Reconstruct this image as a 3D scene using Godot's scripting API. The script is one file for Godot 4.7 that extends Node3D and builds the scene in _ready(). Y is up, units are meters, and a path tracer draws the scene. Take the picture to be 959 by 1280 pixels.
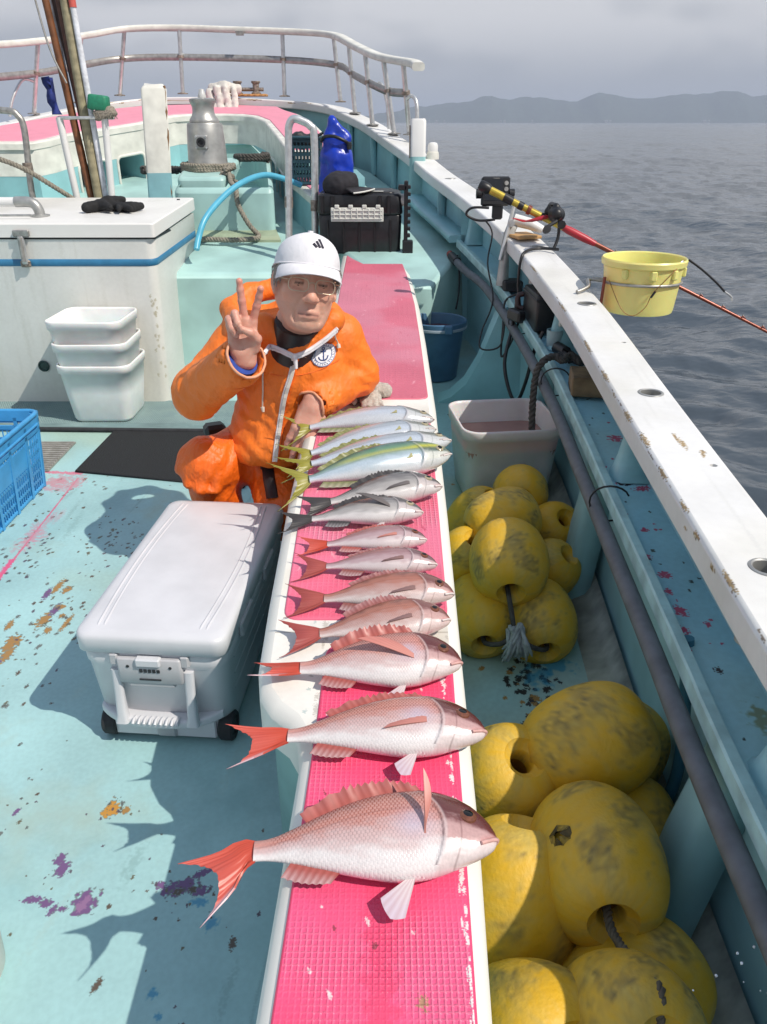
extends Node3D
# A fishing boat's deck at sea: y is up, the boat's bow points to -z; D(x, y, d) is a point d metres ahead.

const TEAL := Color(0.335, 0.54, 0.545)
const WHITE := Color(0.72, 0.72, 0.71)
const PINK := Color(0.80, 0.062, 0.165)
const PALE_PINK := Color(0.74, 0.27, 0.36)

var names := {}
var origin := Vector3.ZERO
var rng := RandomNumberGenerator.new()
var M := {}
var tones := {}
var noise := FastNoiseLite.new()


func _ready():
	rng.seed = 7
	noise.seed = 5
	noise.frequency = 1.0
	noise.fractal_octaves = 3
	make_camera_and_light()
	make_materials()
	make_sea_and_hills()
	make_decks()
	make_bulwark()
	make_bench()
	make_bow()
	make_rails()
	make_locker()
	make_foredeck_things()
	make_tackle_things()
	make_deck_things()
	make_cooler()
	make_trough_things()
	make_floats()
	make_gunwale_things()
	make_fish()
	make_person()


func make_camera_and_light():
	var cam := Camera3D.new()
	cam.name = "camera"
	cam.fov = 67.31
	cam.near = 0.05
	cam.far = 12000.0
	cam.position = Vector3(0, 1.45, 0)
	cam.rotation_degrees = Vector3(-26.9, 0, 0)
	add_child(cam)
	cam.current = true
	var w := WorldEnvironment.new()
	w.name = "environment"
	var e := Environment.new()
	e.background_mode = Environment.BG_SKY
	var sky := Sky.new()
	sky.sky_material = make_sky()
	e.sky = sky
	e.background_energy_multiplier = 1.0
	e.ambient_light_source = Environment.AMBIENT_SOURCE_SKY
	e.tonemap_mode = Environment.TONE_MAPPER_LINEAR
	e.tonemap_exposure = 0.94
	e.sdfgi_enabled = true
	e.ssao_enabled = true
	e.ssil_enabled = true
	e.fog_enabled = true
	e.fog_density = 0.00042
	e.fog_light_color = Color(0.71, 0.75, 0.82)
	w.environment = e
	add_child(w)
	var sun := DirectionalLight3D.new()
	sun.name = "sun"
	sun.light_energy = 1.5
	sun.light_color = Color(1.0, 0.965, 0.915)
	sun.light_angular_distance = 0.5
	sun.shadow_enabled = true
	add_child(sun)
	sun.look_at_from_position(Vector3(0.34, 0.467, 0.21) * 20.0, Vector3.ZERO)


func make_sky() -> Material:
	# hazy lilac grey air with soft broken cloud, the same all the way round
	var n := FastNoiseLite.new()
	n.seed = 11
	n.frequency = 1.0
	n.fractal_octaves = 5
	var w := 1024
	var h := 512
	var im := Image.create(w, h, false, Image.FORMAT_RGBF)
	for y in h:
		var el: float = (0.5 - (y + 0.5) / h) * PI
		for x in w:
			var az: float = (x + 0.5) / w * TAU
			var s := sin(el)
			var c := Color(0.40, 0.44, 0.50)
			if s > 0.0:
				var q := Vector3(cos(az) * cos(el), s * 3.2, sin(az) * cos(el))
				var k := clampf(n.get_noise_3dv(q * 2.6) * 2.6 + 0.25 + s * 3.0, 0.0, 1.0)
				k *= smoothstep(0.02, 0.11, s)
				c = Color(0.455, 0.485, 0.54).lerp(Color(0.74, 0.75, 0.785), k)
				c = c.lerp(Color(0.29, 0.40, 0.60), smoothstep(0.20, 0.75, s) * 0.85)
			im.set_pixel(x, y, c)
	var m := PanoramaSkyMaterial.new()
	m.panorama = ImageTexture.create_from_image(im)
	return m


# ---------------------------------------------------------------- helpers
func D(x: float, y: float, d: float) -> Vector3:
	return Vector3(x, y, -d)


class MB:
	# a soup of triangles with smoothing groups, counter-clockwise seen from outside
	var P := PackedVector3Array()
	var U := PackedVector2Array()
	var C := PackedColorArray()
	var G := PackedInt32Array()
	var grp := 0
	var col := Color.WHITE
	var colored := false

	func tri(a: Vector3, b: Vector3, c: Vector3, ua := Vector2.ZERO, ub := Vector2.ZERO, uc := Vector2.ZERO) -> void:
		P.append(a); P.append(b); P.append(c)
		U.append(ua); U.append(ub); U.append(uc)
		C.append(col); C.append(col); C.append(col)
		G.append(grp)

	func quad(a: Vector3, b: Vector3, c: Vector3, d: Vector3, ua := Vector2.ZERO, ub := Vector2.ZERO, uc := Vector2.ZERO, ud := Vector2.ZERO) -> void:
		tri(a, b, c, ua, ub, uc)
		tri(a, c, d, ua, uc, ud)

	func fix(start: int) -> void:
		# turn a closed piece so that its faces look outwards
		var o := Vector3.ZERO
		if start < P.size():
			o = P[start]
		var vol := 0.0
		for i in range(start, P.size(), 3):
			vol += (P[i] - o).dot((P[i + 1] - o).cross(P[i + 2] - o))
		if vol < 0.0:
			flip(start)

	func flip(start: int) -> void:
		for i in range(start, P.size(), 3):
			var p := P[i + 1]; P[i + 1] = P[i + 2]; P[i + 2] = p
			var u := U[i + 1]; U[i + 1] = U[i + 2]; U[i + 2] = u
			var c := C[i + 1]; C[i + 1] = C[i + 2]; C[i + 2] = c

	func loft(rings: Array, closed := true, caps := true, uvs := []) -> void:
		var start := P.size()
		grp += 1
		var n: int = rings[0].size()
		for i in rings.size() - 1:
			var a = rings[i]
			var b = rings[i + 1]
			for j in (n if closed else n - 1):
				var k := (j + 1) % n
				if uvs.is_empty():
					quad(a[j], a[k], b[k], b[j])
				else:
					quad(a[j], a[k], b[k], b[j], uvs[i][j], uvs[i][j + 1], uvs[i + 1][j + 1], uvs[i + 1][j])
		if caps and closed:
			grp += 1
			fan(rings[0], true)
			grp += 1
			fan(rings[-1], false)
		grp += 1
		if closed and caps:
			fix(start)

	func fan(ring, back: bool) -> void:
		var c := Vector3.ZERO
		for p in ring:
			c += p
		c /= ring.size()
		for j in ring.size():
			var k: int = (j + 1) % ring.size()
			if back:
				tri(c, ring[k], ring[j])
			else:
				tri(c, ring[j], ring[k])

	func tube(pts: Array, r, sides := 8, closed := false) -> void:
		# r is one radius or one per point
		var n := pts.size()
		var rings := []
		var t0: Vector3 = (pts[1] - pts[0]).normalized()
		var up := Vector3.UP if absf(t0.y) < 0.9 else Vector3.RIGHT
		var nn: Vector3 = (up - t0 * up.dot(t0)).normalized()
		for i in n:
			var t: Vector3
			if closed:
				t = (pts[(i + 1) % n] - pts[(i + n - 1) % n]).normalized()
			else:
				t = (pts[mini(i + 1, n - 1)] - pts[maxi(i - 1, 0)]).normalized()
			nn = (nn - t * nn.dot(t)).normalized()
			var bb := t.cross(nn)
			var rr: float = r[i] if r is Array else r
			var ring := []
			for k in sides:
				var a := TAU * k / sides
				ring.append(pts[i] + (nn * cos(a) + bb * sin(a)) * rr)
			rings.append(ring)
		if closed:
			rings.append(rings[0])
			var start := P.size()
			loft(rings, true, false)
			fix(start)
		else:
			loft(rings, true, true)

	func lathe(profile: Array, sides: int, xf: Transform3D, crease := 38.0) -> void:
		# profile of Vector2(radius, height)
		var start := P.size()
		grp += 1
		for i in profile.size() - 1:
			var a: Vector2 = profile[i]
			var b: Vector2 = profile[i + 1]
			if i > 0:
				var e: Vector2 = profile[i - 1]
				if absf(rad_to_deg((a - e).angle_to(b - a))) > crease:
					grp += 1
			for k in sides:
				var t := TAU * k / sides
				var s := TAU * ((k + 1) % sides) / sides
				var A0 := xf * Vector3(a.x * cos(t), a.y, a.x * sin(t))
				var B0 := xf * Vector3(a.x * cos(s), a.y, a.x * sin(s))
				var A1 := xf * Vector3(b.x * cos(t), b.y, b.x * sin(t))
				var B1 := xf * Vector3(b.x * cos(s), b.y, b.x * sin(s))
				var u0 := float(k) / sides
				var u1 := float(k + 1) / sides
				var v0 := float(i) / (profile.size() - 1)
				var v1 := float(i + 1) / (profile.size() - 1)
				if a.x < 1e-6:
					tri(A0, A1, B1, Vector2(u0, v0), Vector2(u0, v1), Vector2(u1, v1))
				elif b.x < 1e-6:
					tri(B0, A0, A1, Vector2(u1, v0), Vector2(u0, v0), Vector2(u0, v1))
				else:
					quad(B0, A0, A1, B1, Vector2(u1, v0), Vector2(u0, v0), Vector2(u0, v1), Vector2(u1, v1))
		grp += 1
		fix(start)

	func hull_quad(c: Vector3, q: Array) -> void:
		grp += 1
		var n: Vector3 = (q[1] - q[0]).cross(q[2] - q[0])
		var m: Vector3 = (q[0] + q[1] + q[2]) / 3.0
		if n.dot(m - c) < 0:
			q.reverse()
		if q.size() == 4:
			quad(q[0], q[1], q[2], q[3])
		else:
			tri(q[0], q[1], q[2])

	func box(xf: Transform3D, size: Vector3, bevel := 0.003) -> void:
		var h := size * 0.5
		bevel = minf(bevel, minf(h.x, minf(h.y, h.z)) * 0.9)
		var i := h - Vector3.ONE * bevel
		var c := xf.origin
		var pt := func(s: Vector3, axis: int) -> Vector3:
			var p := s * i
			p[axis] = s[axis] * h[axis]
			return xf * p
		for axis in 3:
			var u := (axis + 1) % 3
			var v := (axis + 2) % 3
			for s in [-1.0, 1.0]:
				var q := []
				for k in [[-1, -1], [1, -1], [1, 1], [-1, 1]]:
					var sg := Vector3.ZERO
					sg[axis] = s; sg[u] = k[0]; sg[v] = k[1]
					q.append(pt.call(sg, axis))
				hull_quad(c, q)
			for su in [-1.0, 1.0]:
				for sv in [-1.0, 1.0]:
					var q2 := []
					for k in [[-1, u], [1, u], [1, v], [-1, v]]:
						var sg2 := Vector3.ZERO
						sg2[axis] = k[0]; sg2[u] = su; sg2[v] = sv
						q2.append(pt.call(sg2, k[1]))
					hull_quad(c, q2)
		for sx in [-1.0, 1.0]:
			for sy in [-1.0, 1.0]:
				for sz in [-1.0, 1.0]:
					var sg3 := Vector3(sx, sy, sz)
					hull_quad(c, [pt.call(sg3, 0), pt.call(sg3, 1), pt.call(sg3, 2)])

	func rbox(xf: Transform3D, size: Vector3, r: float, top := Vector2.ONE, seg := 4, soft := 0.004) -> void:
		# a box with round upright corners; top scales its upper end (a tapered tub)
		var rings := []
		var hs := size.y * 0.5
		for st in [[-hs, 1.0, soft], [-hs + soft * 0.4, 1.0, soft * 0.3], [-hs + soft, 1.0, 0.0], [hs - soft, 0.0, 0.0], [hs - soft * 0.4, 0.0, soft * 0.3], [hs, 0.0, soft]]:
			var k: Vector2 = Vector2.ONE if st[1] == 1.0 else top
			var ring := []
			for p in MB.rrect(size.x * k.x - st[2] * 2.0, size.z * k.y - st[2] * 2.0, r, seg):
				ring.append(xf * Vector3(p.x, st[0], p.y))
			rings.append(ring)
		loft(rings)

	static func rrect(w: float, h: float, r: float, seg := 4) -> Array:
		var out := []
		r = minf(r, minf(w, h) * 0.499)
		for c in [[1, 1, 0], [-1, 1, 1], [-1, -1, 2], [1, -1, 3]]:
			for k in seg + 1:
				var a: float = (c[2] + float(k) / seg) * PI * 0.5
				out.append(Vector2(c[0] * (w * 0.5 - r) + cos(a) * r, c[1] * (h * 0.5 - r) + sin(a) * r))
		return out

	func slab(poly: PackedVector2Array, yf: Callable, thick: float, bevel := 0.008, uv_div := 1.0, bottom := true) -> void:
		# a plate over a plan polygon of (x, d); its top follows yf(d), its upper edge is rounded
		var n := poly.size()
		var area := 0.0
		for k in n:
			area += poly[k].cross(poly[(k + 1) % n])
		var pl := poly.duplicate()
		if area < 0:
			pl.reverse()
		var inw := []
		for k in n:
			var a := (pl[k] - pl[(k + n - 1) % n]).normalized()
			var b := (pl[(k + 1) % n] - pl[k]).normalized()
			var m := (Vector2(-a.y, a.x) + Vector2(-b.y, b.x))
			inw.append(m / maxf(m.length_squared() * 0.5, 0.3))
		var start := P.size()
		var rings := []
		for st in [[0.0, thick], [0.0, bevel], [0.3, bevel * 0.3], [1.0, 0.0]]:
			var ring := []
			for k in n:
				var q: Vector2 = pl[k] + inw[k] * bevel * st[0]
				ring.append(Vector3(q.x, yf.call(q.y) - st[1], -q.y))
			rings.append(ring)
		var tv: Array = rings[3]
		for s in 3:
			grp += 0 if s == 2 else 1
			for k in n:
				var j := (k + 1) % n
				quad(rings[s][k], rings[s][j], rings[s + 1][j], rings[s + 1][k])
		grp += 1
		var flat := PackedVector2Array()
		for v in tv:
			flat.append(Vector2(v.x, -v.z))
		var t := Geometry2D.triangulate_polygon(flat)
		for k in range(0, t.size(), 3):
			var q3 := [t[k], t[k + 1], t[k + 2]]
			if (flat[q3[1]] - flat[q3[0]]).cross(flat[q3[2]] - flat[q3[0]]) < 0:
				q3 = [t[k], t[k + 2], t[k + 1]]
			tri(tv[q3[0]], tv[q3[1]], tv[q3[2]], flat[q3[0]] / uv_div, flat[q3[1]] / uv_div, flat[q3[2]] / uv_div)
		if bottom:
			grp += 1
			for k in range(0, t.size(), 3):
				tri(rings[0][t[k]], rings[0][t[k + 1]], rings[0][t[k + 2]])
				if (rings[0][t[k + 1]] - rings[0][t[k]]).cross(rings[0][t[k + 2]] - rings[0][t[k]]).y > 0:
					flip(P.size() - 3)
		grp += 1


func numbered(called: String) -> String:
	if not names.has(called):
		names[called] = 0
		return called
	names[called] += 1
	return "%s_%03d" % [called, names[called]]


func commit(mb: MB, mat: Material, off := Vector3.ZERO) -> ArrayMesh:
	var st := SurfaceTool.new()
	st.begin(Mesh.PRIMITIVE_TRIANGLES)
	for t in mb.G.size():
		st.set_smooth_group(mb.G[t])
		for j in [0, 2, 1]:
			var k: int = t * 3 + j
			if mb.colored:
				st.set_color(mb.C[k])
			st.set_uv(mb.U[k])
			st.add_vertex(mb.P[k] - off)
	st.generate_normals()
	st.set_material(mat)
	return st.commit()


func put(called: String, mb: MB, mat: Material, parent: Node = null) -> MeshInstance3D:
	# one named mesh; shapes are given in world coordinates and stored from the thing's base
	var o := MeshInstance3D.new()
	o.mesh = commit(mb, mat, origin if parent else Vector3.ZERO)
	if parent:
		o.name = called
		parent.add_child(o, true)
	else:
		o.name = numbered(called)
		add_child(o, true)
	return o


func solo(called: String, mb: MB, mat: Material, label: String, category: String, group := "") -> MeshInstance3D:
	var o := put(called, mb, mat)
	tag(o, label, category, group)
	return o


func structure(called: String, mb: MB, mat: Material, label := "") -> MeshInstance3D:
	var o := put(called, mb, mat)
	o.set_meta("kind", "structure")
	if label:
		o.set_meta("label", label)
	return o


func tag(o: Node, label: String, category: String, group := "") -> void:
	o.set_meta("label", label)
	o.set_meta("category", category)
	if group:
		o.set_meta("group", group)


func thing(called: String, label: String, category: String, at: Vector3, group := "") -> Node3D:
	var o := Node3D.new()
	o.name = numbered(called)
	o.position = at
	add_child(o, true)
	tag(o, label, category, group)
	origin = at
	return o


func box_at(p: Vector3, size: Vector3, bevel := 0.003, yaw := 0.0) -> MB:
	var m := MB.new()
	m.box(Transform3D(Basis(Vector3.UP, yaw), p), size, bevel)
	return m


func tube_of(pts: Array, r, sides := 8) -> MB:
	var m := MB.new()
	m.tube(pts, r, sides)
	return m


func curve(pts: Array, per := 6) -> Array:
	# a Catmull-Rom line through the points
	var out := []
	var n := pts.size()
	for i in n - 1:
		var a = pts[maxi(i - 1, 0)]
		var b = pts[i]
		var c = pts[i + 1]
		var d = pts[mini(i + 2, n - 1)]
		for k in per:
			out.append(b.cubic_interpolate(c, a, d, float(k) / per))
	out.append(pts[n - 1])
	return out


func rope_mb(pts: Array, r: float, strands := 3, lay := 0.045) -> MB:
	# twisted strands along a line
	var m := MB.new()
	var fine := []
	for i in pts.size() - 1:
		var l: float = (pts[i + 1] - pts[i]).length()
		var k := maxi(1, int(l / (lay * 0.16)))
		for j in k:
			fine.append(pts[i].lerp(pts[i + 1], float(j) / k))
	fine.append(pts[-1])
	for s in strands:
		var line := []
		var t0: Vector3 = (fine[1] - fine[0]).normalized()
		var up := Vector3.UP if absf(t0.y) < 0.9 else Vector3.RIGHT
		var nn: Vector3 = (up - t0 * up.dot(t0)).normalized()
		var run := 0.0
		for i in fine.size():
			var t: Vector3 = (fine[mini(i + 1, fine.size() - 1)] - fine[maxi(i - 1, 0)]).normalized()
			nn = (nn - t * nn.dot(t)).normalized()
			if i > 0:
				run += (fine[i] - fine[i - 1]).length()
			var a := TAU * s / strands + run / lay * TAU
			line.append(fine[i] + (nn * cos(a) + t.cross(nn) * sin(a)) * r * 0.5)
		m.tube(line, r * 0.56, 6)
	return m


func srgb(c: Color) -> Color:
	return c.linear_to_srgb()


func noise_tex(seed_: int, freq: float, oct: int, lo: Color, mid: Color, hi: Color, size := 256, spread := 0.32) -> NoiseTexture2D:
	var t := NoiseTexture2D.new()
	var n := FastNoiseLite.new()
	n.seed = seed_
	n.frequency = freq
	n.fractal_octaves = oct
	t.noise = n
	t.width = size
	t.height = size
	t.seamless = true
	t.normalize = true
	var g := Gradient.new()
	g.offsets = PackedFloat32Array([0.5 - spread, 0.5, 0.5 + spread])
	g.colors = PackedColorArray([srgb(lo), srgb(mid), srgb(hi)])
	t.color_ramp = g
	return t


func gray_tex(seed_: int, freq: float, oct: int, lo: float, hi: float, size := 256, cell := false) -> NoiseTexture2D:
	var t := NoiseTexture2D.new()
	var n := FastNoiseLite.new()
	n.seed = seed_
	n.frequency = freq
	n.fractal_octaves = oct
	if cell:
		n.noise_type = FastNoiseLite.TYPE_CELLULAR
	t.noise = n
	t.width = size
	t.height = size
	t.seamless = true
	var g := Gradient.new()
	g.colors = PackedColorArray([Color(lo, lo, lo), Color(hi, hi, hi)])
	t.color_ramp = g
	return t


func mat(c: Color, rough := 0.5, vary := 0.12, scale := 2.0, metal := 0.0, bump := 0.0, seed_ := 1, freq := 0.012) -> StandardMaterial3D:
	# a plain material with mottled tone (c is a linear base colour)
	var m := StandardMaterial3D.new()
	m.roughness = rough
	m.metallic = metal
	if vary > 0.0:
		# tone varies through a shared grey picture
		var step := clampf(snappedf(vary, 0.05), 0.05, 0.5)
		var key := "%.2f %.3f %d" % [step, freq, seed_ % 2]
		if not tones.has(key):
			var k := (1.0 - step) / (1.0 + step)
			tones[key] = noise_tex(300 + tones.size(), freq, 5, Color(k, k, k), Color(1.0 / (1.0 + step), 1.0 / (1.0 + step), 1.0 / (1.0 + step)), Color(1, 1, 1))
		m.albedo_texture = tones[key]
		var top := 1.0 + step
		m.albedo_color = srgb(Color(minf(c.r * top, 1), minf(c.g * top, 1), minf(c.b * top, 1)))
	else:
		m.albedo_color = srgb(c)
	m.uv1_triplanar = true
	m.uv1_world_triplanar = true
	m.uv1_scale = Vector3.ONE * scale
	if bump > 0.0:
		m.heightmap_enabled = true
		if not tones.has("relief"):
			tones["relief"] = gray_tex(50, 0.03, 4, 0.0, 1.0)
		m.heightmap_texture = tones["relief"]
		m.heightmap_scale = bump
	return m


func crease(m: StandardMaterial3D, depth: float, scale: float) -> void:
	# sharp wandering folds pressed into cloth
	if not tones.has("crease"):
		var t := NoiseTexture2D.new()
		var n := FastNoiseLite.new()
		n.seed = 77
		n.noise_type = FastNoiseLite.TYPE_SIMPLEX_SMOOTH
		n.frequency = 0.0075
		n.fractal_type = FastNoiseLite.FRACTAL_RIDGED
		n.fractal_octaves = 3
		n.domain_warp_enabled = true
		n.domain_warp_amplitude = 45.0
		n.domain_warp_frequency = 0.006
		t.noise = n
		t.width = 512
		t.height = 512
		t.seamless = true
		tones["crease"] = t
	m.heightmap_enabled = true
	m.heightmap_texture = tones["crease"]
	m.heightmap_scale = depth
	m.uv1_scale = Vector3(scale, scale * 0.62, scale)


func vmat(rough := 0.5, metal := 0.0) -> StandardMaterial3D:
	var m := StandardMaterial3D.new()
	m.vertex_color_use_as_albedo = true
	m.roughness = rough
	m.metallic = metal
	return m


class Canvas:
	# a picture painted over a plan rectangle: base tone, then chips and streaks
	var w: int
	var h: int
	var x0: float
	var y0: float
	var per: float          # pixels per metre
	var data := PackedByteArray()
	var n := FastNoiseLite.new()

	func _init(x_: float, y_: float, width: float, height: float, per_: float, seed_: int) -> void:
		x0 = x_; y0 = y_; per = per_
		w = int(width * per); h = int(height * per)
		n.seed = seed_
		n.frequency = 1.0
		n.fractal_octaves = 3

	func fill(c: Color, vary: float, coarse: float, tint: Color, tint_amount: float) -> void:
		var a := FastNoiseLite.new(); a.seed = n.seed; a.frequency = coarse / per; a.fractal_octaves = 5
		var b := FastNoiseLite.new(); b.seed = n.seed + 1; b.frequency = 0.11; b.fractal_octaves = 3
		var d := FastNoiseLite.new(); d.seed = n.seed + 2; d.frequency = coarse * 0.5 / per; d.fractal_octaves = 4
		var A := a.get_image(w, h).get_data()
		var B := b.get_image(w, h).get_data()
		var T := d.get_image(w, h).get_data()
		data.resize(w * h * 3)
		var lut := PackedFloat32Array()
		lut.resize(512)
		for i in 512:
			lut[i] = pow(i / 511.0, 1.0 / 2.25) * 255.0
		var k := 0
		for i in w * h:
			var v := 1.0 + ((A[i] - 128) * 0.0078 + (B[i] - 128) * 0.0032) * vary
			var t := clampf((T[i] - 118) * 0.014, 0.0, 1.0) * tint_amount
			data[k] = int(lut[int(clampf((c.r * (1 - t) + tint.r * t) * v, 0, 1) * 511)])
			data[k + 1] = int(lut[int(clampf((c.g * (1 - t) + tint.g * t) * v, 0, 1) * 511)])
			data[k + 2] = int(lut[int(clampf((c.b * (1 - t) + tint.b * t) * v, 0, 1) * 511)])
			k += 3

	func blob(x: float, y: float, rx: float, ry: float, turn: float, c: Color, rough := 0.55, edge := Color(0, 0, 0, 0), strength := 1.0, soft := 0.0) -> void:
		var s := c.linear_to_srgb()
		var es := edge.linear_to_srgb()
		var R := maxf(rx, ry) * 1.5
		var fx := 1.1 / maxf(minf(rx, ry), 0.004)
		var ca := cos(turn)
		var sa := sin(turn)
		for py in range(maxi(0, int((y - R - y0) * per)), mini(h, int((y + R - y0) * per) + 1)):
			for px in range(maxi(0, int((x - R - x0) * per)), mini(w, int((x + R - x0) * per) + 1)):
				var dx := px / per + x0 - x
				var dy := py / per + y0 - y
				var u := (dx * ca + dy * sa) / rx
				var v := (-dx * sa + dy * ca) / ry
				var r := sqrt(u * u + v * v)
				if r > 1.6:
					continue
				var e := r + n.get_noise_2d((dx + x) * fx, (dy + y) * fx) * rough
				if e < 1.0:
					var f := strength
					if soft > 0.0:
						f *= clampf((1.0 - e) / soft, 0, 1)
					var q := s
					if edge.a > 0.0 and e > 0.86:
						q = es
					var i := (py * w + px) * 3
					data[i] = int(lerpf(data[i], q.r * 255, f))
					data[i + 1] = int(lerpf(data[i + 1], q.g * 255, f))
					data[i + 2] = int(lerpf(data[i + 2], q.b * 255, f))

	func stroke(a: Vector2, b: Vector2, r: float, c: Color, rough := 0.6, strength := 1.0) -> void:
		var l := (b - a).length()
		var k := maxi(2, int(l / (r * 1.3)))
		for i in k + 1:
			var p := a.lerp(b, float(i) / k)
			blob(p.x, p.y, r * (1.0 + n.get_noise_2d(i * 0.7, 3.0) * 0.5), r * (1.0 + n.get_noise_2d(i * 0.7, 3.0) * 0.5), 0, c, rough, Color(0, 0, 0, 0), strength)

	func texture() -> ImageTexture:
		return ImageTexture.create_from_image(Image.create_from_data(w, h, false, Image.FORMAT_RGB8, data))

	func material(rough: float) -> StandardMaterial3D:
		var m := StandardMaterial3D.new()
		m.albedo_texture = texture()
		m.roughness = rough
		return m

	func uv(x: float, y: float) -> Vector2:
		return Vector2((x - x0) * per / w, (y - y0) * per / h)


class SDF:
	# a distance field on a grid, joined with smooth minima and meshed as surface nets
	var o: Vector3
	var h: float
	var nx: int
	var ny: int
	var nz: int
	var f := PackedFloat32Array()

	func _init(box: AABB, cell: float) -> void:
		o = box.position
		h = cell
		nx = int(box.size.x / h) + 2
		ny = int(box.size.y / h) + 2
		nz = int(box.size.z / h) + 2
		f.resize(nx * ny * nz)
		f.fill(1.0)

	func span(lo: Vector3, hi: Vector3) -> Array:
		return [clampi(int((lo.x - o.x) / h), 0, nx - 1), clampi(int((hi.x - o.x) / h) + 1, 0, nx - 1), clampi(int((lo.y - o.y) / h), 0, ny - 1), clampi(int((hi.y - o.y) / h) + 1, 0, ny - 1), clampi(int((lo.z - o.z) / h), 0, nz - 1), clampi(int((hi.z - o.z) / h) + 1, 0, nz - 1)]

	func capsule(a: Vector3, b: Vector3, ra: float, rb: float, k := 0.01, cut := false) -> void:
		var pad := Vector3.ONE * (maxf(ra, rb) + k + h * 2.5)
		var s := span(a.min(b) - pad, a.max(b) + pad)
		var ba := b - a
		var l2 := maxf(ba.length_squared(), 1e-9)
		for z in range(s[4], s[5] + 1):
			for y in range(s[2], s[3] + 1):
				var i: int = (z * ny + y) * nx + s[0]
				var pa := Vector3(o.x + s[0] * h, o.y + y * h, o.z + z * h) - a
				for x in range(s[0], s[1] + 1):
					var t := clampf(pa.dot(ba) / l2, 0.0, 1.0)
					var d := (pa - ba * t).length() - (ra + (rb - ra) * t)
					var e := f[i]
					if cut:
						d = -d
						var q := maxf(k - absf(d - e), 0.0) / k
						f[i] = maxf(d, e) + q * q * k * 0.25
					else:
						var q := maxf(k - absf(d - e), 0.0) / k
						f[i] = minf(d, e) - q * q * k * 0.25
					i += 1
					pa.x += h

	func ball(c: Vector3, basis: Basis, r: Vector3, k := 0.01, cut := false) -> void:
		# an ellipsoid whose axes are the columns of basis
		var pad := Vector3.ONE * (maxf(r.x, maxf(r.y, r.z)) + k + h * 2.5)
		var s := span(c - pad, c + pad)
		var inv := basis.transposed()
		for z in range(s[4], s[5] + 1):
			for y in range(s[2], s[3] + 1):
				var i: int = (z * ny + y) * nx + s[0]
				for x in range(s[0], s[1] + 1):
					var p := inv * (Vector3(o.x + x * h, o.y + y * h, o.z + z * h) - c)
					var u := p / r
					var k0 := u.length()
					var k1 := (u / r).length()
					var d := k0 * (k0 - 1.0) / maxf(k1, 1e-6)
					var e := f[i]
					if cut:
						d = -d
						var q := maxf(k - absf(d - e), 0.0) / k
						f[i] = maxf(d, e) + q * q * k * 0.25
					else:
						var q := maxf(k - absf(d - e), 0.0) / k
						f[i] = minf(d, e) - q * q * k * 0.25
					i += 1

	func warp(fn: Callable) -> void:
		# add fn(p) to the field close to the surface
		var i := 0
		var lim := h * 4.0
		for z in nz:
			for y in ny:
				for x in nx:
					if absf(f[i]) < lim:
						f[i] += fn.call(Vector3(o.x + x * h, o.y + y * h, o.z + z * h))
					i += 1

	func mesh(mb: MB, amp := 0.0, freq := 20.0, paint = null) -> void:
		if amp > 0.0:
			var n := FastNoiseLite.new()
			n.seed = 3
			n.frequency = freq
			n.fractal_octaves = 2
			var i2 := 0
			for z in nz:
				for y in ny:
					for x in nx:
						if absf(f[i2]) < h * 4.0:
							f[i2] += n.get_noise_3d(o.x + x * h, o.y + y * h, o.z + z * h) * amp
						i2 += 1
		var id := PackedInt32Array()
		id.resize(nx * ny * nz)
		id.fill(-1)
		var vs := PackedVector3Array()
		var sy := nx
		var sz := nx * ny
		var lim := h * 5.0
		for z in nz - 1:
			for y in ny - 1:
				var i := (z * ny + y) * nx
				for x in nx - 1:
					var v0 := f[i]
					if absf(v0) < lim:
						var v := [v0, f[i + 1], f[i + sy], f[i + sy + 1], f[i + sz], f[i + sz + 1], f[i + sz + sy], f[i + sz + sy + 1]]
						var neg := 0
						for q in v:
							if q < 0.0:
								neg += 1
						if neg > 0 and neg < 8:
							var sum := Vector3.ZERO
							var n := 0
							for e in [[0, 1], [2, 3], [4, 5], [6, 7], [0, 2], [1, 3], [4, 6], [5, 7], [0, 4], [1, 5], [2, 6], [3, 7]]:
								var a: float = v[e[0]]
								var b: float = v[e[1]]
								if (a < 0.0) != (b < 0.0):
									var t := a / (a - b)
									var pa := Vector3(e[0] & 1, (e[0] >> 1) & 1, e[0] >> 2)
									var pb := Vector3(e[1] & 1, (e[1] >> 1) & 1, e[1] >> 2)
									sum += pa.lerp(pb, t)
									n += 1
							id[i] = vs.size()
							vs.append(o + (Vector3(x, y, z) + sum / n) * h)
					i += 1
		mb.grp += 1
		var cols := PackedColorArray()
		if paint != null:
			mb.colored = true
			for p in vs:
				cols.append(paint.call(p))
		for z in range(1, nz - 1):
			for y in range(1, ny - 1):
				var i := (z * ny + y) * nx + 1
				for x in range(1, nx - 1):
					var a := f[i]
					if absf(a) < lim:
						for ax in 3:
							var st: int = [1, sy, sz][ax]
							var b := f[i + st]
							if (a < 0.0) != (b < 0.0):
								var u: int = [sy, sz, 1][ax]
								var w: int = [sz, 1, sy][ax]
								var q := [id[i - u - w], id[i - w], id[i], id[i - u]]
								if q[0] < 0 or q[1] < 0 or q[2] < 0 or q[3] < 0:
									continue
								if a > 0.0:
									q.reverse()
								for t in [[0, 1, 2], [0, 2, 3]]:
									for k in 3:
										mb.P.append(vs[q[t[k]]])
										mb.U.append(Vector2.ZERO)
										mb.C.append(cols[q[t[k]]] if cols.size() else mb.col)
									mb.G.append(mb.grp)
					i += 1
		mb.grp += 1


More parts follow.
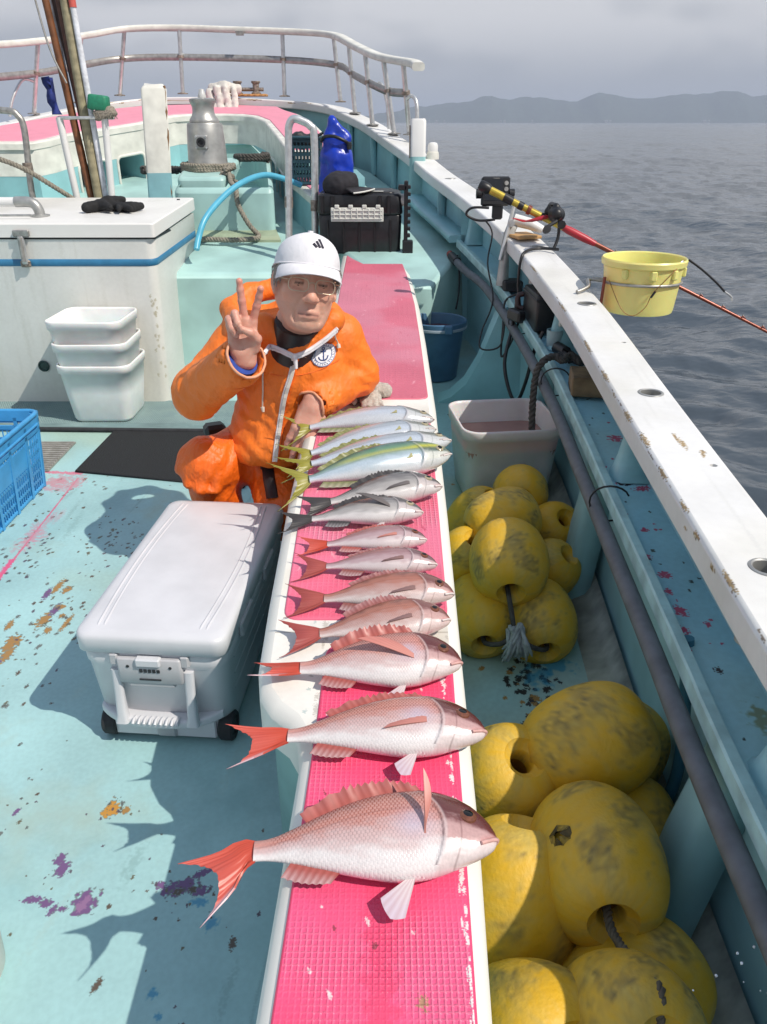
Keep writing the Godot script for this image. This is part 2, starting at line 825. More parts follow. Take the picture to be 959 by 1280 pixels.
# ---------------------------------------------------------------- materials
func make_materials():
	M.white = mat(WHITE, 0.38, 0.07, 1.3, 0.0, 0.0, 3, 0.014)
	M.white_old = mat(Color(0.66, 0.655, 0.60), 0.5, 0.14, 1.7, 0.0, 0.0, 4, 0.016)
	M.teal = mat(TEAL, 0.42, 0.13, 1.1, 0.0, 0.0, 5, 0.012)
	M.teal_wall = mat(Color(0.29, 0.525, 0.57), 0.4, 0.16, 0.9, 0.0, 0.0, 6, 0.012)
	M.teal_stain = mat(Color(0.30, 0.36, 0.25), 0.5, 0.25, 1.5, 0.0, 0.0, 7, 0.014)
	M.foredeck = mat(Color(0.36, 0.555, 0.53), 0.42, 0.16, 0.8, 0.0, 0.0, 8, 0.012)
	M.pale_pink = mat(PALE_PINK, 0.55, 0.06, 2.0, 0.0, 0.0, 9)
	M.steel = mat(Color(0.66, 0.66, 0.65), 0.32, 0.15, 6.0, 0.75, 0.0, 10)
	M.rust_steel = mat(Color(0.30, 0.25, 0.21), 0.5, 0.45, 12.0, 0.5, 0.0, 11)
	M.gray_metal = mat(Color(0.40, 0.40, 0.385), 0.42, 0.14, 5.0, 0.6, 0.0, 12)
	M.galv = mat(Color(0.36, 0.35, 0.33), 0.45, 0.25, 7.0, 0.7, 0.0, 13)
	M.black = mat(Color(0.012, 0.012, 0.014), 0.42, 0.3, 6.0, 0.0, 0.0, 14)
	M.dark = mat(Color(0.02, 0.021, 0.024), 0.6, 0.3, 6.0, 0.0, 0.0, 15)
	M.rubber = mat(Color(0.022, 0.023, 0.026), 0.75, 0.25, 8.0, 0.0, 0.0, 16)
	M.rope = mat(Color(0.23, 0.21, 0.17), 0.9, 0.3, 14.0, 0.0, 0.0, 17)
	M.rope_dark = mat(Color(0.07, 0.066, 0.06), 0.9, 0.35, 14.0, 0.0, 0.0, 18)
	M.hose = mat(Color(0.09, 0.40, 0.56), 0.35, 0.08, 5.0, 0.0, 0.0, 19)
	M.pipe = mat(Color(0.11, 0.12, 0.135), 0.5, 0.2, 5.0, 0.0, 0.0, 20)
	M.wood = mat(Color(0.17, 0.115, 0.06), 0.75, 0.35, 4.0, 0.0, 0.2, 21)


# ---------------------------------------------------------------- sea and hills
func make_sea_and_hills():
	# water level half a metre below the deck; ripples are real relief near the boat
	var level := -0.55
	var n1 := FastNoiseLite.new(); n1.seed = 21; n1.frequency = 0.75; n1.fractal_octaves = 4; n1.fractal_gain = 0.46
	var n2 := FastNoiseLite.new(); n2.seed = 22; n2.frequency = 0.12; n2.fractal_octaves = 3
	var n3 := FastNoiseLite.new(); n3.seed = 23; n3.frequency = 0.022; n3.fractal_octaves = 2
	var radii := []
	var r := 0.9
	while r < 9000.0:
		radii.append(r)
		r *= 1.0 + (0.0135 if r < 80.0 else (0.022 if r < 500.0 else 0.09))
	var arcs := 0
	var verts := PackedVector3Array()
	var idx := PackedInt32Array()
	var a0 := -0.75
	var a1 := 1.45          # fine where the sea is seen, right of the bow
	var fine := 560
	var angles := []
	for k in fine + 1:
		angles.append(lerpf(a0, a1, float(k) / fine))
	for k in range(1, 60):
		angles.append(lerpf(a1, a0 + TAU, float(k) / 60))
	arcs = angles.size()
	for i in radii.size():
		var rr: float = radii[i]
		var f1 := clampf(1.0 - rr / 240.0, 0.0, 1.0)
		var f2 := clampf(1.0 - rr / 900.0, 0.0, 1.0)
		var f3 := clampf(1.0 - rr / 3500.0, 0.0, 1.0)
		for a in angles:
			var x: float = sin(a) * rr
			var z: float = -cos(a) * rr
			var u := x * 0.8 + z * 0.6
			var v := (-x * 0.6 + z * 0.8) * 1.9
			var y := 0.0
			if f1 > 0.0:
				y += n1.get_noise_2d(u, v) * 0.095 * f1
			if f2 > 0.0:
				y += n2.get_noise_2d(u, v) * 0.13 * f2
			if f3 > 0.0:
				y += n3.get_noise_2d(u, v) * 0.30 * f3
			verts.append(Vector3(x, level + y, z))
	for i in radii.size() - 1:
		for k in arcs:
			var k2 := (k + 1) % arcs
			var p := i * arcs + k
			var q := i * arcs + k2
			idx.append_array(PackedInt32Array([p, p + arcs, q, q, p + arcs, q + arcs]))
	var st := SurfaceTool.new()
	st.begin(Mesh.PRIMITIVE_TRIANGLES)
	for v in verts:
		st.add_vertex(v)
	for k in idx:
		st.add_index(k)
	st.generate_normals()
	var m := StandardMaterial3D.new()
	m.albedo_color = srgb(Color(0.055, 0.070, 0.085))
	m.roughness = 0.14
	m.metallic_specular = 0.5
	m.uv1_triplanar = true
	m.uv1_world_triplanar = true
	m.uv1_scale = Vector3(0.31, 0.31, 0.47)
	m.heightmap_enabled = true
	m.heightmap_texture = gray_tex(31, 0.010, 4, 0.0, 1.0, 512)
	m.heightmap_scale = 2.5
	st.set_material(m)
	var o := MeshInstance3D.new()
	o.name = "sea"
	o.mesh = st.commit()
	o.set_meta("kind", "structure")
	o.set_meta("label", "dark grey rippled open sea beyond the boat's right side")
	add_child(o)
	# far wooded ridge on the right, its crest read at 2.6 km
	var crest := [[-400, 8], [-60, 18], [120, 44], [215, 58], [320, 66], [480, 64], [575, 55], [636, 79], [740, 66], [875, 70], [995, 84], [1050, 84], [1120, 69], [1200, 73], [1310, 63], [1500, 58], [1800, 74], [2300, 48], [2900, 30], [3500, 4]]
	var mb := MB.new()
	mb.grp = 1
	var hn := FastNoiseLite.new(); hn.seed = 41; hn.frequency = 0.009; hn.fractal_octaves = 5
	var rows := [[2450.0, 0.0], [2470.0, 0.10], [2510.0, 0.34], [2560.0, 0.66], [2610.0, 1.0], [2700.0, 0.85], [3000.0, 0.0]]
	var grid := []
	for row in rows:
		var line := []
		for k in 391:
			var x := -400.0 + k * 10.0
			var hgt := 0.0
			for c in crest.size() - 1:
				if x >= crest[c][0] and x <= crest[c + 1][0]:
					hgt = lerpf(crest[c][1], crest[c + 1][1], smoothstep(0, 1, (x - crest[c][0]) / (crest[c + 1][0] - crest[c][0])))
			var y: float = hgt * row[1] + hn.get_noise_2d(x, row[0]) * 11.0 * row[1]
			line.append(D(x, level + maxf(y, -0.5), row[0] + hn.get_noise_2d(x * 0.5, 77.0) * 60.0))
		grid.append(line)
	for i in rows.size() - 1:
		for k in 390:
			mb.quad(grid[i][k], grid[i][k + 1], grid[i + 1][k + 1], grid[i + 1][k])
	structure("hills", mb, mat(Color(0.035, 0.055, 0.04), 0.9, 0.45, 0.006, 0.0, 0.0, 42, 0.03), "low wooded hills along the far shore, faded by haze")
	for k in 12:
		var hx: float = [95, 110, 128, 150, 172, 330, 342, 420, 628, 640, 905, 918][k]
		var hd := 2436.0
		var t := MB.new()
		var wd: float = [5, 8, 5, 9, 4, 6, 5, 4, 9, 5, 10, 5][k]
		t.box(Transform3D(Basis(), D(hx, level + 2.5, hd)), Vector3(wd, 5.0, 8.0), 0.2)
		t.loft([[D(hx - wd * 0.55, level + 4.9, hd - 5), D(hx + wd * 0.55, level + 4.9, hd - 5), D(hx + wd * 0.55, level + 4.9, hd + 5), D(hx - wd * 0.55, level + 4.9, hd + 5)], [D(hx - wd * 0.5, level + 6.8, hd - 0.3), D(hx + wd * 0.5, level + 6.8, hd - 0.3), D(hx + wd * 0.5, level + 6.8, hd + 0.3), D(hx - wd * 0.5, level + 6.8, hd + 0.3)]])
		solo("far_house", t, M.galv, "tiny pale house on the far shore below the hazy hills", "house", "houses along the far shore")


# ---------------------------------------------------------------- decks
func floor_d(d: float) -> float:        # the working deck's trough rises towards the bow
	return maxf(0.0, 0.1 * (d - 1.5))


func side_d(d: float) -> float:
	return 0.116 + 0.14 * d


func fore_d(d: float) -> float:
	return 0.03 + 0.14 * d


func cap_d(d: float) -> float:
	return 0.79 + 0.013 * d * d - 0.07 * maxf(0.0, 1.0 - d * d / 16.0)


func bench_d(d: float) -> float:
	return 0.38 + 0.08 * d


func plan_uv(mb: MB, cv: Canvas) -> void:
	for i in mb.U.size():
		mb.U[i] = cv.uv(mb.U[i].x, mb.U[i].y)


func make_decks():
	var purple := Color(0.16, 0.085, 0.20)
	var ochre := Color(0.34, 0.19, 0.06)
	var brown := Color(0.10, 0.075, 0.055)
	var hot := Color(0.62, 0.12, 0.20)
	var blue := Color(0.05, 0.25, 0.42)
	var rim := Color(0.16, 0.22, 0.22)
	var cv := Canvas.new(-2.5, 0.25, 2.75, 3.75, 500.0, 61)
	cv.fill(TEAL, 0.16, 1.3, Color(0.40, 0.55, 0.46), 0.8)
	# faint long scuffs along the deck
	for k in 90:
		var p := Vector2(rng.randf_range(-2.2, 0.0), rng.randf_range(0.4, 3.7))
		cv.blob(p.x, p.y, rng.randf_range(0.004, 0.02), rng.randf_range(0.04, 0.2), rng.randf_range(-0.25, 0.1), Color(0.36, 0.50, 0.47) if k % 3 else Color(0.17, 0.28, 0.27), 0.9, Color(0, 0, 0, 0), 0.32, 0.7)
	for k in 26:
		cv.blob(rng.randf_range(-2.0, 0.0), rng.randf_range(0.4, 3.7), rng.randf_range(0.08, 0.25), rng.randf_range(0.06, 0.2), 0.0, Color(0.33, 0.38, 0.30) if k % 2 else Color(0.20, 0.36, 0.37), 0.8, Color(0, 0, 0, 0), 0.25, 0.9)
	# flaked patches: [x, d, rx, rd, turn, colour]
	for b in [[-0.623, 1.057, 0.026, 0.030, -0.5, purple], [-0.70, 1.14, 0.014, 0.02, -0.2, purple], [-0.715, 1.165, 0.012, 0.016, -0.4, purple], [-0.735, 1.066, 0.022, 0.008, 0.1, purple], [-0.705, 1.058, 0.014, 0.010, 0.0, purple], [-0.684, 1.042, 0.007, 0.014, -0.4, purple], [-0.665, 1.045, 0.010, 0.006, 0.0, purple], [-0.448, 1.09, 0.026, 0.018, 0.0, purple], [-0.42, 1.10, 0.024, 0.017, 0.4, purple], [-0.475, 1.10, 0.012, 0.010, 0.0, purple], [-0.388, 1.085, 0.018, 0.012, 0.2, purple], [-0.392, 1.13, 0.024, 0.008, 0.5, purple], [-0.434, 1.085, 0.010, 0.010, 0.0, brown], [-0.405, 1.09, 0.010, 0.008, 0.0, brown],
		[-0.646, 1.303, 0.018, 0.030, -0.15, Color(0.50, 0.24, 0.04)], [-0.609, 1.30, 0.009, 0.012, -0.3, ochre], [-0.30, 0.97, 0.007, 0.015, 0.0, brown], [-0.541, 0.887, 0.007, 0.015, -0.4, brown], [-0.361, 0.80, 0.010, 0.016, 0.2, brown], [-0.866, 1.296, 0.006, 0.012, -0.3, purple], [-0.57, 1.05, 0.005, 0.006, 0.0, brown],
		[-1.109, 2.079, 0.02, 0.045, -0.15, ochre], [-1.095, 2.14, 0.015, 0.035, -0.1, purple], [-1.161, 1.95, 0.024, 0.05, -0.1, ochre], [-1.15, 1.89, 0.016, 0.04, -0.15, ochre], [-1.139, 2.28, 0.012, 0.05, -0.1, ochre], [-1.16, 2.235, 0.011, 0.035, 0.0, purple], [-1.075, 2.02, 0.012, 0.02, 0.1, ochre], [-1.10, 2.26, 0.016, 0.022, 0.0, ochre], [-1.085, 2.155, 0.018, 0.015, 0.0, ochre], [-1.03, 2.06, 0.009, 0.05, -0.1, ochre], [-1.06, 2.10, 0.012, 0.014, 0.0, ochre], [-1.165, 1.85, 0.013, 0.03, 0.0, purple], [-1.21, 2.05, 0.011, 0.03, 0.0, ochre]]:
		cv.blob(b[0], b[1], b[2], b[3], b[4], b[5], 0.75, rim)
	for b in [[-0.628, 1.05, 0.010, 0.012], [-0.62, 1.066, 0.007, 0.01]]:
		cv.blob(b[0], b[1], b[2], b[3], 0.2, Color(0.26, 0.14, 0.26), 0.6)
	for b in [[-0.351, 1.012, 0.016, 0.018], [-0.432, 0.872, 0.012, 0.012], [-0.385, 1.06, 0.02, 0.012], [-0.41, 0.83, 0.008, 0.008]]:
		cv.blob(b[0], b[1], b[2], b[3], 0.0, blue, 0.7, Color(0, 0, 0, 0), 0.75, 0.5)
	# sprays of small flakes: [x, d, spread x, spread d, count, size]
	for c in [[-0.43, 1.08, 0.05, 0.03, 26, 0.0022], [-0.64, 1.30, 0.03, 0.02, 16, 0.002], [-0.70, 1.10, 0.08, 0.09, 10, 0.002], [-0.87, 1.30, 0.04, 0.10, 18, 0.0026], [-1.1, 2.1, 0.07, 0.18, 60, 0.004], [-0.93, 2.60, 0.09, 0.06, 34, 0.0042], [-1.10, 2.66, 0.05, 0.09, 28, 0.004], [-1.2, 2.75, 0.09, 0.16, 16, 0.004], [-1.0, 2.3, 0.06, 0.3, 36, 0.0035], [-1.42, 2.5, 0.10, 0.2, 40, 0.005], [-1.30, 2.42, 0.06, 0.2, 20, 0.004], [-1.42, 3.05, 0.1, 0.14, 26, 0.005], [-1.25, 3.55, 0.12, 0.2, 14, 0.005], [-0.7, 1.5, 0.3, 0.6, 26, 0.002], [-0.35, 0.9, 0.1, 0.3, 14, 0.002], [-1.0, 1.75, 0.12, 0.15, 20, 0.003]]:
		for k in c[4]:
			var s: float = c[5] * rng.randf_range(0.5, 1.6)
			var col = [brown, Color(0.10, 0.11, 0.10), Color(0.09, 0.07, 0.09), Color(0.14, 0.16, 0.15), Color(0.13, 0.12, 0.08)][rng.randi() % 5]
			cv.blob(c[0] + rng.randfn() * c[2], c[1] + rng.randfn() * c[3], s, s * rng.randf_range(0.8, 2.2), rng.randf_range(-0.5, 0.3), col, 0.9)
	# pink guide lines and smears
	cv.stroke(Vector2(-1.37, 2.30), Vector2(-1.395, 3.20), 0.0042, hot, 0.7, 0.85)
	cv.stroke(Vector2(-1.373, 2.30), Vector2(-1.378, 2.46), 0.011, Color(0.66, 0.10, 0.21), 0.9, 0.85)
	cv.stroke(Vector2(-1.58, 3.27), Vector2(-1.40, 3.25), 0.014, Color(0.66, 0.16, 0.24), 0.9, 0.8)
	for b in [[-1.37, 2.62, 0.03, 0.05], [-1.40, 2.70, 0.02, 0.03], [-1.49, 3.15, 0.05, 0.05], [-1.44, 3.12, 0.03, 0.05], [-1.50, 2.52, 0.012, 0.03], [-1.36, 2.80, 0.01, 0.05], [-1.38, 3.15, 0.025, 0.06]]:
		for k in 3:
			cv.blob(b[0] + rng.randfn() * 0.015, b[1] + rng.randfn() * 0.02, b[2], b[3], 0.0, Color(0.55, 0.24, 0.29), 1.7, Color(0, 0, 0, 0), 0.38)
	var mb := MB.new()
	mb.slab(PackedVector2Array([Vector2(-3.25, -1.6), Vector2(0.3, -1.6), Vector2(0.3, 4.75), Vector2(-3.25, 4.75)]), func(_d): return 0.0, 0.2, 0.004)
	plan_uv(mb, cv)
	M.deck = cv.material(0.40)
	structure("deck", mb, M.deck, "pale teal painted deck with flaked purple and ochre patches")
	# the sunken way between bench and bulwark
	var ct := Canvas.new(0.1, 0.2, 0.65, 4.3, 420.0, 67)
	ct.fill(Color(0.31, 0.525, 0.545), 0.22, 1.6, Color(0.36, 0.45, 0.38), 0.7)
	for c in [[0.40, 1.68, 0.03, 0.09, 40, 0.005], [0.44, 1.80, 0.05, 0.06, 24, 0.006], [0.3, 1.75, 0.08, 0.1, 16, 0.004], [0.42, 2.9, 0.12, 0.5, 30, 0.005]]:
		for k in c[4]:
			var s: float = c[5] * rng.randf_range(0.4, 1.8)
			ct.blob(c[0] + rng.randfn() * c[2], c[1] + rng.randfn() * c[3], s, s * rng.randf_range(0.6, 2.0), rng.randf_range(-1, 1), Color(0.03, 0.03, 0.03) if k % 4 else ochre, 0.8)
	for b in [[0.44, 1.76, 0.05, 0.05], [0.50, 1.80, 0.05, 0.04], [0.40, 1.90, 0.04, 0.04]]:
		ct.blob(b[0], b[1], b[2], b[3], 0.0, Color(0.04, 0.27, 0.46), 1.0, Color(0, 0, 0, 0), 0.7, 0.6)
	mb = MB.new()
	var rows := [-1.6, 1.5, 4.8]
	for i in 2:
		mb.quad(D(0.1, floor_d(rows[i]) + 0.003, rows[i]), D(0.72, floor_d(rows[i]) + 0.003, rows[i]), D(0.72, floor_d(rows[i + 1]) + 0.003, rows[i + 1]), D(0.1, floor_d(rows[i + 1]) + 0.003, rows[i + 1]), ct.uv(0.1, rows[i]), ct.uv(0.72, rows[i]), ct.uv(0.72, rows[i + 1]), ct.uv(0.1, rows[i + 1]))
	structure("trough_floor", mb, ct.material(0.4), "shaded teal floor between the pink bench and the bulwark")
	# raised side deck further forward, its edge runs slantwise
	mb = MB.new()
	mb.slab(PackedVector2Array([Vector2(0.0, 4.13), Vector2(0.25, 4.10), Vector2(0.44, 4.66), Vector2(0.53, 4.66), Vector2(0.44, 5.0), Vector2(0.2, 5.9), Vector2(-0.1, 6.9), Vector2(-0.5, 7.6), Vector2(-1.0, 7.8), Vector2(-0.7, 6.0), Vector2(-0.35, 5.0)]), side_d, 0.55, 0.02)
	structure("side_deck", mb, M.foredeck, "raised teal side deck beside the black tackle box")
	# foredeck
	mb = MB.new()
	mb.slab(PackedVector2Array([Vector2(-3.35, 4.58), Vector2(-0.30, 4.58), Vector2(-0.45, 5.3), Vector2(-0.7, 6.3), Vector2(-1.0, 7.9), Vector2(-2.1, 8.1), Vector2(-3.05, 7.2)]), fore_d, 0.8, 0.03)
	structure("foredeck", mb, M.foredeck, "pale teal raised foredeck around the capstan")


# ---------------------------------------------------------------- the bulwark
var cap_in := []     # inner top edge of the cap rail, Vector3(x, y, d)
var cap_out := []
var cap_nrm := []


func trace_cap():
	var pts := []
	for p in [[0.43, -1.6], [0.52, -0.6], [0.565, 0.3], [0.584, 0.94], [0.606, 1.376], [0.630, 2.06], [0.643, 2.6], [0.638, 2.95], [0.608, 3.46], [0.562, 3.88], [0.482, 4.39], [0.385, 4.9], [0.27, 5.4], [0.155, 5.95], [0.0, 6.5], [-0.165, 7.05], [-0.364, 7.5], [-0.52, 7.78], [-0.80, 7.98], [-1.34, 8.13], [-1.8, 8.17], [-2.24, 8.10], [-2.71, 7.70], [-3.1, 6.95], [-3.32, 6.0], [-3.42, 4.6], [-3.45, 2.0], [-3.35, -1.6]]:
		pts.append(Vector2(p[0], p[1]))
	var c := curve(pts, 6)
	for i in c.size():
		var t: Vector2 = (c[mini(i + 1, c.size() - 1)] - c[maxi(i - 1, 0)]).normalized()
		var n := Vector2(t.y, -t.x)
		cap_nrm.append(n)
		var y := cap_d(c[i].y)
		if c[i].x < -3.0 and c[i].y < 5.0:
			y = cap_d(5.0) - (5.0 - c[i].y) * 0.06
		cap_in.append(Vector3(c[i].x, y, c[i].y))
		var o: Vector2 = c[i] + n * 0.158
		cap_out.append(Vector3(o.x, y, o.y))


func cap_point(i: int, across: float, up: float) -> Vector3:
	# a point beside the cap's inner edge: across metres outboard, up metres above
	var p: Vector3 = cap_in[i]
	var n: Vector2 = cap_nrm[i]
	return D(p.x + n.x * across, p.y + up, p.z + n.y * across)


func cap_at(d: float) -> float:
	# station number (with a fraction) on the starboard side at d
	for i in cap_in.size() - 1:
		if cap_in[i].z <= d and cap_in[i + 1].z > d:
			return i + (d - cap_in[i].z) / (cap_in[i + 1].z - cap_in[i].z)
	return 0.0


func cap_between(f: float, across: float, up: float) -> Vector3:
	var i := int(f)
	return cap_point(i, across, up).lerp(cap_point(i + 1, across, up), f - i)


func make_bulwark():
	trace_cap()
	var t := thing("bulwark", "teal boat bulwark with broad white cap rail running along right side to the bow", "bulwark", D(0.6, 0, 2.0))
	var n := cap_in.size()
	# cap rail: a chamfered plank; where a rod hole is, its top is cut round
	var W := 0.158
	var stations := []           # [fraction, hole after this station]
	var holes := [[1.178, 0.028, 0.085], [2.02, 0.031, 0.10], [2.836, 0.031, 0.098], [3.622, 0.030, 0.10], [5.16, 0.030, 0.09], [1.588, 0.009, 0.125], [2.434, 0.009, 0.125]]
	holes.sort_custom(func(a, b): return a[0] < b[0])
	var taken := []
	for h in holes:
		taken.append([cap_at(h[0] - h[1] * 1.7), cap_at(h[0] + h[1] * 1.7), h])
	for i in n:
		var skip := false
		for k in taken:
			if i > k[0] - 0.03 and i < k[1] + 0.03:
				skip = true
		if not skip:
			stations.append([float(i), null])
	for k in taken:
		stations.append([k[0], k[2]])
		stations.append([k[1], null])
	stations.sort_custom(func(a, b): return a[0] < b[0])
	var cc := Canvas.new(-0.066, -0.1, 0.226, 6.8, 300.0, 71)
	cc.fill(WHITE, 0.07, 3.0, Color(0.66, 0.65, 0.60), 0.55)
	for k in 26:
		cc.blob(rng.randf_range(0.02, 0.15), rng.randf_range(0.8, 5.0), 0.006, rng.randf_range(0.03, 0.2), 0.0, Color(0.60, 0.60, 0.58), 0.9, Color(0, 0, 0, 0), 0.4, 0.8)
	# bare patches on the top and along the inner arris; u below 0.0 is the inboard face
	for b in [[0.0, 2.40, 0.006, 0.05], [0.0, 2.15, 0.007, 0.035], [-0.004, 1.87, 0.008, 0.03], [0.003, 1.72, 0.007, 0.035], [-0.003, 1.55, 0.006, 0.03], [0.0, 1.40, 0.006, 0.02], [0.002, 1.13, 0.006, 0.030], [-0.012, 1.30, 0.005, 0.015], [0.088, 1.70, 0.006, 0.026], [0.082, 1.74, 0.004, 0.018], [0.122, 1.655, 0.006, 0.008], [0.118, 1.635, 0.004, 0.012], [-0.002, 2.8, 0.005, 0.05], [-0.002, 3.3, 0.005, 0.05], [-0.02, 1.20, 0.004, 0.012], [-0.03, 1.36, 0.003, 0.008], [-0.006, 2.02, 0.004, 0.02]]:
		cc.blob(b[0], b[1], b[2], b[3], 0.0, Color(0.36, 0.25, 0.12), 1.3, Color(0.14, 0.11, 0.08))
	for k in 24:
		cc.blob(rng.randf_range(-0.006, 0.005), rng.randf_range(0.7, 3.6), rng.randf_range(0.001, 0.003), rng.randf_range(0.002, 0.012), 0.0, Color(0.20, 0.16, 0.12), 1.0)
	var cap_mat := cc.material(0.36)
	var mb := MB.new()
	mb.grp = 1
	var ch := 0.010
	for k in stations.size() - 1:
		var f: float = stations[k][0]
		var g: float = stations[k + 1][0]
		if f >= n - 1.0:
			continue
		var G := minf(g, n - 1.001)
		var va: float = cap_in[int(f)].z
		var vb: float = cap_in[mini(int(G), n - 1)].z
		va = lerpf(va, cap_in[mini(int(f) + 1, n - 1)].z, f - int(f))
		vb = lerpf(vb, cap_in[mini(int(G) + 1, n - 1)].z, G - int(G))
		var prof := [[0.006, -0.066], [0.0, -0.058], [0.0, -ch], [ch * 0.3, -ch * 0.3], [ch, 0.0], [W - ch, 0.0], [W - ch * 0.3, -ch * 0.3], [W, -ch], [W, -0.066]]
		for j in prof.size() - 1:
			var a := cap_between(f, prof[j][0], prof[j][1])
			var b := cap_between(f, prof[j + 1][0], prof[j + 1][1])
			var c := cap_between(G, prof[j + 1][0], prof[j + 1][1])
			var e := cap_between(G, prof[j][0], prof[j][1])
			var across := [prof[j][0] + prof[j][1], prof[j + 1][0] + prof[j + 1][1]]
			if j > 4:
				across = [0.15, 0.155]
			var ua := cc.uv(across[0], va)
			var ub := cc.uv(across[1], va)
			var uc := cc.uv(across[1], vb)
			var ud := cc.uv(across[0], vb)
			mb.grp = 1 if j == 1 else (2 if j in [2, 3] else (3 if j == 4 else 4 + j))
			if j == 4 and stations[k][1] != null:
				var h = stations[k][1]
				var hc := cap_between(cap_at(h[0]), h[2], 0.0)
				var corners := [a, b, c, e]
				var cuv := [ua, ub, uc, ud]
				var N := 32
				var ring := []
				var sq := []
				var squv := []
				for q in N:
					var s := 4.0 * q / N
					var ci := int(s)
					sq.append(corners[ci].lerp(corners[(ci + 1) % 4], s - ci))
					squv.append(cuv[ci].lerp(cuv[(ci + 1) % 4], s - ci))
					var dir: Vector3 = sq[q] - hc
					ring.append(hc + Vector3(dir.x, 0, dir.z).normalized() * h[1])
					ring[q].y = hc.y
				var hn: Vector2 = cap_nrm[int(f)]
				var ruv := func(p: Vector3) -> Vector2:
					var o := Vector2(p.x - hc.x, hc.z - p.z)
					return cc.uv(h[2] + o.dot(hn), h[0] + o.dot(Vector2(-hn.y, hn.x)))
				for q in N:
					var r := (q + 1) % N
					mb.grp = 3
					mb.quad(sq[q], sq[r], ring[r], ring[q], squv[q], squv[r], ruv.call(ring[r]), ruv.call(ring[q]))
					mb.grp = 30
					mb.quad(ring[q], ring[r], ring[r] - Vector3(0, 0.06, 0), ring[q] - Vector3(0, 0.06, 0), squv[q], squv[r], squv[r], squv[q])
			else:
				mb.quad(a, b, c, e, ua, ub, uc, ud)
	# underside
	mb.grp = 40
	for i in n - 1:
		mb.quad(cap_point(i, 0.006, -0.066), cap_point(i + 1, 0.006, -0.066), cap_point(i + 1, W, -0.066), cap_point(i, W, -0.066))
	mb.flip(0)
	put("cap_rail", mb, cap_mat, t)
	for h in holes:
		if h[1] < 0.02:
			continue
		var c := cap_between(cap_at(h[0]), h[2], 0.0)
		mb = MB.new()
		mb.lathe([Vector2(h[1] - 0.004, -0.16), Vector2(h[1] - 0.0045, -0.01), Vector2(h[1] - 0.004, 0.001), Vector2(h[1] - 0.001, 0.003), Vector2(h[1] + 0.003, 0.002), Vector2(h[1] + 0.004, 0.0003)], 28, Transform3D(Basis(), c))
		put("rod_hole", mb, M.gray_metal, t)
	# walls: [station range]; aft of the short shelf's end there is a long shelf under the cap
	var last_aft := int(cap_at(4.66))
	var up_wall := MB.new()
	var low_wall := MB.new()
	up_wall.grp = 1
	low_wall.grp = 1
	for i in n - 1:
		var d0: float = cap_in[i].z
		if i < last_aft:
			up_wall.quad(cap_point(i, 0.115, -0.27), cap_point(i + 1, 0.115, -0.27), cap_point(i + 1, 0.13, -0.066), cap_point(i, 0.13, -0.066))
			var pts0 := [cap_point(i, 0.055, -0.262), cap_point(i, 0.07, 0), cap_point(i, 0.02, 0)]
			var pts1 := [cap_point(i + 1, 0.055, -0.262), cap_point(i + 1, 0.07, 0), cap_point(i + 1, 0.02, 0)]
			for q in [pts0, pts1]:
				var fy := floor_d(-q[1].z)
				q[1].y = fy + 0.05
				q[2].y = fy - 0.01
			low_wall.quad(pts0[1], pts1[1], pts1[0], pts0[0])
			low_wall.quad(pts0[2], pts1[2], pts1[1], pts0[1])
		else:
			var bot0 := side_d(d0) - 0.05
			var bot1 := side_d(cap_in[i + 1].z) - 0.05
			var a := cap_point(i, 0.05, 0); a.y = minf(bot0, cap_in[i].y - 0.2)
			var b := cap_point(i + 1, 0.05, 0); b.y = minf(bot1, cap_in[i + 1].y - 0.2)
			up_wall.quad(a, b, cap_point(i + 1, 0.06, -0.066), cap_point(i, 0.06, -0.066))
			if i == last_aft:      # close the end of the shelf recess
				var c2 := cap_point(i, 0.13, -0.066)
				var e2 := cap_point(i, 0.055, -0.9)
				low_wall.quad(cap_point(i, 0.14, -0.9), e2, cap_point(i, 0.0, -0.066), c2)
	var strip := []
	for i in range(int(cap_at(0.3)), int(cap_at(3.5))):
		var a := cap_point(i, 0.052, 0)
		var b := cap_point(i, 0.018, 0)
		var c := cap_point(i, -0.035, 0)
		a.y = floor_d(-a.z) + 0.085
		b.y = floor_d(-b.z) + 0.03
		c.y = floor_d(-c.z) + 0.006
		strip.append([c, b, a, a - Vector3(0, 0.03, 0), b - Vector3(0, 0.03, 0), c - Vector3(0, 0.02, 0)])
	var wmb := MB.new()
	wmb.loft(strip)
	put("waterway_strip", wmb, mat(Color(0.36, 0.38, 0.34), 0.55, 0.3, 3.0, 0.0, 0.0, 76, 0.02), t)
	put("inner_wall", up_wall, M.teal_wall, t)
	put("lower_wall", low_wall, M.teal_wall, t)
	# shelf with a raised lip
	var cs := Canvas.new(-0.03, 0.2, 0.17, 4.6, 420.0, 73)
	cs.fill(Color(0.28, 0.54, 0.65), 0.16, 2.0, Color(0.36, 0.56, 0.58), 0.6)
	var red := Color(0.40, 0.055, 0.12)
	for b in [[0.05, 1.964, 0.02, 0.02], [0.09, 1.932, 0.022, 0.012], [0.0, 1.790, 0.013, 0.012], [0.01, 1.588, 0.011, 0.012], [0.035, 1.514, 0.014, 0.012], [0.025, 1.448, 0.008, 0.010], [0.03, 1.378, 0.012, 0.016], [0.075, 1.334, 0.006, 0.008], [0.0, 1.252, 0.012, 0.014], [0.09, 2.250, 0.02, 0.02], [0.02, 1.310, 0.008, 0.012], [0.05, 1.190, 0.006, 0.008], [0.06, 2.990, 0.012, 0.02], [0.04, 1.710, 0.01, 0.006]]:
		cs.blob(b[0], b[1], b[2], b[3], 0.3, red if b[0] != 0.05 else Color(0.03, 0.015, 0.02), 1.2)
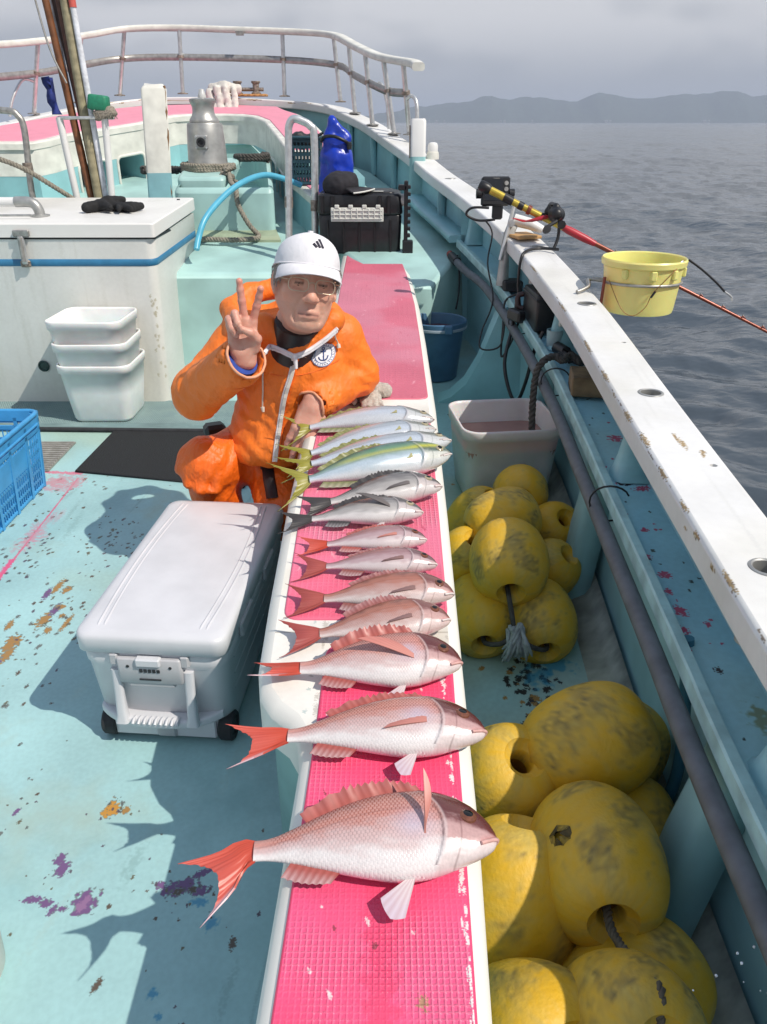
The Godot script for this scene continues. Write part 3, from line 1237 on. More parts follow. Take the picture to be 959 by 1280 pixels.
	for k in 60:
		cs.blob(rng.randf_range(-0.01, 0.11), rng.randf_range(0.5, 3.6), rng.randf_range(0.002, 0.005), rng.randf_range(0.002, 0.006), 0.0, red if k % 2 else Color(0.03, 0.04, 0.04), 0.8)
	cs.blob(0.09, 1.06, 0.03, 0.04, 0, Color(0.16, 0.15, 0.05), 1.1, Color(0, 0, 0, 0), 0.6, 0.5)
	mb = MB.new()
	for i in last_aft:
		var v0: float = cap_in[i].z
		var v1: float = cap_in[i + 1].z
		var prof := [[0.14, -0.242], [0.012, -0.24], [0.006, -0.224], [-0.004, -0.222], [-0.012, -0.228], [-0.012, -0.262], [0.055, -0.266]]
		for j in prof.size() - 1:
			mb.grp = j + 1
			mb.quad(cap_point(i, prof[j][0], prof[j][1]), cap_point(i + 1, prof[j][0], prof[j][1]), cap_point(i + 1, prof[j + 1][0], prof[j + 1][1]), cap_point(i, prof[j + 1][0], prof[j + 1][1]), cs.uv(prof[j][0], v0), cs.uv(prof[j][0], v1), cs.uv(prof[j + 1][0], v1), cs.uv(prof[j + 1][0], v0))
	put("shelf", mb, cs.material(0.4), t)
	mb = MB.new()
	for i in last_aft:
		var ends := []
		for j in [i, i + 1]:
			var wob := noise.get_noise_1d(j * 3.7) * 0.0025
			ends.append([cap_point(j, 0.006, -0.2225), cap_point(j, -0.014 + wob, -0.2215), cap_point(j, -0.018 + wob, -0.226), cap_point(j, -0.017, -0.262), cap_point(j, 0.006, -0.268)])
		for k in 4:
			mb.grp = k + 1
			mb.quad(ends[0][k], ends[1][k], ends[1][k + 1], ends[0][k + 1])
	put("shelf_lip", mb, mat(Color(0.36, 0.56, 0.57), 0.45, 0.2, 2.0, 0.0, 0.0, 74, 0.02), t)
	# ribs: knees above the shelf and broad frames below it
	var chip := Canvas.new(0, 0, 0.3, 0.8, 300.0, 79)
	chip.fill(Color(0.25, 0.48, 0.53), 0.15, 3.0, Color(0.30, 0.49, 0.49), 0.5)
	chip.blob(0.17, 0.13, 0.03, 0.035, 0, red, 1.2)
	chip.blob(0.2, 0.11, 0.02, 0.02, 0, red, 1.2)
	chip.blob(0.12, 0.10, 0.012, 0.02, 0, red, 1.2)
	var rib_mat := chip.material(0.4)
	for d in [0.92, 2.01, 3.06, 3.92, 4.62]:
		var f := cap_at(d)
		mb = MB.new()
		var rings := []
		var uvs := []
		for s in [[-0.242, 0.018, 0.055], [-0.225, 0.026, 0.040], [-0.18, 0.035, 0.030], [-0.10, 0.048, 0.026], [-0.062, 0.052, 0.026]]:
			var ring := []
			var ru := []
			for q in [[0.135, -1.0], [s[1] + 0.02, -1.0], [s[1] + 0.005, -0.75], [s[1], -0.3], [s[1], 0.3], [s[1] + 0.005, 0.75], [s[1] + 0.02, 1.0], [0.135, 1.0]]:
				var p := cap_between(f, q[0], s[0])
				p.z -= q[1] * s[2]
				ring.append(p)
				ru.append(Vector2(q[0] * 2.0, (s[0] + 0.25) * 1.2))
			ru.append(ru[0])
			rings.append(ring)
			uvs.append(ru)
		mb.loft(rings, true, false, uvs)
		put("knee", mb, rib_mat if d > 1.5 and d < 3.5 else M.teal_wall, t)
	for r in [[1.02, 0.10, 0.075], [2.16, 0.11, 0.055], [3.05, 0.06, 0.04]]:
		var f := cap_at(r[0])
		mb = MB.new()
		var rings := []
		for s in [[0.0, 0.012, 1.15], [0.12, 0.004, 1.05], [0.5, -0.002, 0.95], [1.0, 0.004, 0.85]]:
			var ring := []
			for q in [[0.08, -1.0], [s[1] + 0.018, -1.0], [s[1] + 0.004, -0.85], [s[1], -0.6], [s[1], 0.6], [s[1] + 0.004, 0.85], [s[1] + 0.018, 1.0], [0.08, 1.0]]:
				var p := cap_between(f, q[0] - r[2] * (1.0 - s[0]), 0.0)
				p.z -= q[1] * r[1] * s[2] * 0.55
				var y0 := floor_d(-p.z) - 0.01
				p.y = lerpf(y0, cap_in[int(f)].y - 0.262, s[0])
				ring.append(p)
			rings.append(ring)
		mb.loft(rings, true, false)
		put("frame_rib", mb, M.teal_wall, t)
	# the big curved web frame abreast the blue bucket
	mb = MB.new()
	var web := [[0.26, 0.20], [0.275, 0.225], [0.33, 0.245], [0.40, 0.31], [0.46, 0.42], [0.505, 0.55], [0.545, 0.66], [0.60, 0.70], [0.69, 0.70], [0.69, 0.15], [0.26, 0.15]]
	var ra := []
	var rb := []
	for p in web:
		ra.append(D(p[0], p[1], 3.62))
		rb.append(D(p[0], p[1] + 0.01, 3.72))
	mb.loft([ra, rb], true, false)
	for side in [ra, rb]:
		var flat := PackedVector2Array()
		for p in side:
			flat.append(Vector2(p.x, p.y))
		mb.grp += 1
		var tr := Geometry2D.triangulate_polygon(flat)
		for k in range(0, tr.size(), 3):
			mb.tri(side[tr[k]], side[tr[k + 1]], side[tr[k + 2]])
	put("web_frame", mb, M.teal_wall, t)
	# short shelf towards the bow, and posts of the bow part
	mb = MB.new()
	var sa := int(cap_at(4.72))
	var sb := int(cap_at(5.75))
	var sh := []
	for i in range(sa, sb + 1):
		sh.append([cap_point(i, 0.055, -0.20), cap_point(i, -0.055, -0.20), cap_point(i, -0.065, -0.212), cap_point(i, -0.06, -0.24), cap_point(i, 0.055, -0.235)])
	mb.loft(sh)
	put("short_shelf", mb, M.teal_wall, t)
	for d in [5.15, 6.35, 6.9, 7.4]:
		var f := cap_at(d)
		mb = MB.new()
		var rings := []
		for s in [0.0, 1.0]:
			var ring := []
			for q in [[0.058, -0.035], [0.02 - 0.01 * s, -0.03], [0.015 - 0.01 * s, 0.0], [0.02 - 0.01 * s, 0.03], [0.058, 0.035]]:
				var p := cap_between(f, q[0], 0.0)
				p.z -= q[1]
				p.y = lerpf(side_d(d) - 0.02, cap_d(d) - 0.064, s)
				ring.append(p)
			rings.append(ring)
		mb.loft(rings)
		put("frame_rib", mb, M.teal_wall, t)
	# hull outside
	mb = MB.new()
	mb.grp = 1
	for i in n - 1:
		for s in [[0.0, -0.05, 0.152, 0.148], [1.0, 0.0, 0.0, 0.0]]:
			pass
		var p0 := cap_point(i, 0.152, -0.06)
		var p1 := cap_point(i + 1, 0.152, -0.06)
		var q0 := cap_point(i, 0.06, 0.0); q0.y = -0.9
		var q1 := cap_point(i + 1, 0.06, 0.0); q1.y = -0.9
		mb.quad(q0, q1, p1, p0)
	mb.flip(0)
	put("hull_side", mb, M.white, t)
	# grey conduit lashed under the shelf's lip
	var pts := []
	for d in [0.35, 0.7, 1.0, 1.3, 1.7, 2.1, 2.6, 3.1, 3.6, 4.0, 4.3, 4.58]:
		pts.append(cap_between(cap_at(d), -0.040 - (0.02 if d > 4.2 else 0.0), -0.285 - (0.01 if d > 4.2 else 0.0)))
	pts = curve(pts, 4)
	origin = pts[0]
	var pt := thing("conduit_pipe", "long grey pipe running under the lip of the bulwark shelf", "pipe", pts[0])
	put("pipe", tube_of(pts, 0.021, 14), M.pipe, pt)
	put("sleeve", tube_of(pts.slice(0, 4), 0.0245, 14), mat(Color(0.05, 0.17, 0.32), 0.4, 0.1, 4.0), pt)
	put("end_cap", tube_of([pts[-3] + Vector3(0, 0.001, 0), pts[-2], pts[-1]], 0.025, 14), M.black, pt)
	put("red_plug", tube_of([pts[-1], pts[-1] + (pts[-1] - pts[-3]).normalized() * 0.045], 0.020, 12), mat(Color(0.30, 0.04, 0.03), 0.5, 0.2, 4.0), pt)
	for d in [1.88, 2.75, 3.4]:
		var c := cap_between(cap_at(d), -0.02, -0.25)
		var lp := []
		for k in 17:
			var a := PI * 0.15 + TAU * 0.78 * k / 16
			lp.append(c + Vector3(cos(a) * 0.052 + 0.012, sin(a) * 0.052 - 0.006, sin(a * 1.5) * 0.012))
		put("cable_tie", tube_of(lp, 0.0028, 6), M.black, pt)


# ---------------------------------------------------------------- the bench
func pad_material(cv: Canvas, col: Color, worn: float, seed_: int, pitch: float) -> StandardMaterial3D:
	# woven non-slip sheet: crossing raised threads, rubbed pale on their crests
	cv.fill(col, 0.10, 2.5, Color(minf(col.r * 1.06, 0.9), col.g * 1.9, col.b * 1.7), 0.5)
	var hm := Image.create(cv.w, cv.h, false, Image.FORMAT_RGBA8)
	var wn := FastNoiseLite.new(); wn.seed = seed_; wn.frequency = 3.0 / cv.per; wn.fractal_octaves = 3
	var A := wn.get_image(cv.w, cv.h).get_data()
	var fn := FastNoiseLite.new(); fn.seed = seed_ + 4; fn.frequency = 0.25; fn.fractal_octaves = 2
	var B := fn.get_image(cv.w, cv.h).get_data()
	var hd := PackedByteArray()
	hd.resize(cv.w * cv.h)
	var rad := PI / pitch / cv.per
	var i := 0
	for y in cv.h:
		var sy := absf(sin((y) * rad))
		for x in cv.w:
			var sx := absf(sin(x * rad))
			var net := maxf(1.0 - sx * 1.6, 1.0 - sy * 1.6)
			var patch := clampf((A[i] - 108) / 60.0, 0.0, 1.0)
			net = clampf(net, 0.0, 1.0) * (0.25 + 0.75 * patch) * (0.12 if pitch > 0.02 else 1.0)
			hd[i] = int(110 + net * 110 + (B[i] - 128) * 0.15)
			var k := i * 3
			var pale := net * worn * (0.4 + 0.6 * B[i] / 255.0)
			cv.data[k] = int(lerpf(cv.data[k], 246, pale * 0.55))
			cv.data[k + 1] = int(lerpf(cv.data[k + 1], 178, pale))
			cv.data[k + 2] = int(lerpf(cv.data[k + 2], 190, pale))
			i += 1
	hm = Image.create_from_data(cv.w, cv.h, false, Image.FORMAT_L8, hd)
	hm.convert(Image.FORMAT_RGBA8)
	hm.bump_map_to_normal_map(5.0)
	var m := StandardMaterial3D.new()
	m.roughness = 0.42
	m.normal_enabled = true
	m.normal_texture = ImageTexture.create_from_image(hm)
	m.normal_scale = 0.7
	return m


func round_poly(pts: Array, r: float, seg := 5) -> PackedVector2Array:
	var out := PackedVector2Array()
	var n := pts.size()
	for i in n:
		var p: Vector2 = pts[i]
		var a: Vector2 = pts[(i + n - 1) % n] - p
		var b: Vector2 = pts[(i + 1) % n] - p
		var ang := absf(a.angle_to(b))
		if ang > 2.6:
			out.append(p)
			continue
		var rr := minf(r, minf(a.length(), b.length()) * 0.45)
		var s := p + a.normalized() * rr
		var e := p + b.normalized() * rr
		for k in seg + 1:
			var t := float(k) / seg
			out.append(s.lerp(p, t).lerp(p.lerp(e, t), t))
	return out


func make_bench():
	var t := thing("bench", "long low white bench with pink woven mats, fish laid across it", "bench", D(0, 0, 2.0))
	var outline := []
	for p in [[0.137, -0.8], [0.141, 0.578], [0.154, 0.87], [0.161, 1.26], [0.172, 1.82], [0.181, 2.53], [0.179, 3.2], [0.172, 3.71], [0.152, 4.2], [0.119, 4.67], [0.11, 4.76], [-0.243, 4.76], [-0.245, 4.1], [-0.25, 3.0], [-0.255, 2.45], [-0.262, 1.9], [-0.258, 1.45], [-0.253, 1.24], [-0.24, 1.165], [-0.212, 1.12], [-0.178, 1.09], [-0.156, 1.05], [-0.148, 1.0], [-0.150, 0.95], [-0.158, 0.774], [-0.167, 0.578], [-0.20, -0.8]]:
		outline.append(Vector2(p[0], p[1]))
	var mb := MB.new()
	mb.slab(PackedVector2Array(outline), bench_d, 0.095, 0.026)
	var wc := Canvas.new(-0.3, 0.3, 0.5, 2.4, 500.0, 83)
	wc.fill(Color(0.76, 0.75, 0.70), 0.09, 4.0, Color(0.62, 0.60, 0.52), 0.6)
	for k in 130:
		var side := 0.135 if k % 2 else -0.14
		wc.blob(side + rng.randf_range(-0.015, 0.02), rng.randf_range(0.4, 2.5), rng.randf_range(0.002, 0.006), rng.randf_range(0.003, 0.018), 0.0, Color(0.45, 0.43, 0.38) if k % 3 else Color(0.36, 0.46, 0.45), 1.0, Color(0, 0, 0, 0), 0.7)
	wc.stroke(Vector2(-0.26, 1.335), Vector2(0.17, 1.335), 0.0022, Color(0.40, 0.38, 0.33), 0.3, 0.8)
	plan_uv(mb, wc)
	put("bench_top", mb, wc.material(0.38), t)
	# the moulded base under it
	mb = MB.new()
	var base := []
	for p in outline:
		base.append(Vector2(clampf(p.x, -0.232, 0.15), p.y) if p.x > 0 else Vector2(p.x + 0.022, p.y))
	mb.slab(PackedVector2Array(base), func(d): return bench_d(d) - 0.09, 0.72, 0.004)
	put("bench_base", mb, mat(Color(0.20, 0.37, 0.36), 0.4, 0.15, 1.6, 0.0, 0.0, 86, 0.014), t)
	# three inlaid mats
	var near := [[0.117, -0.6], [0.120, 0.578], [0.129, 0.87], [0.136, 1.15], [0.140, 1.295], [-0.118, 1.295], [-0.124, 1.05], [-0.132, 0.85], [-0.144, 0.578], [-0.17, -0.6]]
	var mid := [[0.140, 1.375], [0.147, 1.82], [0.155, 2.46], [-0.21, 2.46], [-0.222, 1.9], [-0.217, 1.375]]
	var far := [[0.157, 2.57], [0.154, 3.2], [0.148, 3.71], [0.127, 4.2], [0.094, 4.67], [0.088, 4.72], [-0.213, 4.72], [-0.218, 4.1], [-0.222, 2.57]]
	var k := 0
	for spec in [[near, 0.30, 1.02, 820.0, PINK, 0.55, 0.0085], [mid, 1.36, 1.12, 760.0, Color(0.74, 0.12, 0.21), 0.75, 0.012], [far, 2.55, 2.4, 420.0, Color(0.60, 0.135, 0.20), 0.12, 0.022]]:
		var poly := []
		for p in spec[0]:
			poly.append(Vector2(p[0], p[1]))
		var cv := Canvas.new(-0.26, spec[1], 0.45, spec[2], spec[3], 90 + k)
		var m := pad_material(cv, spec[4], spec[5], 95 + k, spec[6])
		if k == 0:      # rubbed smooth down the middle, flakes along the right edge
			for q in 9:
				cv.blob(0.0 + rng.randfn() * 0.02, rng.randf_range(0.35, 0.85), 0.022, 0.16, 0.0, Color(0.76, 0.07, 0.165), 0.7, Color(0, 0, 0, 0), 0.7, 0.6)
			for q in 130:
				cv.blob(0.118 + absf(rng.randfn()) * -0.004, rng.randf_range(0.45, 1.28), rng.randf_range(0.001, 0.003), rng.randf_range(0.002, 0.010), 0.0, Color(0.80, 0.70, 0.68), 1.0)
			for q in 34:
				cv.blob(rng.randf_range(-0.11, 0.11), rng.randf_range(0.4, 1.25), rng.randf_range(0.0015, 0.004), rng.randf_range(0.002, 0.008), 0.4, Color(0.80, 0.55, 0.56) if q % 2 else Color(0.30, 0.05, 0.08), 1.1)
			for q in [[0.045, 0.835], [0.04, 0.80], [0.055, 0.86], [0.05, 0.60], [0.065, 0.52]]:
				cv.blob(q[0], q[1], 0.006, 0.009, 0.2, Color(0.42, 0.22, 0.14), 1.2)
		else:
			for q in 60:
				cv.blob(rng.randf_range(-0.2, 0.14), spec[1] + rng.randf() * spec[2], rng.randf_range(0.001, 0.004), rng.randf_range(0.003, 0.02), rng.randf_range(-0.5, 0.5), Color(0.80, 0.42, 0.48) if q % 3 else Color(0.40, 0.05, 0.10), 1.1, Color(0, 0, 0, 0), 0.6)
		m.albedo_texture = cv.texture()
		mb = MB.new()
		mb.slab(round_poly(poly, 0.035), func(d): return bench_d(d) + 0.004, 0.008, 0.004, 1.0, false)
		plan_uv(mb, cv)
		put("seat_mat", mb, m, t)
		k += 1


# ---------------------------------------------------------------- the bow
func ubench_d(d: float) -> float:
	return 0.456 + 0.14 * d


func make_bow():
	var t := thing("bow_bench", "curved white bow bench with pale pink top around the foredeck", "bench", D(-1.5, 0.9, 7.0))
	var inner := [[-3.05, 6.194], [-2.553, 6.194], [-2.472, 6.326], [-2.407, 6.536], [-2.212, 6.798], [-2.001, 7.078], [-1.87, 7.38], [-1.804, 7.50], [-1.66, 7.56], [-1.40, 7.56], [-1.248, 7.54], [-1.123, 7.45], [-0.999, 7.206], [-0.817, 6.5], [-0.70, 6.02], [-0.665, 5.85]]
	var outer := [[-0.33, 5.85], [-0.40, 6.25], [-0.47, 6.65], [-0.60, 7.2], [-0.73, 7.55], [-0.86, 7.78], [-0.98, 8.0], [-1.34, 8.10], [-1.8, 8.14], [-2.2, 8.07], [-2.68, 7.67], [-3.07, 6.93], [-3.2, 6.5], [-3.2, 6.194]]
	var poly := PackedVector2Array()
	for p in inner + outer:
		poly.append(Vector2(p[0], p[1]))
	var mb := MB.new()
	mb.slab(poly, func(d): return ubench_d(d) - 0.006, 0.05, 0.012)
	put("seat_rim", mb, M.white_old, t)
	var pad := PackedVector2Array()
	for i in inner.size():
		var a := Vector2(inner[maxi(i - 1, 0)][0], inner[maxi(i - 1, 0)][1])
		var b := Vector2(inner[mini(i + 1, inner.size() - 1)][0], inner[mini(i + 1, inner.size() - 1)][1])
		var tt := (b - a).normalized()
		pad.append(Vector2(inner[i][0], inner[i][1]) + Vector2(-tt.y, tt.x) * 0.05)
	for p in outer:
		pad.append(Vector2(p[0] - (0.03 if p[0] > -1.0 and p[1] < 7.9 else 0.0), p[1]))
	pad[inner.size()].y += 0.04
	pad[inner.size() - 1].y += 0.04
	mb = MB.new()
	mb.slab(pad, ubench_d, 0.012, 0.005, 1.0, false)
	put("seat_top", mb, M.pale_pink, t)
	# the upright front: a white band over teal, with four dark locker mouths
	var band := []
	var sill := []
	for p in inner:
		band.append([D(p[0], ubench_d(p[1]) - 0.05, p[1] + 0.012), D(p[0], ubench_d(p[1]) - 0.235, p[1] + 0.012)])
	mb = MB.new()
	mb.loft(band, false, false)
	put("front_band", mb, M.white_old, t)
	var panel_mat := mat(Color(0.26, 0.50, 0.53), 0.4, 0.1, 1.0)
	var pts := []
	for p in inner:
		pts.append(Vector2(p[0], p[1]))
	# mouths as [segment, from, to]
	var mouths := {3: [0.15, 0.92], 4: [0.25, 0.97], 5: [0.05, 0.9], 12: [0.45, 0.86], 13: [0.2, 0.8]}
	for i in pts.size() - 1:
		var a: Vector2 = pts[i]
		var b: Vector2 = pts[i + 1]
		var cuts := [0.0, 1.0]
		if mouths.has(i):
			cuts = [0.0, mouths[i][0], mouths[i][1], 1.0]
		for k in cuts.size() - 1:
			var p := a.lerp(b, cuts[k]) + Vector2(0, 0.014)
			var q := a.lerp(b, cuts[k + 1]) + Vector2(0, 0.014)
			var tp := D(p.x, ubench_d(p.y) - 0.235, p.y)
			var tq := D(q.x, ubench_d(q.y) - 0.235, q.y)
			var bp := D(p.x, fore_d(p.y) - 0.02, p.y)
			var bq := D(q.x, fore_d(q.y) - 0.02, q.y)
			if cuts.size() == 4 and k == 1:
				# return walls of the mouth, going back under the seat
				var nrm := Vector2(-(q - p).y, (q - p).x).normalized() * 0.6
				if nrm.y < 0 and i < 9:
					nrm = -nrm
				var back := Vector3(nrm.x, 0, -nrm.y)
				var dark := MB.new()
				dark.quad(bp + back, bq + back, tq + back, tp + back)
				dark.quad(bp, bp + back, tp + back, tp)
				dark.quad(bq, bq + back, tq + back, tq)
				dark.quad(tp, tq, tq + back, tp + back)
				var rr := []
				for c in MB.rrect((tq - tp).length() + 0.02, (tp - bp).length() + 0.02, 0.04, 3):
					rr.append((tp + bq) * 0.5 + (tq - tp).normalized() * c.x + Vector3.UP * c.y)
				var ring := MB.new()
				ring.tube(rr + [rr[0]], 0.012, 6)
				put("mouth_rim", ring, M.white_old, t)
				put("locker_mouth", dark, M.teal_wall, t)
			else:
				var low := MB.new()
				low.quad(bp, bq, tq, tp)
				put("front_panel", low, panel_mat, t)
	# lower seat on the right leg of the curve
	t = thing("side_bench", "lower pink topped seat behind the black tackle box", "bench", D(-0.4, 0.9, 5.3))
	var lowf := func(d): return 0.30 + 0.14 * d
	mb = MB.new()
	mb.slab(PackedVector2Array([Vector2(-0.69, 5.86), Vector2(-0.575, 5.574), Vector2(-0.439, 5.194), Vector2(-0.37, 4.96), Vector2(-0.05, 4.96), Vector2(-0.16, 5.4), Vector2(-0.33, 5.86)]), func(d): return lowf.call(d) - 0.006, 0.05, 0.012)
	put("seat_rim", mb, M.white_old, t)
	mb = MB.new()
	mb.slab(PackedVector2Array([Vector2(-0.62, 5.84), Vector2(-0.525, 5.574), Vector2(-0.389, 5.194), Vector2(-0.33, 5.0), Vector2(-0.09, 5.0), Vector2(-0.19, 5.4), Vector2(-0.36, 5.84)]), lowf, 0.012, 0.005, 1.0, false)
	put("seat_top", mb, M.pale_pink, t)
	mb = MB.new()
	mb.slab(PackedVector2Array([Vector2(-0.67, 5.86), Vector2(-0.555, 5.574), Vector2(-0.419, 5.194), Vector2(-0.35, 4.97), Vector2(-0.07, 4.97), Vector2(-0.18, 5.4), Vector2(-0.35, 5.86)]), func(d): return lowf.call(d) - 0.05, 0.5, 0.004)
	put("seat_base", mb, M.teal_wall, t)
	# anchor pedestal under the capstan
	t = thing("capstan_pedestal", "low teal pedestal block under the grey capstan", "pedestal", D(-1.0, 0.78, 5.4))
	mb = MB.new()
	var ped := PackedVector2Array([Vector2(-1.34, 5.30), Vector2(-0.70, 5.30), Vector2(-0.84, 6.25), Vector2(-1.05, 6.9), Vector2(-1.45, 6.9), Vector2(-1.40, 6.2)])
	mb.slab(round_poly(Array(ped), 0.05), func(d): return 0.345 + 0.137 * d, 0.34, 0.03)
	put("block", mb, M.foredeck, t)
	mb = MB.new()
	mb.slab(round_poly([Vector2(-1.34, 5.42), Vector2(-1.03, 5.42), Vector2(-1.03, 6.1), Vector2(-1.40, 6.1)], 0.04), func(d): return 0.385 + 0.137 * d, 0.06, 0.02)
	put("plinth", mb, M.foredeck, t)
	mb = MB.new()
	mb.slab(PackedVector2Array([Vector2(-1.36, 5.2), Vector2(-0.66, 5.2), Vector2(-0.70, 5.34), Vector2(-1.34, 5.34)]), func(d): return fore_d(d) + 0.035 + (d - 5.2) * 0.12, 0.06, 0.02)
	put("skirt", mb, M.teal_stain, t)


func make_rails():
	var t := thing("bow_rail", "white topped steel guard rail curving round the bow", "railing", D(-1.5, 1.65, 7.9))
	var top := []
	for p in [[0.235, 1.80, 5.95], [0.205, 1.835, 6.2], [0.08, 1.872, 6.5], [-0.057, 1.916, 6.75], [-0.22, 2.01, 7.2], [-0.33, 2.082, 7.5], [-0.40, 2.125, 7.75], [-0.49, 2.155, 7.92], [-0.66, 2.18, 8.06], [-0.934, 2.199, 8.15], [-1.4, 2.218, 8.22], [-1.857, 2.234, 8.26], [-2.317, 2.215, 8.13], [-2.608, 2.127, 7.75], [-2.989, 2.008, 7.0], [-3.25, 1.93, 6.0], [-3.35, 1.85, 4.8]]:
		top.append(D(p[0], p[1] - 0.02, p[2]))
	var line := curve(top, 4)
	var rings := []
	for i in line.size():
		var a: Vector3 = line[maxi(i - 1, 0)]
		var b: Vector3 = line[mini(i + 1, line.size() - 1)]
		var tn := (b - a).normalized()
		var side := tn.cross(Vector3.UP).normalized()
		var ring := []
		for c in MB.rrect(0.085, 0.05, 0.018, 3):
			ring.append(line[i] + side * c.x + Vector3.UP * c.y)
		rings.append(ring)
	var mb := MB.new()
	mb.loft(rings)
	put("hand_rail", mb, M.white_old, t)
	var posts := [[0.20, 1.36, 6.55, 0.14, 1.85, 6.40], [0.084, 1.364, 6.646, -0.003, 1.877, 6.626], [-0.088, 1.424, 6.982, -0.146, 1.957, 6.962], [-0.245, 1.514, 7.466, -0.289, 2.038, 7.446], [-0.39, 1.609, 7.938, -0.439, 2.124, 7.918], [-0.925, 1.66, 8.182, -0.915, 2.182, 8.162], [-1.892, 1.683, 8.25, -1.862, 2.21, 8.24], [-2.479, 1.668, 8.218, -2.334, 2.191, 8.14], [-2.76, 1.60, 7.85, -2.60, 2.11, 7.75], [-3.0, 1.508, 7.432, -2.83, 2.04, 7.36], [-3.25, 1.40, 6.6, -3.1, 1.97, 6.5]]
	var mids := []
	for p in posts:
		var a := D(p[0], p[1], p[2])
		var b := D(p[3], p[4], p[5])
		put("post", tube_of([a, b], 0.019, 10), M.steel, t)
		put("clamp", tube_of([a.lerp(b, 0.555), a.lerp(b, 0.60)], 0.031, 10), M.rust_steel, t)
		mb = MB.new()
		mb.lathe([Vector2(0, 0.0), Vector2(0.05, 0.0), Vector2(0.05, 0.008), Vector2(0.022, 0.014), Vector2(0, 0.014)], 16, Transform3D(Basis(), a))
		put("foot_plate", mb, M.rust_steel if p[2] > 7.8 else M.galv, t)
		mids.append(a.lerp(b, 0.57))
	line = curve(mids, 4)
	rings = []
	for i in line.size():
		var a: Vector3 = line[maxi(i - 1, 0)]
		var b: Vector3 = line[mini(i + 1, line.size() - 1)]
		var side := (b - a).normalized().cross(Vector3.UP).normalized()
		rings.append([line[i] + side * 0.004 + Vector3.UP * 0.028, line[i] - side * 0.004 + Vector3.UP * 0.028, line[i] - side * 0.004 - Vector3.UP * 0.028, line[i] + side * 0.004 - Vector3.UP * 0.028])
	mb = MB.new()
	mb.loft(rings)
	put("mid_bar", mb, mat(Color(0.33, 0.33, 0.32), 0.4, 0.25, 5.0, 0.5), t)
	put("brace", tube_of(curve([D(-0.04, 1.72, 6.88), D(-0.01, 1.70, 6.86), D(0.03, 1.58, 6.8), D(0.045, 1.40, 6.78)], 5), 0.014, 8), M.steel, t)
	put("brace", tube_of(curve([D(0.17, 1.60, 6.45), D(0.21, 1.62, 6.42), D(0.245, 1.56, 6.38), D(0.25, 1.36, 6.35)], 5), 0.014, 8), M.steel, t)
	put("brace", tube_of(curve([D(-2.93, 1.75, 7.40), D(-2.99, 1.76, 7.3), D(-3.06, 1.62, 7.2), D(-3.09, 1.49, 7.15)], 5), 0.012, 8), M.steel, t)
	# small clamp seen on the front rail
	put("lamp_bracket", box_at(D(-1.30, 2.165, 8.16), Vector3(0.07, 0.035, 0.03)), M.galv, t)
	# hand hoop on the right of the foredeck
	t = thing("grab_hoop", "upside down U of bent steel tube beside the dark teal basket", "grab rail", D(-0.48, 0.82, 4.9))
	put("tube", tube_of(curve([D(-0.566, 0.72, 4.80), D(-0.556, 1.0, 4.84), D(-0.541, 1.36, 4.86), D(-0.532, 1.435, 4.86), D(-0.505, 1.465, 4.86), D(-0.46, 1.455, 4.86), D(-0.415, 1.43, 4.86), D(-0.394, 1.37, 4.86), D(-0.404, 1.0, 4.85), D(-0.413, 0.70, 4.84)], 6), 0.021, 12), M.steel, t)
	for x in [[-0.556, 1.06], [-0.404, 1.04]]:
		put("coupling", tube_of([D(x[0] - 0.001, x[1] - 0.06, 4.845), D(x[0] + 0.001, x[1], 4.85)], 0.025, 12), M.rust_steel, t)
	# and its like on the left
	t = thing("grab_hoop", "bent grey tube hoop with rope, at far left behind the white locker", "grab rail", D(-2.2, 1.0, 5.2))
	put("tube", tube_of(curve([D(-2.19, 0.75, 5.2), D(-2.202, 1.06, 5.2), D(-2.175, 1.40, 5.2), D(-2.20, 1.485, 5.2), D(-2.26, 1.51, 5.2), D(-2.5, 1.515, 5.2), D(-2.9, 1.50, 5.2)], 6), 0.019, 12), M.galv, t)
	put("clip", tube_of([D(-2.196, 1.17, 5.2), D(-2.197, 1.225, 5.2)], 0.03, 10), M.rust_steel, t)
	solo("mooring_line", rope_mb(curve([D(-3.2, 1.37, 5.3), D(-2.6, 1.29, 5.22), D(-2.359, 1.25, 5.17), D(-2.2, 1.19, 5.16), D(-2.08, 1.11, 5.18), D(-1.95, 1.0, 5.25), D(-1.85, 0.86, 5.4)], 5), 0.016, 3, 0.06), M.rope, "grey rope sagging from the left hoop down behind the white locker", "rope")


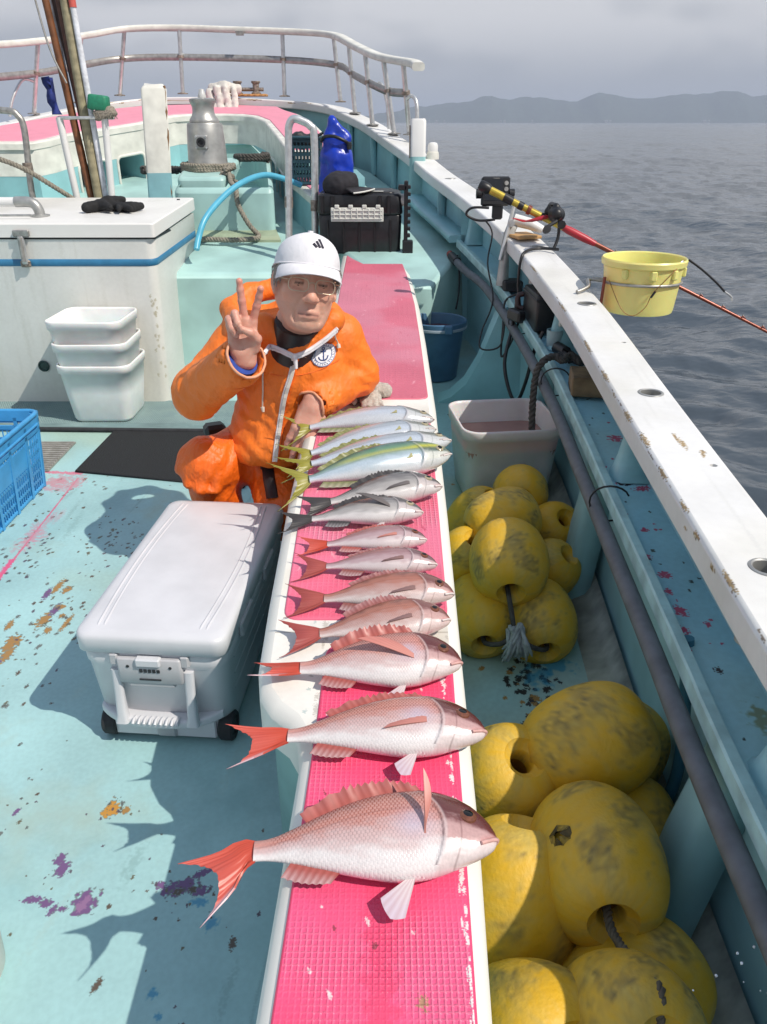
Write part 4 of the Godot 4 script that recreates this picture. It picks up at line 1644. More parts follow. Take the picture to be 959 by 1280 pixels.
func make_locker():
	# big white hatch box on the left, its lid with a pipe handle
	var t := thing("fish_locker", "big white boxy locker with blue stripe and hinged lid", "locker", D(-2.4, 0, 4.6))
	var wc := Canvas.new(-3.6, -0.05, 2.6, 1.2, 300.0, 101)
	wc.fill(Color(0.72, 0.715, 0.68), 0.08, 1.6, Color(0.56, 0.55, 0.47), 0.45)
	for k in 50:
		wc.blob(rng.randf_range(-2.4, -1.15), rng.randf_range(0.1, 0.9), rng.randf_range(0.006, 0.02), rng.randf_range(0.05, 0.25), 0.0, Color(0.55, 0.54, 0.48), 0.9, Color(0, 0, 0, 0), 0.22, 0.9)
	for k in 22:
		wc.blob(-1.245 + rng.randfn() * 0.012, rng.randf_range(0.1, 0.62), 0.006, 0.009, 0.0, Color(0.42, 0.38, 0.28), 1.0, Color(0, 0, 0, 0), 0.7)
	var m := wc.material(0.42)
	var mb := MB.new()
	mb.grp = 1
	# body: front face, rounded corner, right side; walls lean in a little
	var ring0 := []
	var ring1 := []
	var uvs0 := []
	var uvs1 := []
	var plan0 := []
	var plan1 := []
	plan0.append(Vector2(-3.5, 4.2)); plan1.append(Vector2(-3.5, 4.2))
	for k in 7:
		var a := PI * 0.5 * k / 6
		plan0.append(Vector2(-1.222 - 0.05 + sin(a) * 0.05, 4.2 + 0.05 - cos(a) * 0.05))
		plan1.append(Vector2(-1.195 - 0.05 + sin(a) * 0.05, 4.2 + 0.05 - cos(a) * 0.05))
	plan0.append(Vector2(-1.20, 5.1)); plan1.append(Vector2(-1.18, 5.1))
	plan0.append(Vector2(-3.5, 5.1)); plan1.append(Vector2(-3.5, 5.1))
	var hts := [0.0, 0.03, 0.775, 0.780, 0.818, 0.823, 0.905]
	var rings := []
	var rus := []
	for hh in hts:
		var ring := []
		var ru := []
		for k in plan0.size():
			var q: Vector2 = plan0[k].lerp(plan1[k], hh / 0.905)
			var y: float = hh + (q.y - 4.2) * 0.05 * hh
			ring.append(D(q.x, y, q.y))
			ru.append(wc.uv(q.x + (q.y - 4.2) * 0.4, hh))
		ru.append(ru[0])
		rings.append(ring)
		rus.append(ru)
	mb.loft(rings, true, true, rus)
	put("body", mb, m, t)
	# the painted blue stripe: a raised band of tape round the front and side
	mb = MB.new()
	var sl := []
	for s in [[0.772, 0.0008], [0.7735, 0.0025], [0.806, 0.0025], [0.8075, 0.0008]]:
		var ring := []
		for k in range(0, plan0.size() - 1):
			var q: Vector2 = plan0[k].lerp(plan1[k], s[0] / 0.905)
			var out := Vector2(0, -1) if k < 2 else (Vector2(1, 0) if k > 6 else Vector2(sin(PI * 0.5 * (k - 1) / 6), -cos(PI * 0.5 * (k - 1) / 6)))
			q += out * s[1]
			ring.append(D(q.x, s[0] + (q.y - 4.2) * 0.05 * s[0] - maxf(0.0, q.y - 4.25) * 0.22 * 0.0, q.y))
		sl.append(ring)
	mb.loft(sl, false, false)
	put("blue_stripe", mb, mat(Color(0.035, 0.19, 0.36), 0.45, 0.12, 3.0), t)
	# lid
	mb = MB.new()
	mb.slab(round_poly([Vector2(-3.5, 4.19), Vector2(-1.183, 4.19), Vector2(-1.17, 5.12), Vector2(-3.5, 5.12)], 0.02, 3), func(d): return 0.985 + (d - 4.2) * 0.052, 0.068, 0.006)
	var lc := Canvas.new(-3.6, 4.1, 2.6, 1.1, 260.0, 103)
	lc.fill(Color(0.74, 0.735, 0.71), 0.07, 1.8, Color(0.58, 0.56, 0.50), 0.6)
	for k in 16:
		lc.blob(rng.randf_range(-2.2, -1.25), rng.randf_range(4.25, 5.05), rng.randf_range(0.03, 0.08), rng.randf_range(0.01, 0.03), rng.randf_range(-0.3, 0.3), Color(0.42, 0.38, 0.32), 1.2, Color(0, 0, 0, 0), 0.22, 0.9)
	plan_uv(mb, lc)
	put("lid", mb, lc.material(0.42), t)
	put("seal", box_at(D(-2.34, 0.912, 4.66), Vector3(2.30, 0.016, 0.88), 0.002), M.dark, t)
	put("lid_bolt", tube_of([D(-1.245, 1.0, 5.02), D(-1.245, 1.033, 5.02)], 0.01, 8), M.dark, t)
	# handle: white bar ending in a grey elbow
	var hb := put("handle", tube_of([D(-3.0, 1.068, 4.42), D(-1.93, 1.068, 4.42)], 0.024, 12), M.white, t)
	put("elbow", tube_of(curve([D(-1.97, 1.068, 4.42), D(-1.90, 1.068, 4.42), D(-1.868, 1.055, 4.42), D(-1.852, 1.025, 4.42), D(-1.85, 0.992, 4.42)], 4), 0.027, 12), M.gray_metal, hb)
	mb = MB.new()
	mb.lathe([Vector2(0, 0), Vector2(0.05, 0), Vector2(0.05, 0.008), Vector2(0.03, 0.012), Vector2(0, 0.012)], 18, Transform3D(Basis(), D(-1.85, 0.996, 4.42)))
	put("elbow_flange", mb, M.gray_metal, hb)
	put("handle_rail", tube_of([D(-3.0, 1.01, 4.30), D(-1.86, 1.01, 4.33)], 0.006, 8), M.gray_metal, t)
	# toggle latch on the front
	var latch := put("latch", box_at(D(-1.866, 0.938, 4.178), Vector3(0.085, 0.032, 0.018), 0.004), M.galv, t)
	put("hasp", box_at(D(-1.873, 0.855, 4.178), Vector3(0.034, 0.145, 0.02), 0.006), M.steel, latch)
	put("hook", tube_of([D(-1.873, 0.92, 4.165), D(-1.873, 0.80, 4.162)], 0.011, 8), M.galv, latch)
	put("latch_foot", box_at(D(-1.874, 0.787, 4.182), Vector3(0.052, 0.035, 0.02), 0.006), M.rust_steel, latch)
	# drain plug
	mb = MB.new()
	mb.lathe([Vector2(0, 0), Vector2(0.030, 0), Vector2(0.032, 0.006), Vector2(0.024, 0.010), Vector2(0.02, 0.004), Vector2(0, 0.004)], 20, Transform3D(Basis(Vector3.RIGHT, PI * 0.5), D(-1.895, 0.235, 4.199)))
	put("drain_plug", mb, mat(Color(0.02, 0.05, 0.045), 0.5, 0.3, 5.0), t)
	# black gloves on the lid: a crumpled pair
	t = thing("glove", "crumpled black gloves lying on the white locker lid", "gloves", D(-1.50, 1.0, 4.55))
	mb = MB.new()
	var s := SDF.new(AABB(D(-1.70, 0.97, 4.75), Vector3(0.46, 0.20, 0.40)), 0.007)
	for c in [[[-1.63, 1.03, 4.52], [-1.53, 1.045, 4.60], 0.028, 0.034], [[-1.53, 1.05, 4.60], [-1.46, 1.06, 4.62], 0.036, 0.022], [[-1.55, 1.04, 4.56], [-1.49, 1.03, 4.50], 0.030, 0.015], [[-1.50, 1.03, 4.58], [-1.40, 1.028, 4.56], 0.026, 0.028], [[-1.40, 1.028, 4.56], [-1.355, 1.032, 4.60], 0.03, 0.02], [[-1.42, 1.03, 4.53], [-1.38, 1.025, 4.50], 0.018, 0.014], [[-1.46, 1.03, 4.54], [-1.44, 1.025, 4.48], 0.016, 0.012], [[-1.60, 1.03, 4.58], [-1.56, 1.06, 4.64], 0.02, 0.02]]:
		s.capsule(D(c[0][0], c[0][1], c[0][2]), D(c[1][0], c[1][1], c[1][2]), c[2], c[3], 0.012)
	s.mesh(mb, 0.004, 40.0)
	put("glove_pair", mb, mat(Color(0.010, 0.010, 0.011), 0.85, 0.3, 20.0), t)


func lathe_thing(parent: Node, called: String, prof: Array, at: Vector3, m: Material, sides := 28, xf := Basis()) -> MeshInstance3D:
	var mb := MB.new()
	var pr := []
	for p in prof:
		pr.append(Vector2(p[0], p[1]))
	mb.lathe(pr, sides, Transform3D(xf, at))
	return put(called, mb, m, parent)


func make_foredeck_things():
	# capstan
	var b := D(-1.195, 1.135, 5.75)
	var t := thing("capstan", "grey cast capstan with waisted drum on the teal pedestal", "capstan", b)
	var body := lathe_thing(t, "housing", [[0.0, 0.0], [0.138, 0.0], [0.138, 0.02], [0.134, 0.03], [0.126, 0.18], [0.116, 0.30], [0.112, 0.308], [0.06, 0.31], [0.0, 0.31]], b, M.gray_metal, 40)
	lathe_thing(t, "drum", [[0.0, 0.305], [0.094, 0.305], [0.098, 0.315], [0.094, 0.33], [0.078, 0.350], [0.071, 0.375], [0.071, 0.40], [0.078, 0.420], [0.086, 0.432], [0.086, 0.448], [0.06, 0.456], [0.0, 0.456]], b, M.gray_metal, 40)
	lathe_thing(t, "cap_knob", [[0.0, 0.45], [0.026, 0.45], [0.028, 0.465], [0.022, 0.485], [0.016, 0.505], [0.0, 0.51]], b, mat(Color(0.60, 0.60, 0.58), 0.3, 0.1, 5, 0.3), 20)
	var face := Basis(Vector3.RIGHT, PI * 0.5)
	put("flange", box_at(b + Vector3(-0.005, 0.195, 0.125), Vector3(0.085, 0.085, 0.03), 0.008), M.gray_metal, body)
	lathe_thing(body, "shaft_socket", [[0.0, 0.0], [0.026, 0.0], [0.030, 0.006], [0.028, 0.012], [0.018, 0.012], [0.016, 0.002], [0.0, 0.002]], b + Vector3(-0.005, 0.195, 0.142), M.dark, 20, face)
	for q in [[-1, -1], [1, -1], [1, 1], [-1, 1]]:
		lathe_thing(body, "bolt", [[0, 0], [0.007, 0], [0.006, 0.006], [0, 0.006]], b + Vector3(-0.005 + q[0] * 0.033, 0.195 + q[1] * 0.033, 0.140), M.steel, 8, face)
	put("base_bracket", box_at(b + Vector3(0.06, 0.03, 0.122), Vector3(0.07, 0.04, 0.03), 0.006), M.gray_metal, body)
	# rope wound round its foot and led away
	var pts := []
	for k in 60:
		var a := TAU * k / 22.0 + 0.4
		pts.append(b + Vector3(cos(a) * (0.165 + 0.008 * sin(k * 1.7)), 0.02 + k * 0.0007, sin(a) * (0.165 + 0.008 * sin(k * 1.7))))
	pts.append_array([D(-1.03, 1.16, 5.55), D(-0.99, 1.10, 5.42), D(-0.94, 1.07, 5.30), D(-0.93, 0.98, 5.27), D(-0.86, 0.86, 5.23), D(-0.80, 0.795, 5.22), D(-0.83, 0.785, 5.16), D(-0.93, 0.783, 5.12), D(-1.08, 0.785, 5.13), D(-1.22, 0.79, 5.17), D(-1.30, 0.83, 5.24), D(-1.35, 0.90, 5.3)])
	solo("anchor_rope", rope_mb(curve(pts, 3), 0.017, 3, 0.06), M.rope, "grey rope wound round the capstan foot and hanging down the pedestal", "rope")
	pts = []
	for k in 44:
		var a := TAU * k / 20.0
		pts.append(D(-0.96 + cos(a) * (0.115 + 0.006 * sin(k)), 1.20 + k * 0.0009, 6.15 + sin(a) * 0.13))
	solo("rope_coil", rope_mb(curve(pts, 3), 0.019, 3, 0.07), M.rope_dark, "dark rope coil lying right behind the capstan", "rope")
	pts = []
	for k in 30:
		var a := TAU * k / 20.0 + 1.0
		pts.append(D(-1.56 + cos(a) * 0.14, 1.13 + k * 0.001, 5.95 + sin(a) * 0.13))
	solo("rope_coil", rope_mb(curve(pts, 3), 0.019, 3, 0.07), M.rope_dark, "dark rope coil between the tall white post and the capstan", "rope")
	# tangle by the capstan
	pts = []
	for k in 26:
		pts.append(D(-1.02 + noise.get_noise_2d(k * 1.9, 1) * 0.09, 1.19 - k * 0.0035 + noise.get_noise_2d(k * 1.7, 9) * 0.025, 5.55 + noise.get_noise_2d(k * 2.3, 5) * 0.09))
	solo("rope_knot", rope_mb(curve(pts, 5), 0.014, 3, 0.05), M.rope, "knotted bunch of grey rope in front of the capstan's right side", "rope")
	solo("water_hose", tube_of(curve([D(-1.097, 0.782, 4.72), D(-1.088, 0.84, 4.76), D(-1.054, 0.937, 4.83), D(-0.979, 1.033, 4.97), D(-0.878, 1.112, 5.12), D(-0.756, 1.15, 5.3), D(-0.633, 1.12, 5.4), D(-0.54, 1.08, 5.46)], 6), 0.018, 12), M.hose, "bright blue hose arching over the foredeck right of the capstan", "hose")
	# samson post, white over teal, its edge worn to bare wood
	b = D(-1.47, 0.8, 5.5)
	t = thing("mooring_post", "tall white square wooden post with teal foot and worn brown edge", "post", b)
	for s in [["upper", 0.355, 0.862, M.white_old], ["foot", -0.1, 0.355, mat(Color(0.23, 0.45, 0.50), 0.45, 0.12, 2.0)]]:
		var mb := MB.new()
		var rings := []
		for y in ([s[1], s[2] - 0.03, s[2] - 0.01, s[2]] if s[0] == "upper" else [s[1], s[2]]):
			var ring := []
			var k: float = 1.0 if y < s[2] - 0.02 or s[0] == "foot" else (0.90 if y < s[2] else 0.72)
			var lean: float = 0.06 * (y - 0.35)
			for c in MB.rrect(0.155 * k, 0.16 * k, 0.012, 2):
				ring.append(b + Vector3(c.x * cos(0.25) + c.y * sin(0.25) + lean + (0.012 * noise.get_noise_2d(c.x * 30, c.y * 30) if k < 1 else 0.0), y + (0.02 * noise.get_noise_2d(c.x * 9, c.y * 9) if k < 0.95 else 0.0), -c.x * sin(0.25) + c.y * cos(0.25)))
			rings.append(ring)
		mb.loft(rings)
		put(s[0], mb, s[3], t)
	var mbw := MB.new()
	var wear := []
	for k in 24:
		var y := 0.02 + 0.83 * k / 23.0
		var lean := 0.06 * (y - 0.35)
		var c := Vector2(0.0765, 0.079)
		wear.append(b + Vector3(c.x * cos(0.25) + c.y * sin(0.25) + lean - 0.012 + 0.006 * noise.get_noise_1d(k * 3.1), y, -c.x * sin(0.25) + c.y * cos(0.25) - 0.004))
	var rad := []
	for k in 24:
		rad.append(0.007 + 0.006 * absf(noise.get_noise_1d(k * 2.2 + 40)))
	mbw.tube(wear, rad, 6)
	put("worn_edge", mbw, mat(Color(0.22, 0.12, 0.055), 0.8, 0.4, 9.0), t)
	# pole rack and the poles that lean in it
	t = thing("pole_rack", "white tubular rack holding a bundle of poles behind the locker", "rack", D(-1.87, 0.8, 5.4))
	put("leg", tube_of([D(-2.0, 1.474, 5.33), D(-1.96, 0.80, 5.33)], 0.022, 10), M.white, t)
	put("leg", tube_of([D(-1.72, 1.47, 5.33), D(-1.76, 0.80, 5.33)], 0.022, 10), M.white, t)
	var ringp := []
	for c in MB.rrect(0.32, 0.18, 0.07, 5):
		ringp.append(D(-1.86 + c.x, 1.472, 5.40 + c.y))
	ringp.append(ringp[0])
	put("hoop", tube_of(ringp, 0.010, 8), M.steel, t)
	var poles := [["bamboo_pole", [-1.885, 0.85, 5.38], [-2.06, 2.9, 5.42], 0.024, Color(0.17, 0.065, 0.025), "reddish brown bamboo pole, leftmost of the bundle in the rack"], ["wooden_pole", [-1.84, 0.85, 5.43], [-2.03, 2.9, 5.47], 0.022, Color(0.05, 0.025, 0.02), "darkest brown pole in the rack's bundle"], ["wooden_pole", [-1.855, 0.85, 5.40], [-1.965, 2.9, 5.44], 0.021, Color(0.10, 0.042, 0.028), "dark reddish pole between the darkest and the olive one"], ["gaff_pole", [-1.84, 0.85, 5.36], [-1.895, 2.9, 5.40], 0.030, Color(0.27, 0.24, 0.15), "thick olive grey pole in the rack's bundle"], ["metal_pole", [-1.793, 0.85, 5.36], [-1.845, 2.9, 5.38], 0.019, Color(0.62, 0.64, 0.68), "pale silver pole at the right of the bundle with red band"], ["metal_pole", [-1.90, 0.85, 5.42], [-1.99, 2.3, 5.46], 0.010, Color(0.55, 0.56, 0.58), "thin pale rod among the bundled poles"]]
	for p in poles:
		t = thing(p[0], p[5], "pole", D(p[1][0], p[1][1], p[1][2]), "poles leaning in the white rack")
		var a := D(p[1][0], p[1][1], p[1][2])
		var e := D(p[2][0], p[2][1], p[2][2])
		var line := []
		var rr := []
		for k in 25:
			line.append(a.lerp(e, k / 24.0))
			rr.append(p[3] * (1.0 - 0.2 * k / 24.0) * (1.08 if p[0] == "bamboo_pole" and k % 5 == 0 else 1.0))
		put("shaft", tube_of(line, rr, 12), mat(p[4], 0.45, 0.3, 5.0, 0.0, 0.0, 110 + line.size()), t)
		if p[5].contains("red band"):
			put("band", tube_of([a.lerp(e, 0.585), a.lerp(e, 0.64)], 0.021, 12), mat(Color(0.55, 0.10, 0.08), 0.5, 0.1, 4.0), t)
	solo("thin_line", tube_of(curve([D(-2.10, 2.5, 5.40), D(-2.05, 2.15, 5.38), D(-2.0, 1.85, 5.36), D(-1.93, 1.66, 5.36)], 6), 0.006, 6), M.galv, "thin grey line running down to the bundled poles", "line")
	# blue cloth and green brush stuck in the rack
	var mb := MB.new()
	var cl := []
	for k in 7:
		var y := 1.49 + 0.20 * k / 6.0
		cl.append([D(-2.045 + 0.01 * sin(k * 2.0) - 0.004 * k, y, 5.34), D(-2.02 + 0.03 * (1.0 - k / 6.0), y + 0.006, 5.32 + 0.012 * sin(k * 1.3)), D(-1.985 - 0.012 * k, y, 5.34 + 0.01 * cos(k * 1.9)), D(-2.01, y, 5.36)])
	mb.loft(cl)
	solo("blue_cloth", mb, mat(Color(0.012, 0.025, 0.16), 0.8, 0.3, 9.0), "dark blue cloth tucked beside the brown poles", "cloth")
	t = thing("deck_brush", "scrubbing brush with green block standing upside down in the rack", "brush", D(-1.75, 1.48, 5.36))
	var mb2 := MB.new()
	mb2.rbox(Transform3D(Basis(Vector3.BACK, -0.12), D(-1.745, 1.555, 5.34)), Vector3(0.125, 0.085, 0.10), 0.02, Vector2(0.92, 0.9), 3, 0.01)
	put("block", mb2, mat(Color(0.015, 0.20, 0.11), 0.6, 0.15, 12.0), t)
	mb2 = MB.new()
	mb2.rbox(Transform3D(Basis(Vector3.BACK, 0.25), D(-1.715, 1.497, 5.335)), Vector3(0.14, 0.06, 0.09), 0.03, Vector2(0.9, 0.9), 4, 0.012)
	put("bristle_bed", mb2, mat(Color(0.25, 0.22, 0.18), 0.95, 0.5, 30.0), t)
	for k in 46:
		var p := D(-1.715 + rng.randf_range(-0.06, 0.06), 1.50, 5.30 + rng.randf_range(-0.01, 0.06))
		mb2 = MB.new()
		mb2.tube([p, p + Vector3(rng.randf_range(-0.02, 0.035), -0.035, rng.randf_range(0.0, 0.02))], [0.004, 0.0015], 4)
		put("bristle", mb2, M.rope, t)
	# white cloth over the bow cap and the roller
	t = thing("fairlead", "rusty twin roller fairlead on the bow cap beside white cloth", "fairlead", D(-1.3, 1.66, 8.2))
	put("plate", box_at(D(-1.27, 1.672, 8.19), Vector3(0.36, 0.02, 0.14), 0.005), mat(Color(0.42, 0.22, 0.08), 0.7, 0.4, 9.0), t)
	for x in [-1.36, -1.19]:
		lathe_thing(t, "roller", [[0, 0], [0.045, 0], [0.045, 0.012], [0.03, 0.02], [0.03, 0.085], [0.042, 0.095], [0.042, 0.108], [0, 0.11]], D(x, 1.68, 8.19), M.rust_steel, 20)
	put("bar", tube_of([D(-1.42, 1.72, 8.19), D(-1.12, 1.72, 8.19)], 0.016, 8), M.rust_steel, t)
	mb = MB.new()
	var s := SDF.new(AABB(D(-1.72, 1.32, 8.30), Vector3(0.48, 0.50, 0.42)), 0.012)
	for c in [[-1.58, 1.715, 8.12, -1.46, 1.735, 8.06, 0.05, 0.05], [-1.46, 1.735, 8.06, -1.34, 1.715, 8.08, 0.05, 0.04], [-1.60, 1.69, 8.04, -1.55, 1.54, 7.98, 0.034, 0.03], [-1.52, 1.72, 8.02, -1.47, 1.44, 7.95, 0.036, 0.034], [-1.44, 1.72, 8.02, -1.41, 1.42, 7.95, 0.034, 0.034], [-1.37, 1.70, 8.02, -1.35, 1.47, 7.96, 0.030, 0.026], [-1.62, 1.68, 8.10, -1.63, 1.60, 8.06, 0.028, 0.026]]:
		s.capsule(D(c[0], c[1], c[2]), D(c[3], c[4], c[5]), c[6], c[7], 0.016)
	s.mesh(mb, 0.012, 12.0)
	solo("white_cloth", mb, mat(Color(0.62, 0.60, 0.55), 0.9, 0.15, 6.0), "bunched white cloth draped over the bow cap behind the capstan", "cloth")
	# bollard on the bulwark, white with teal foot
	t = thing("gunwale_bollard", "white upright bollard with teal foot on the right bulwark", "bollard", D(0.23, 1.1, 5.75))
	for s2 in [["head", [1.24, 1.455, 1.47], M.white], ["foot", [0.8, 1.10, 1.24], mat(Color(0.26, 0.47, 0.48), 0.42, 0.12, 2.0)]]:
		mb = MB.new()
		var rings := []
		for y in s2[1]:
			var ring := []
			var k: float = 0.86 if y > 1.46 else 1.0
			var wide := 1.0 + maxf(0.0, 1.12 - y) * 1.1
			for c in MB.rrect(0.105 * k * wide, 0.13 * k, 0.02, 3):
				ring.append(D(0.232 + c.x + (wide - 1.0) * 0.02, y, 5.78 + c.y))
			rings.append(ring)
		mb.loft(rings)
		put(s2[0], mb, s2[2], t)
	put("steel_strip", box_at(D(0.176, 1.33, 5.74), Vector3(0.006, 0.20, 0.03), 0.002), M.rust_steel, t)
	t = thing("cap_fitting", "small white round fitting on the cap rail behind the bollard", "deck fitting", D(0.335, 1.23, 5.9))
	lathe_thing(t, "base", [[0, 0], [0.042, 0], [0.044, 0.02], [0.040, 0.045], [0.032, 0.05], [0, 0.05]], D(0.338, 1.22, 5.82), M.white_old, 24)
	lathe_thing(t, "dome", [[0, 0.05], [0.034, 0.05], [0.035, 0.085], [0.028, 0.10], [0.012, 0.106], [0, 0.106]], D(0.338, 1.22, 5.82), M.white, 24)


# ---------------------------------------------------------------- things beyond the man
func make_tackle_things():
	var lat := mat(Color(0.62, 0.62, 0.58), 0.45, 0.08, 6.0)
	var plastic := mat(Color(0.011, 0.011, 0.013), 0.36, 0.25, 7.0, 0.0, 0.0, 131)
	var t := thing("tackle_box", "black tackle box with white latch and slotted rod holder on its side", "tackle box", D(-0.13, 0.757, 4.85))
	var mb := MB.new()
	mb.rbox(Transform3D(Basis(), D(-0.135, 0.87, 4.86)), Vector3(0.465, 0.22, 0.33), 0.03, Vector2(1.03, 1.02), 4, 0.012)
	for k in 5:
		mb.box(Transform3D(Basis(), D(-0.32 + k * 0.09, 0.86, 4.692)), Vector3(0.012, 0.18, 0.012), 0.003)
	put("body", mb, plastic, t)
	mb = MB.new()
	mb.rbox(Transform3D(Basis(), D(-0.135, 1.03, 4.86)), Vector3(0.49, 0.115, 0.35), 0.035, Vector2(0.97, 0.97), 4, 0.014)
	for k in [-0.215, -0.155, 0.115, 0.165]:
		mb.box(Transform3D(Basis(), D(-0.135 + k, 1.03, 4.683)), Vector3(0.02, 0.10, 0.012), 0.003)
	mb.rbox(Transform3D(Basis(), D(-0.135, 1.09, 4.86)), Vector3(0.40, 0.012, 0.27), 0.03, Vector2(0.98, 0.98), 3, 0.004)
	put("lid", mb, plastic, t)
	put("lid_label", box_at(D(-0.05, 1.0975, 4.74), Vector3(0.10, 0.002, 0.03), 0.0005), lat, t)
	mb = MB.new()
	mb.box(Transform3D(Basis(), D(-0.15, 0.978, 4.675)), Vector3(0.30, 0.075, 0.012), 0.003)
	for k in 9:
		mb.box(Transform3D(Basis(), D(-0.282 + k * 0.033, 0.984, 4.667)), Vector3(0.006, 0.055, 0.008), 0.002)
	for k in 3:
		mb.box(Transform3D(Basis(), D(-0.15, 0.957 + k * 0.022, 4.667)), Vector3(0.285, 0.005, 0.008), 0.002)
	put("latch", mb, lat, t)
	for k in 4:
		put("latch_hook", box_at(D(-0.265 + k * 0.078, 1.022, 4.672), Vector3(0.026, 0.018, 0.014), 0.003), lat, t)
	var rack := MB.new()
	rack.box(Transform3D(Basis(), D(0.128, 0.955, 4.70)), Vector3(0.022, 0.40, 0.05), 0.004)
	for k in 10:
		rack.box(Transform3D(Basis(), D(0.145, 0.79 + k * 0.037, 4.70)), Vector3(0.018, 0.018, 0.055), 0.003)
	rack.box(Transform3D(Basis(), D(0.14, 0.80, 4.695)), Vector3(0.06, 0.075, 0.06), 0.005)
	rack.box(Transform3D(Basis(), D(0.108, 1.12, 4.70)), Vector3(0.05, 0.03, 0.05), 0.005)
	put("rod_holder", rack, plastic, t)
	put("spacer", tube_of([D(0.098, 1.05, 4.74), D(0.125, 1.05, 4.74)], 0.034, 14), lat, t)
	put("side_handle", tube_of(curve([D(-0.37, 1.02, 4.86), D(-0.395, 1.0, 4.86), D(-0.395, 0.93, 4.86), D(-0.37, 0.90, 4.86)], 4), 0.011, 8), lat, t)
	# dark teal basket
	var teal := mat(Color(0.014, 0.055, 0.075), 0.5, 0.15, 5.0)
	var b := D(-0.515, 1.075, 5.62)
	t = thing("slotted_basket", "dark teal slotted plastic basket behind the steel hoop", "basket", b)
	mb = MB.new()
	mb.box(Transform3D(Basis(), b + Vector3(0, 0.01, 0)), Vector3(0.16, 0.012, 0.18), 0.003)
	put("bottom", mb, teal, t)
	for f in [[0, 0, 1], [0, 0, -1], [1, 0, 0], [-1, 0, 0]]:
		var n := Vector3(f[0], 0, f[2])
		var s := Vector3(-n.z, 0, n.x)
		var wall := MB.new()
		for k in 9:
			var u := -1.0 + k / 4.0
			var p0 := b + n * 0.083 + s * u * 0.078 + Vector3(0, 0.01, 0)
			var p1 := b + n * 0.102 + s * u * 0.098 + Vector3(0, 0.275, 0)
			wall.box(Transform3D(Basis(s, (p1 - p0).normalized(), n), (p0 + p1) * 0.5), Vector3(0.010 if absf(u) < 0.9 else 0.02, (p1 - p0).length(), 0.006), 0.001)
		for k in 7:
			var v := k / 6.0
			wall.box(Transform3D(Basis(s, Vector3.UP, n), b + n * lerpf(0.083, 0.102, v) + Vector3(0, 0.012 + 0.26 * v, 0)), Vector3(lerpf(0.165, 0.2, v), 0.018 if k < 6 else 0.03, 0.006), 0.001)
		put("side", wall, teal, t)
	mb = MB.new()
	var rim := []
	for c in MB.rrect(0.22, 0.225, 0.03, 4):
		rim.append(b + Vector3(c.x, 0.285, c.y))
	rim.append(rim[0])
	mb.tube(rim, 0.010, 8)
	put("rim", mb, teal, t)
	mb = MB.new()
	var s1 := SDF.new(AABB(b + Vector3(-0.12, 0.18, -0.13), Vector3(0.28, 0.22, 0.26)), 0.01)
	s1.ball(b + Vector3(-0.01, 0.26, 0), Basis(), Vector3(0.09, 0.045, 0.09), 0.02)
	s1.ball(b + Vector3(-0.04, 0.29, 0.03), Basis(), Vector3(0.05, 0.03, 0.05), 0.02)
	s1.capsule(b + Vector3(0.06, 0.29, 0.04), b + Vector3(0.13, 0.27, 0.05), 0.028, 0.02, 0.02)
	s1.mesh(mb, 0.012, 18.0)
	solo("dark_garment", mb, M.dark, "dark garment stuffed in the top of the teal basket", "clothing")
	# blue roll-top bag
	var blue := mat(Color(0.006, 0.035, 0.40), 0.32, 0.2, 4.0, 0.0, 0.15, 141)
	b = D(-0.295, 1.045, 5.27)
	t = thing("dry_bag", "bright blue roll top dry bag leaning behind the black tackle box", "bag", b)
	mb = MB.new()
	var s3 := SDF.new(AABB(b + Vector3(-0.16, -0.02, -0.13), Vector3(0.32, 0.47, 0.26)), 0.009)
	for q in [[-0.05, 0.05, -0.02, -0.045, 0.20, -0.02, 0.06, 0.058], [0.05, 0.05, 0.0, 0.045, 0.20, 0.0, 0.062, 0.058], [0.0, 0.05, 0.02, 0.0, 0.22, 0.02, 0.065, 0.06], [-0.05, 0.22, 0.0, -0.02, 0.30, 0.0, 0.05, 0.035], [0.05, 0.21, 0.0, 0.04, 0.28, 0.0, 0.05, 0.035], [-0.045, 0.315, 0.0, 0.05, 0.285, 0.01, 0.036, 0.032], [-0.03, 0.33, -0.01, -0.015, 0.41, -0.01, 0.034, 0.022], [-0.015, 0.41, -0.01, 0.075, 0.315, 0.0, 0.024, 0.03]]:
		s3.capsule(b + Vector3(q[0], q[1], q[2]), b + Vector3(q[3], q[4], q[5]), q[6], q[7], 0.025)
	s3.ball(b + Vector3(0, 0.012, 0), Basis(), Vector3(0.11, 0.03, 0.085), 0.03)
	s3.mesh(mb, 0.010, 9.0)
	put("body", mb, blue, t)
	put("strap", tube_of(curve([b + Vector3(-0.09, 0.30, 0.01), b + Vector3(-0.06, 0.325, 0.05), b + Vector3(0.0, 0.325, 0.07), b + Vector3(0.06, 0.30, 0.062), b + Vector3(0.095, 0.275, 0.02)], 5), 0.010, 6), M.black, t)
	put("buckle", box_at(b + Vector3(0.085, 0.275, 0.055), Vector3(0.03, 0.045, 0.022), 0.006, 0.6), M.black, t)
	put("side_strap", tube_of(curve([b + Vector3(-0.075, 0.345, 0.02), b + Vector3(-0.115, 0.32, 0.03), b + Vector3(-0.12, 0.27, 0.04), b + Vector3(-0.10, 0.25, 0.05)], 5), 0.008, 6), M.black, t)
	# dark cap on the tackle box
	b = D(-0.225, 1.095, 4.77)
	t = thing("baseball_cap", "dark grey cap with pale brim edge lying on the black tackle box", "cap", b)
	mb = MB.new()
	var s2 := SDF.new(AABB(b + Vector3(-0.16, -0.02, -0.16), Vector3(0.34, 0.20, 0.32)), 0.008)
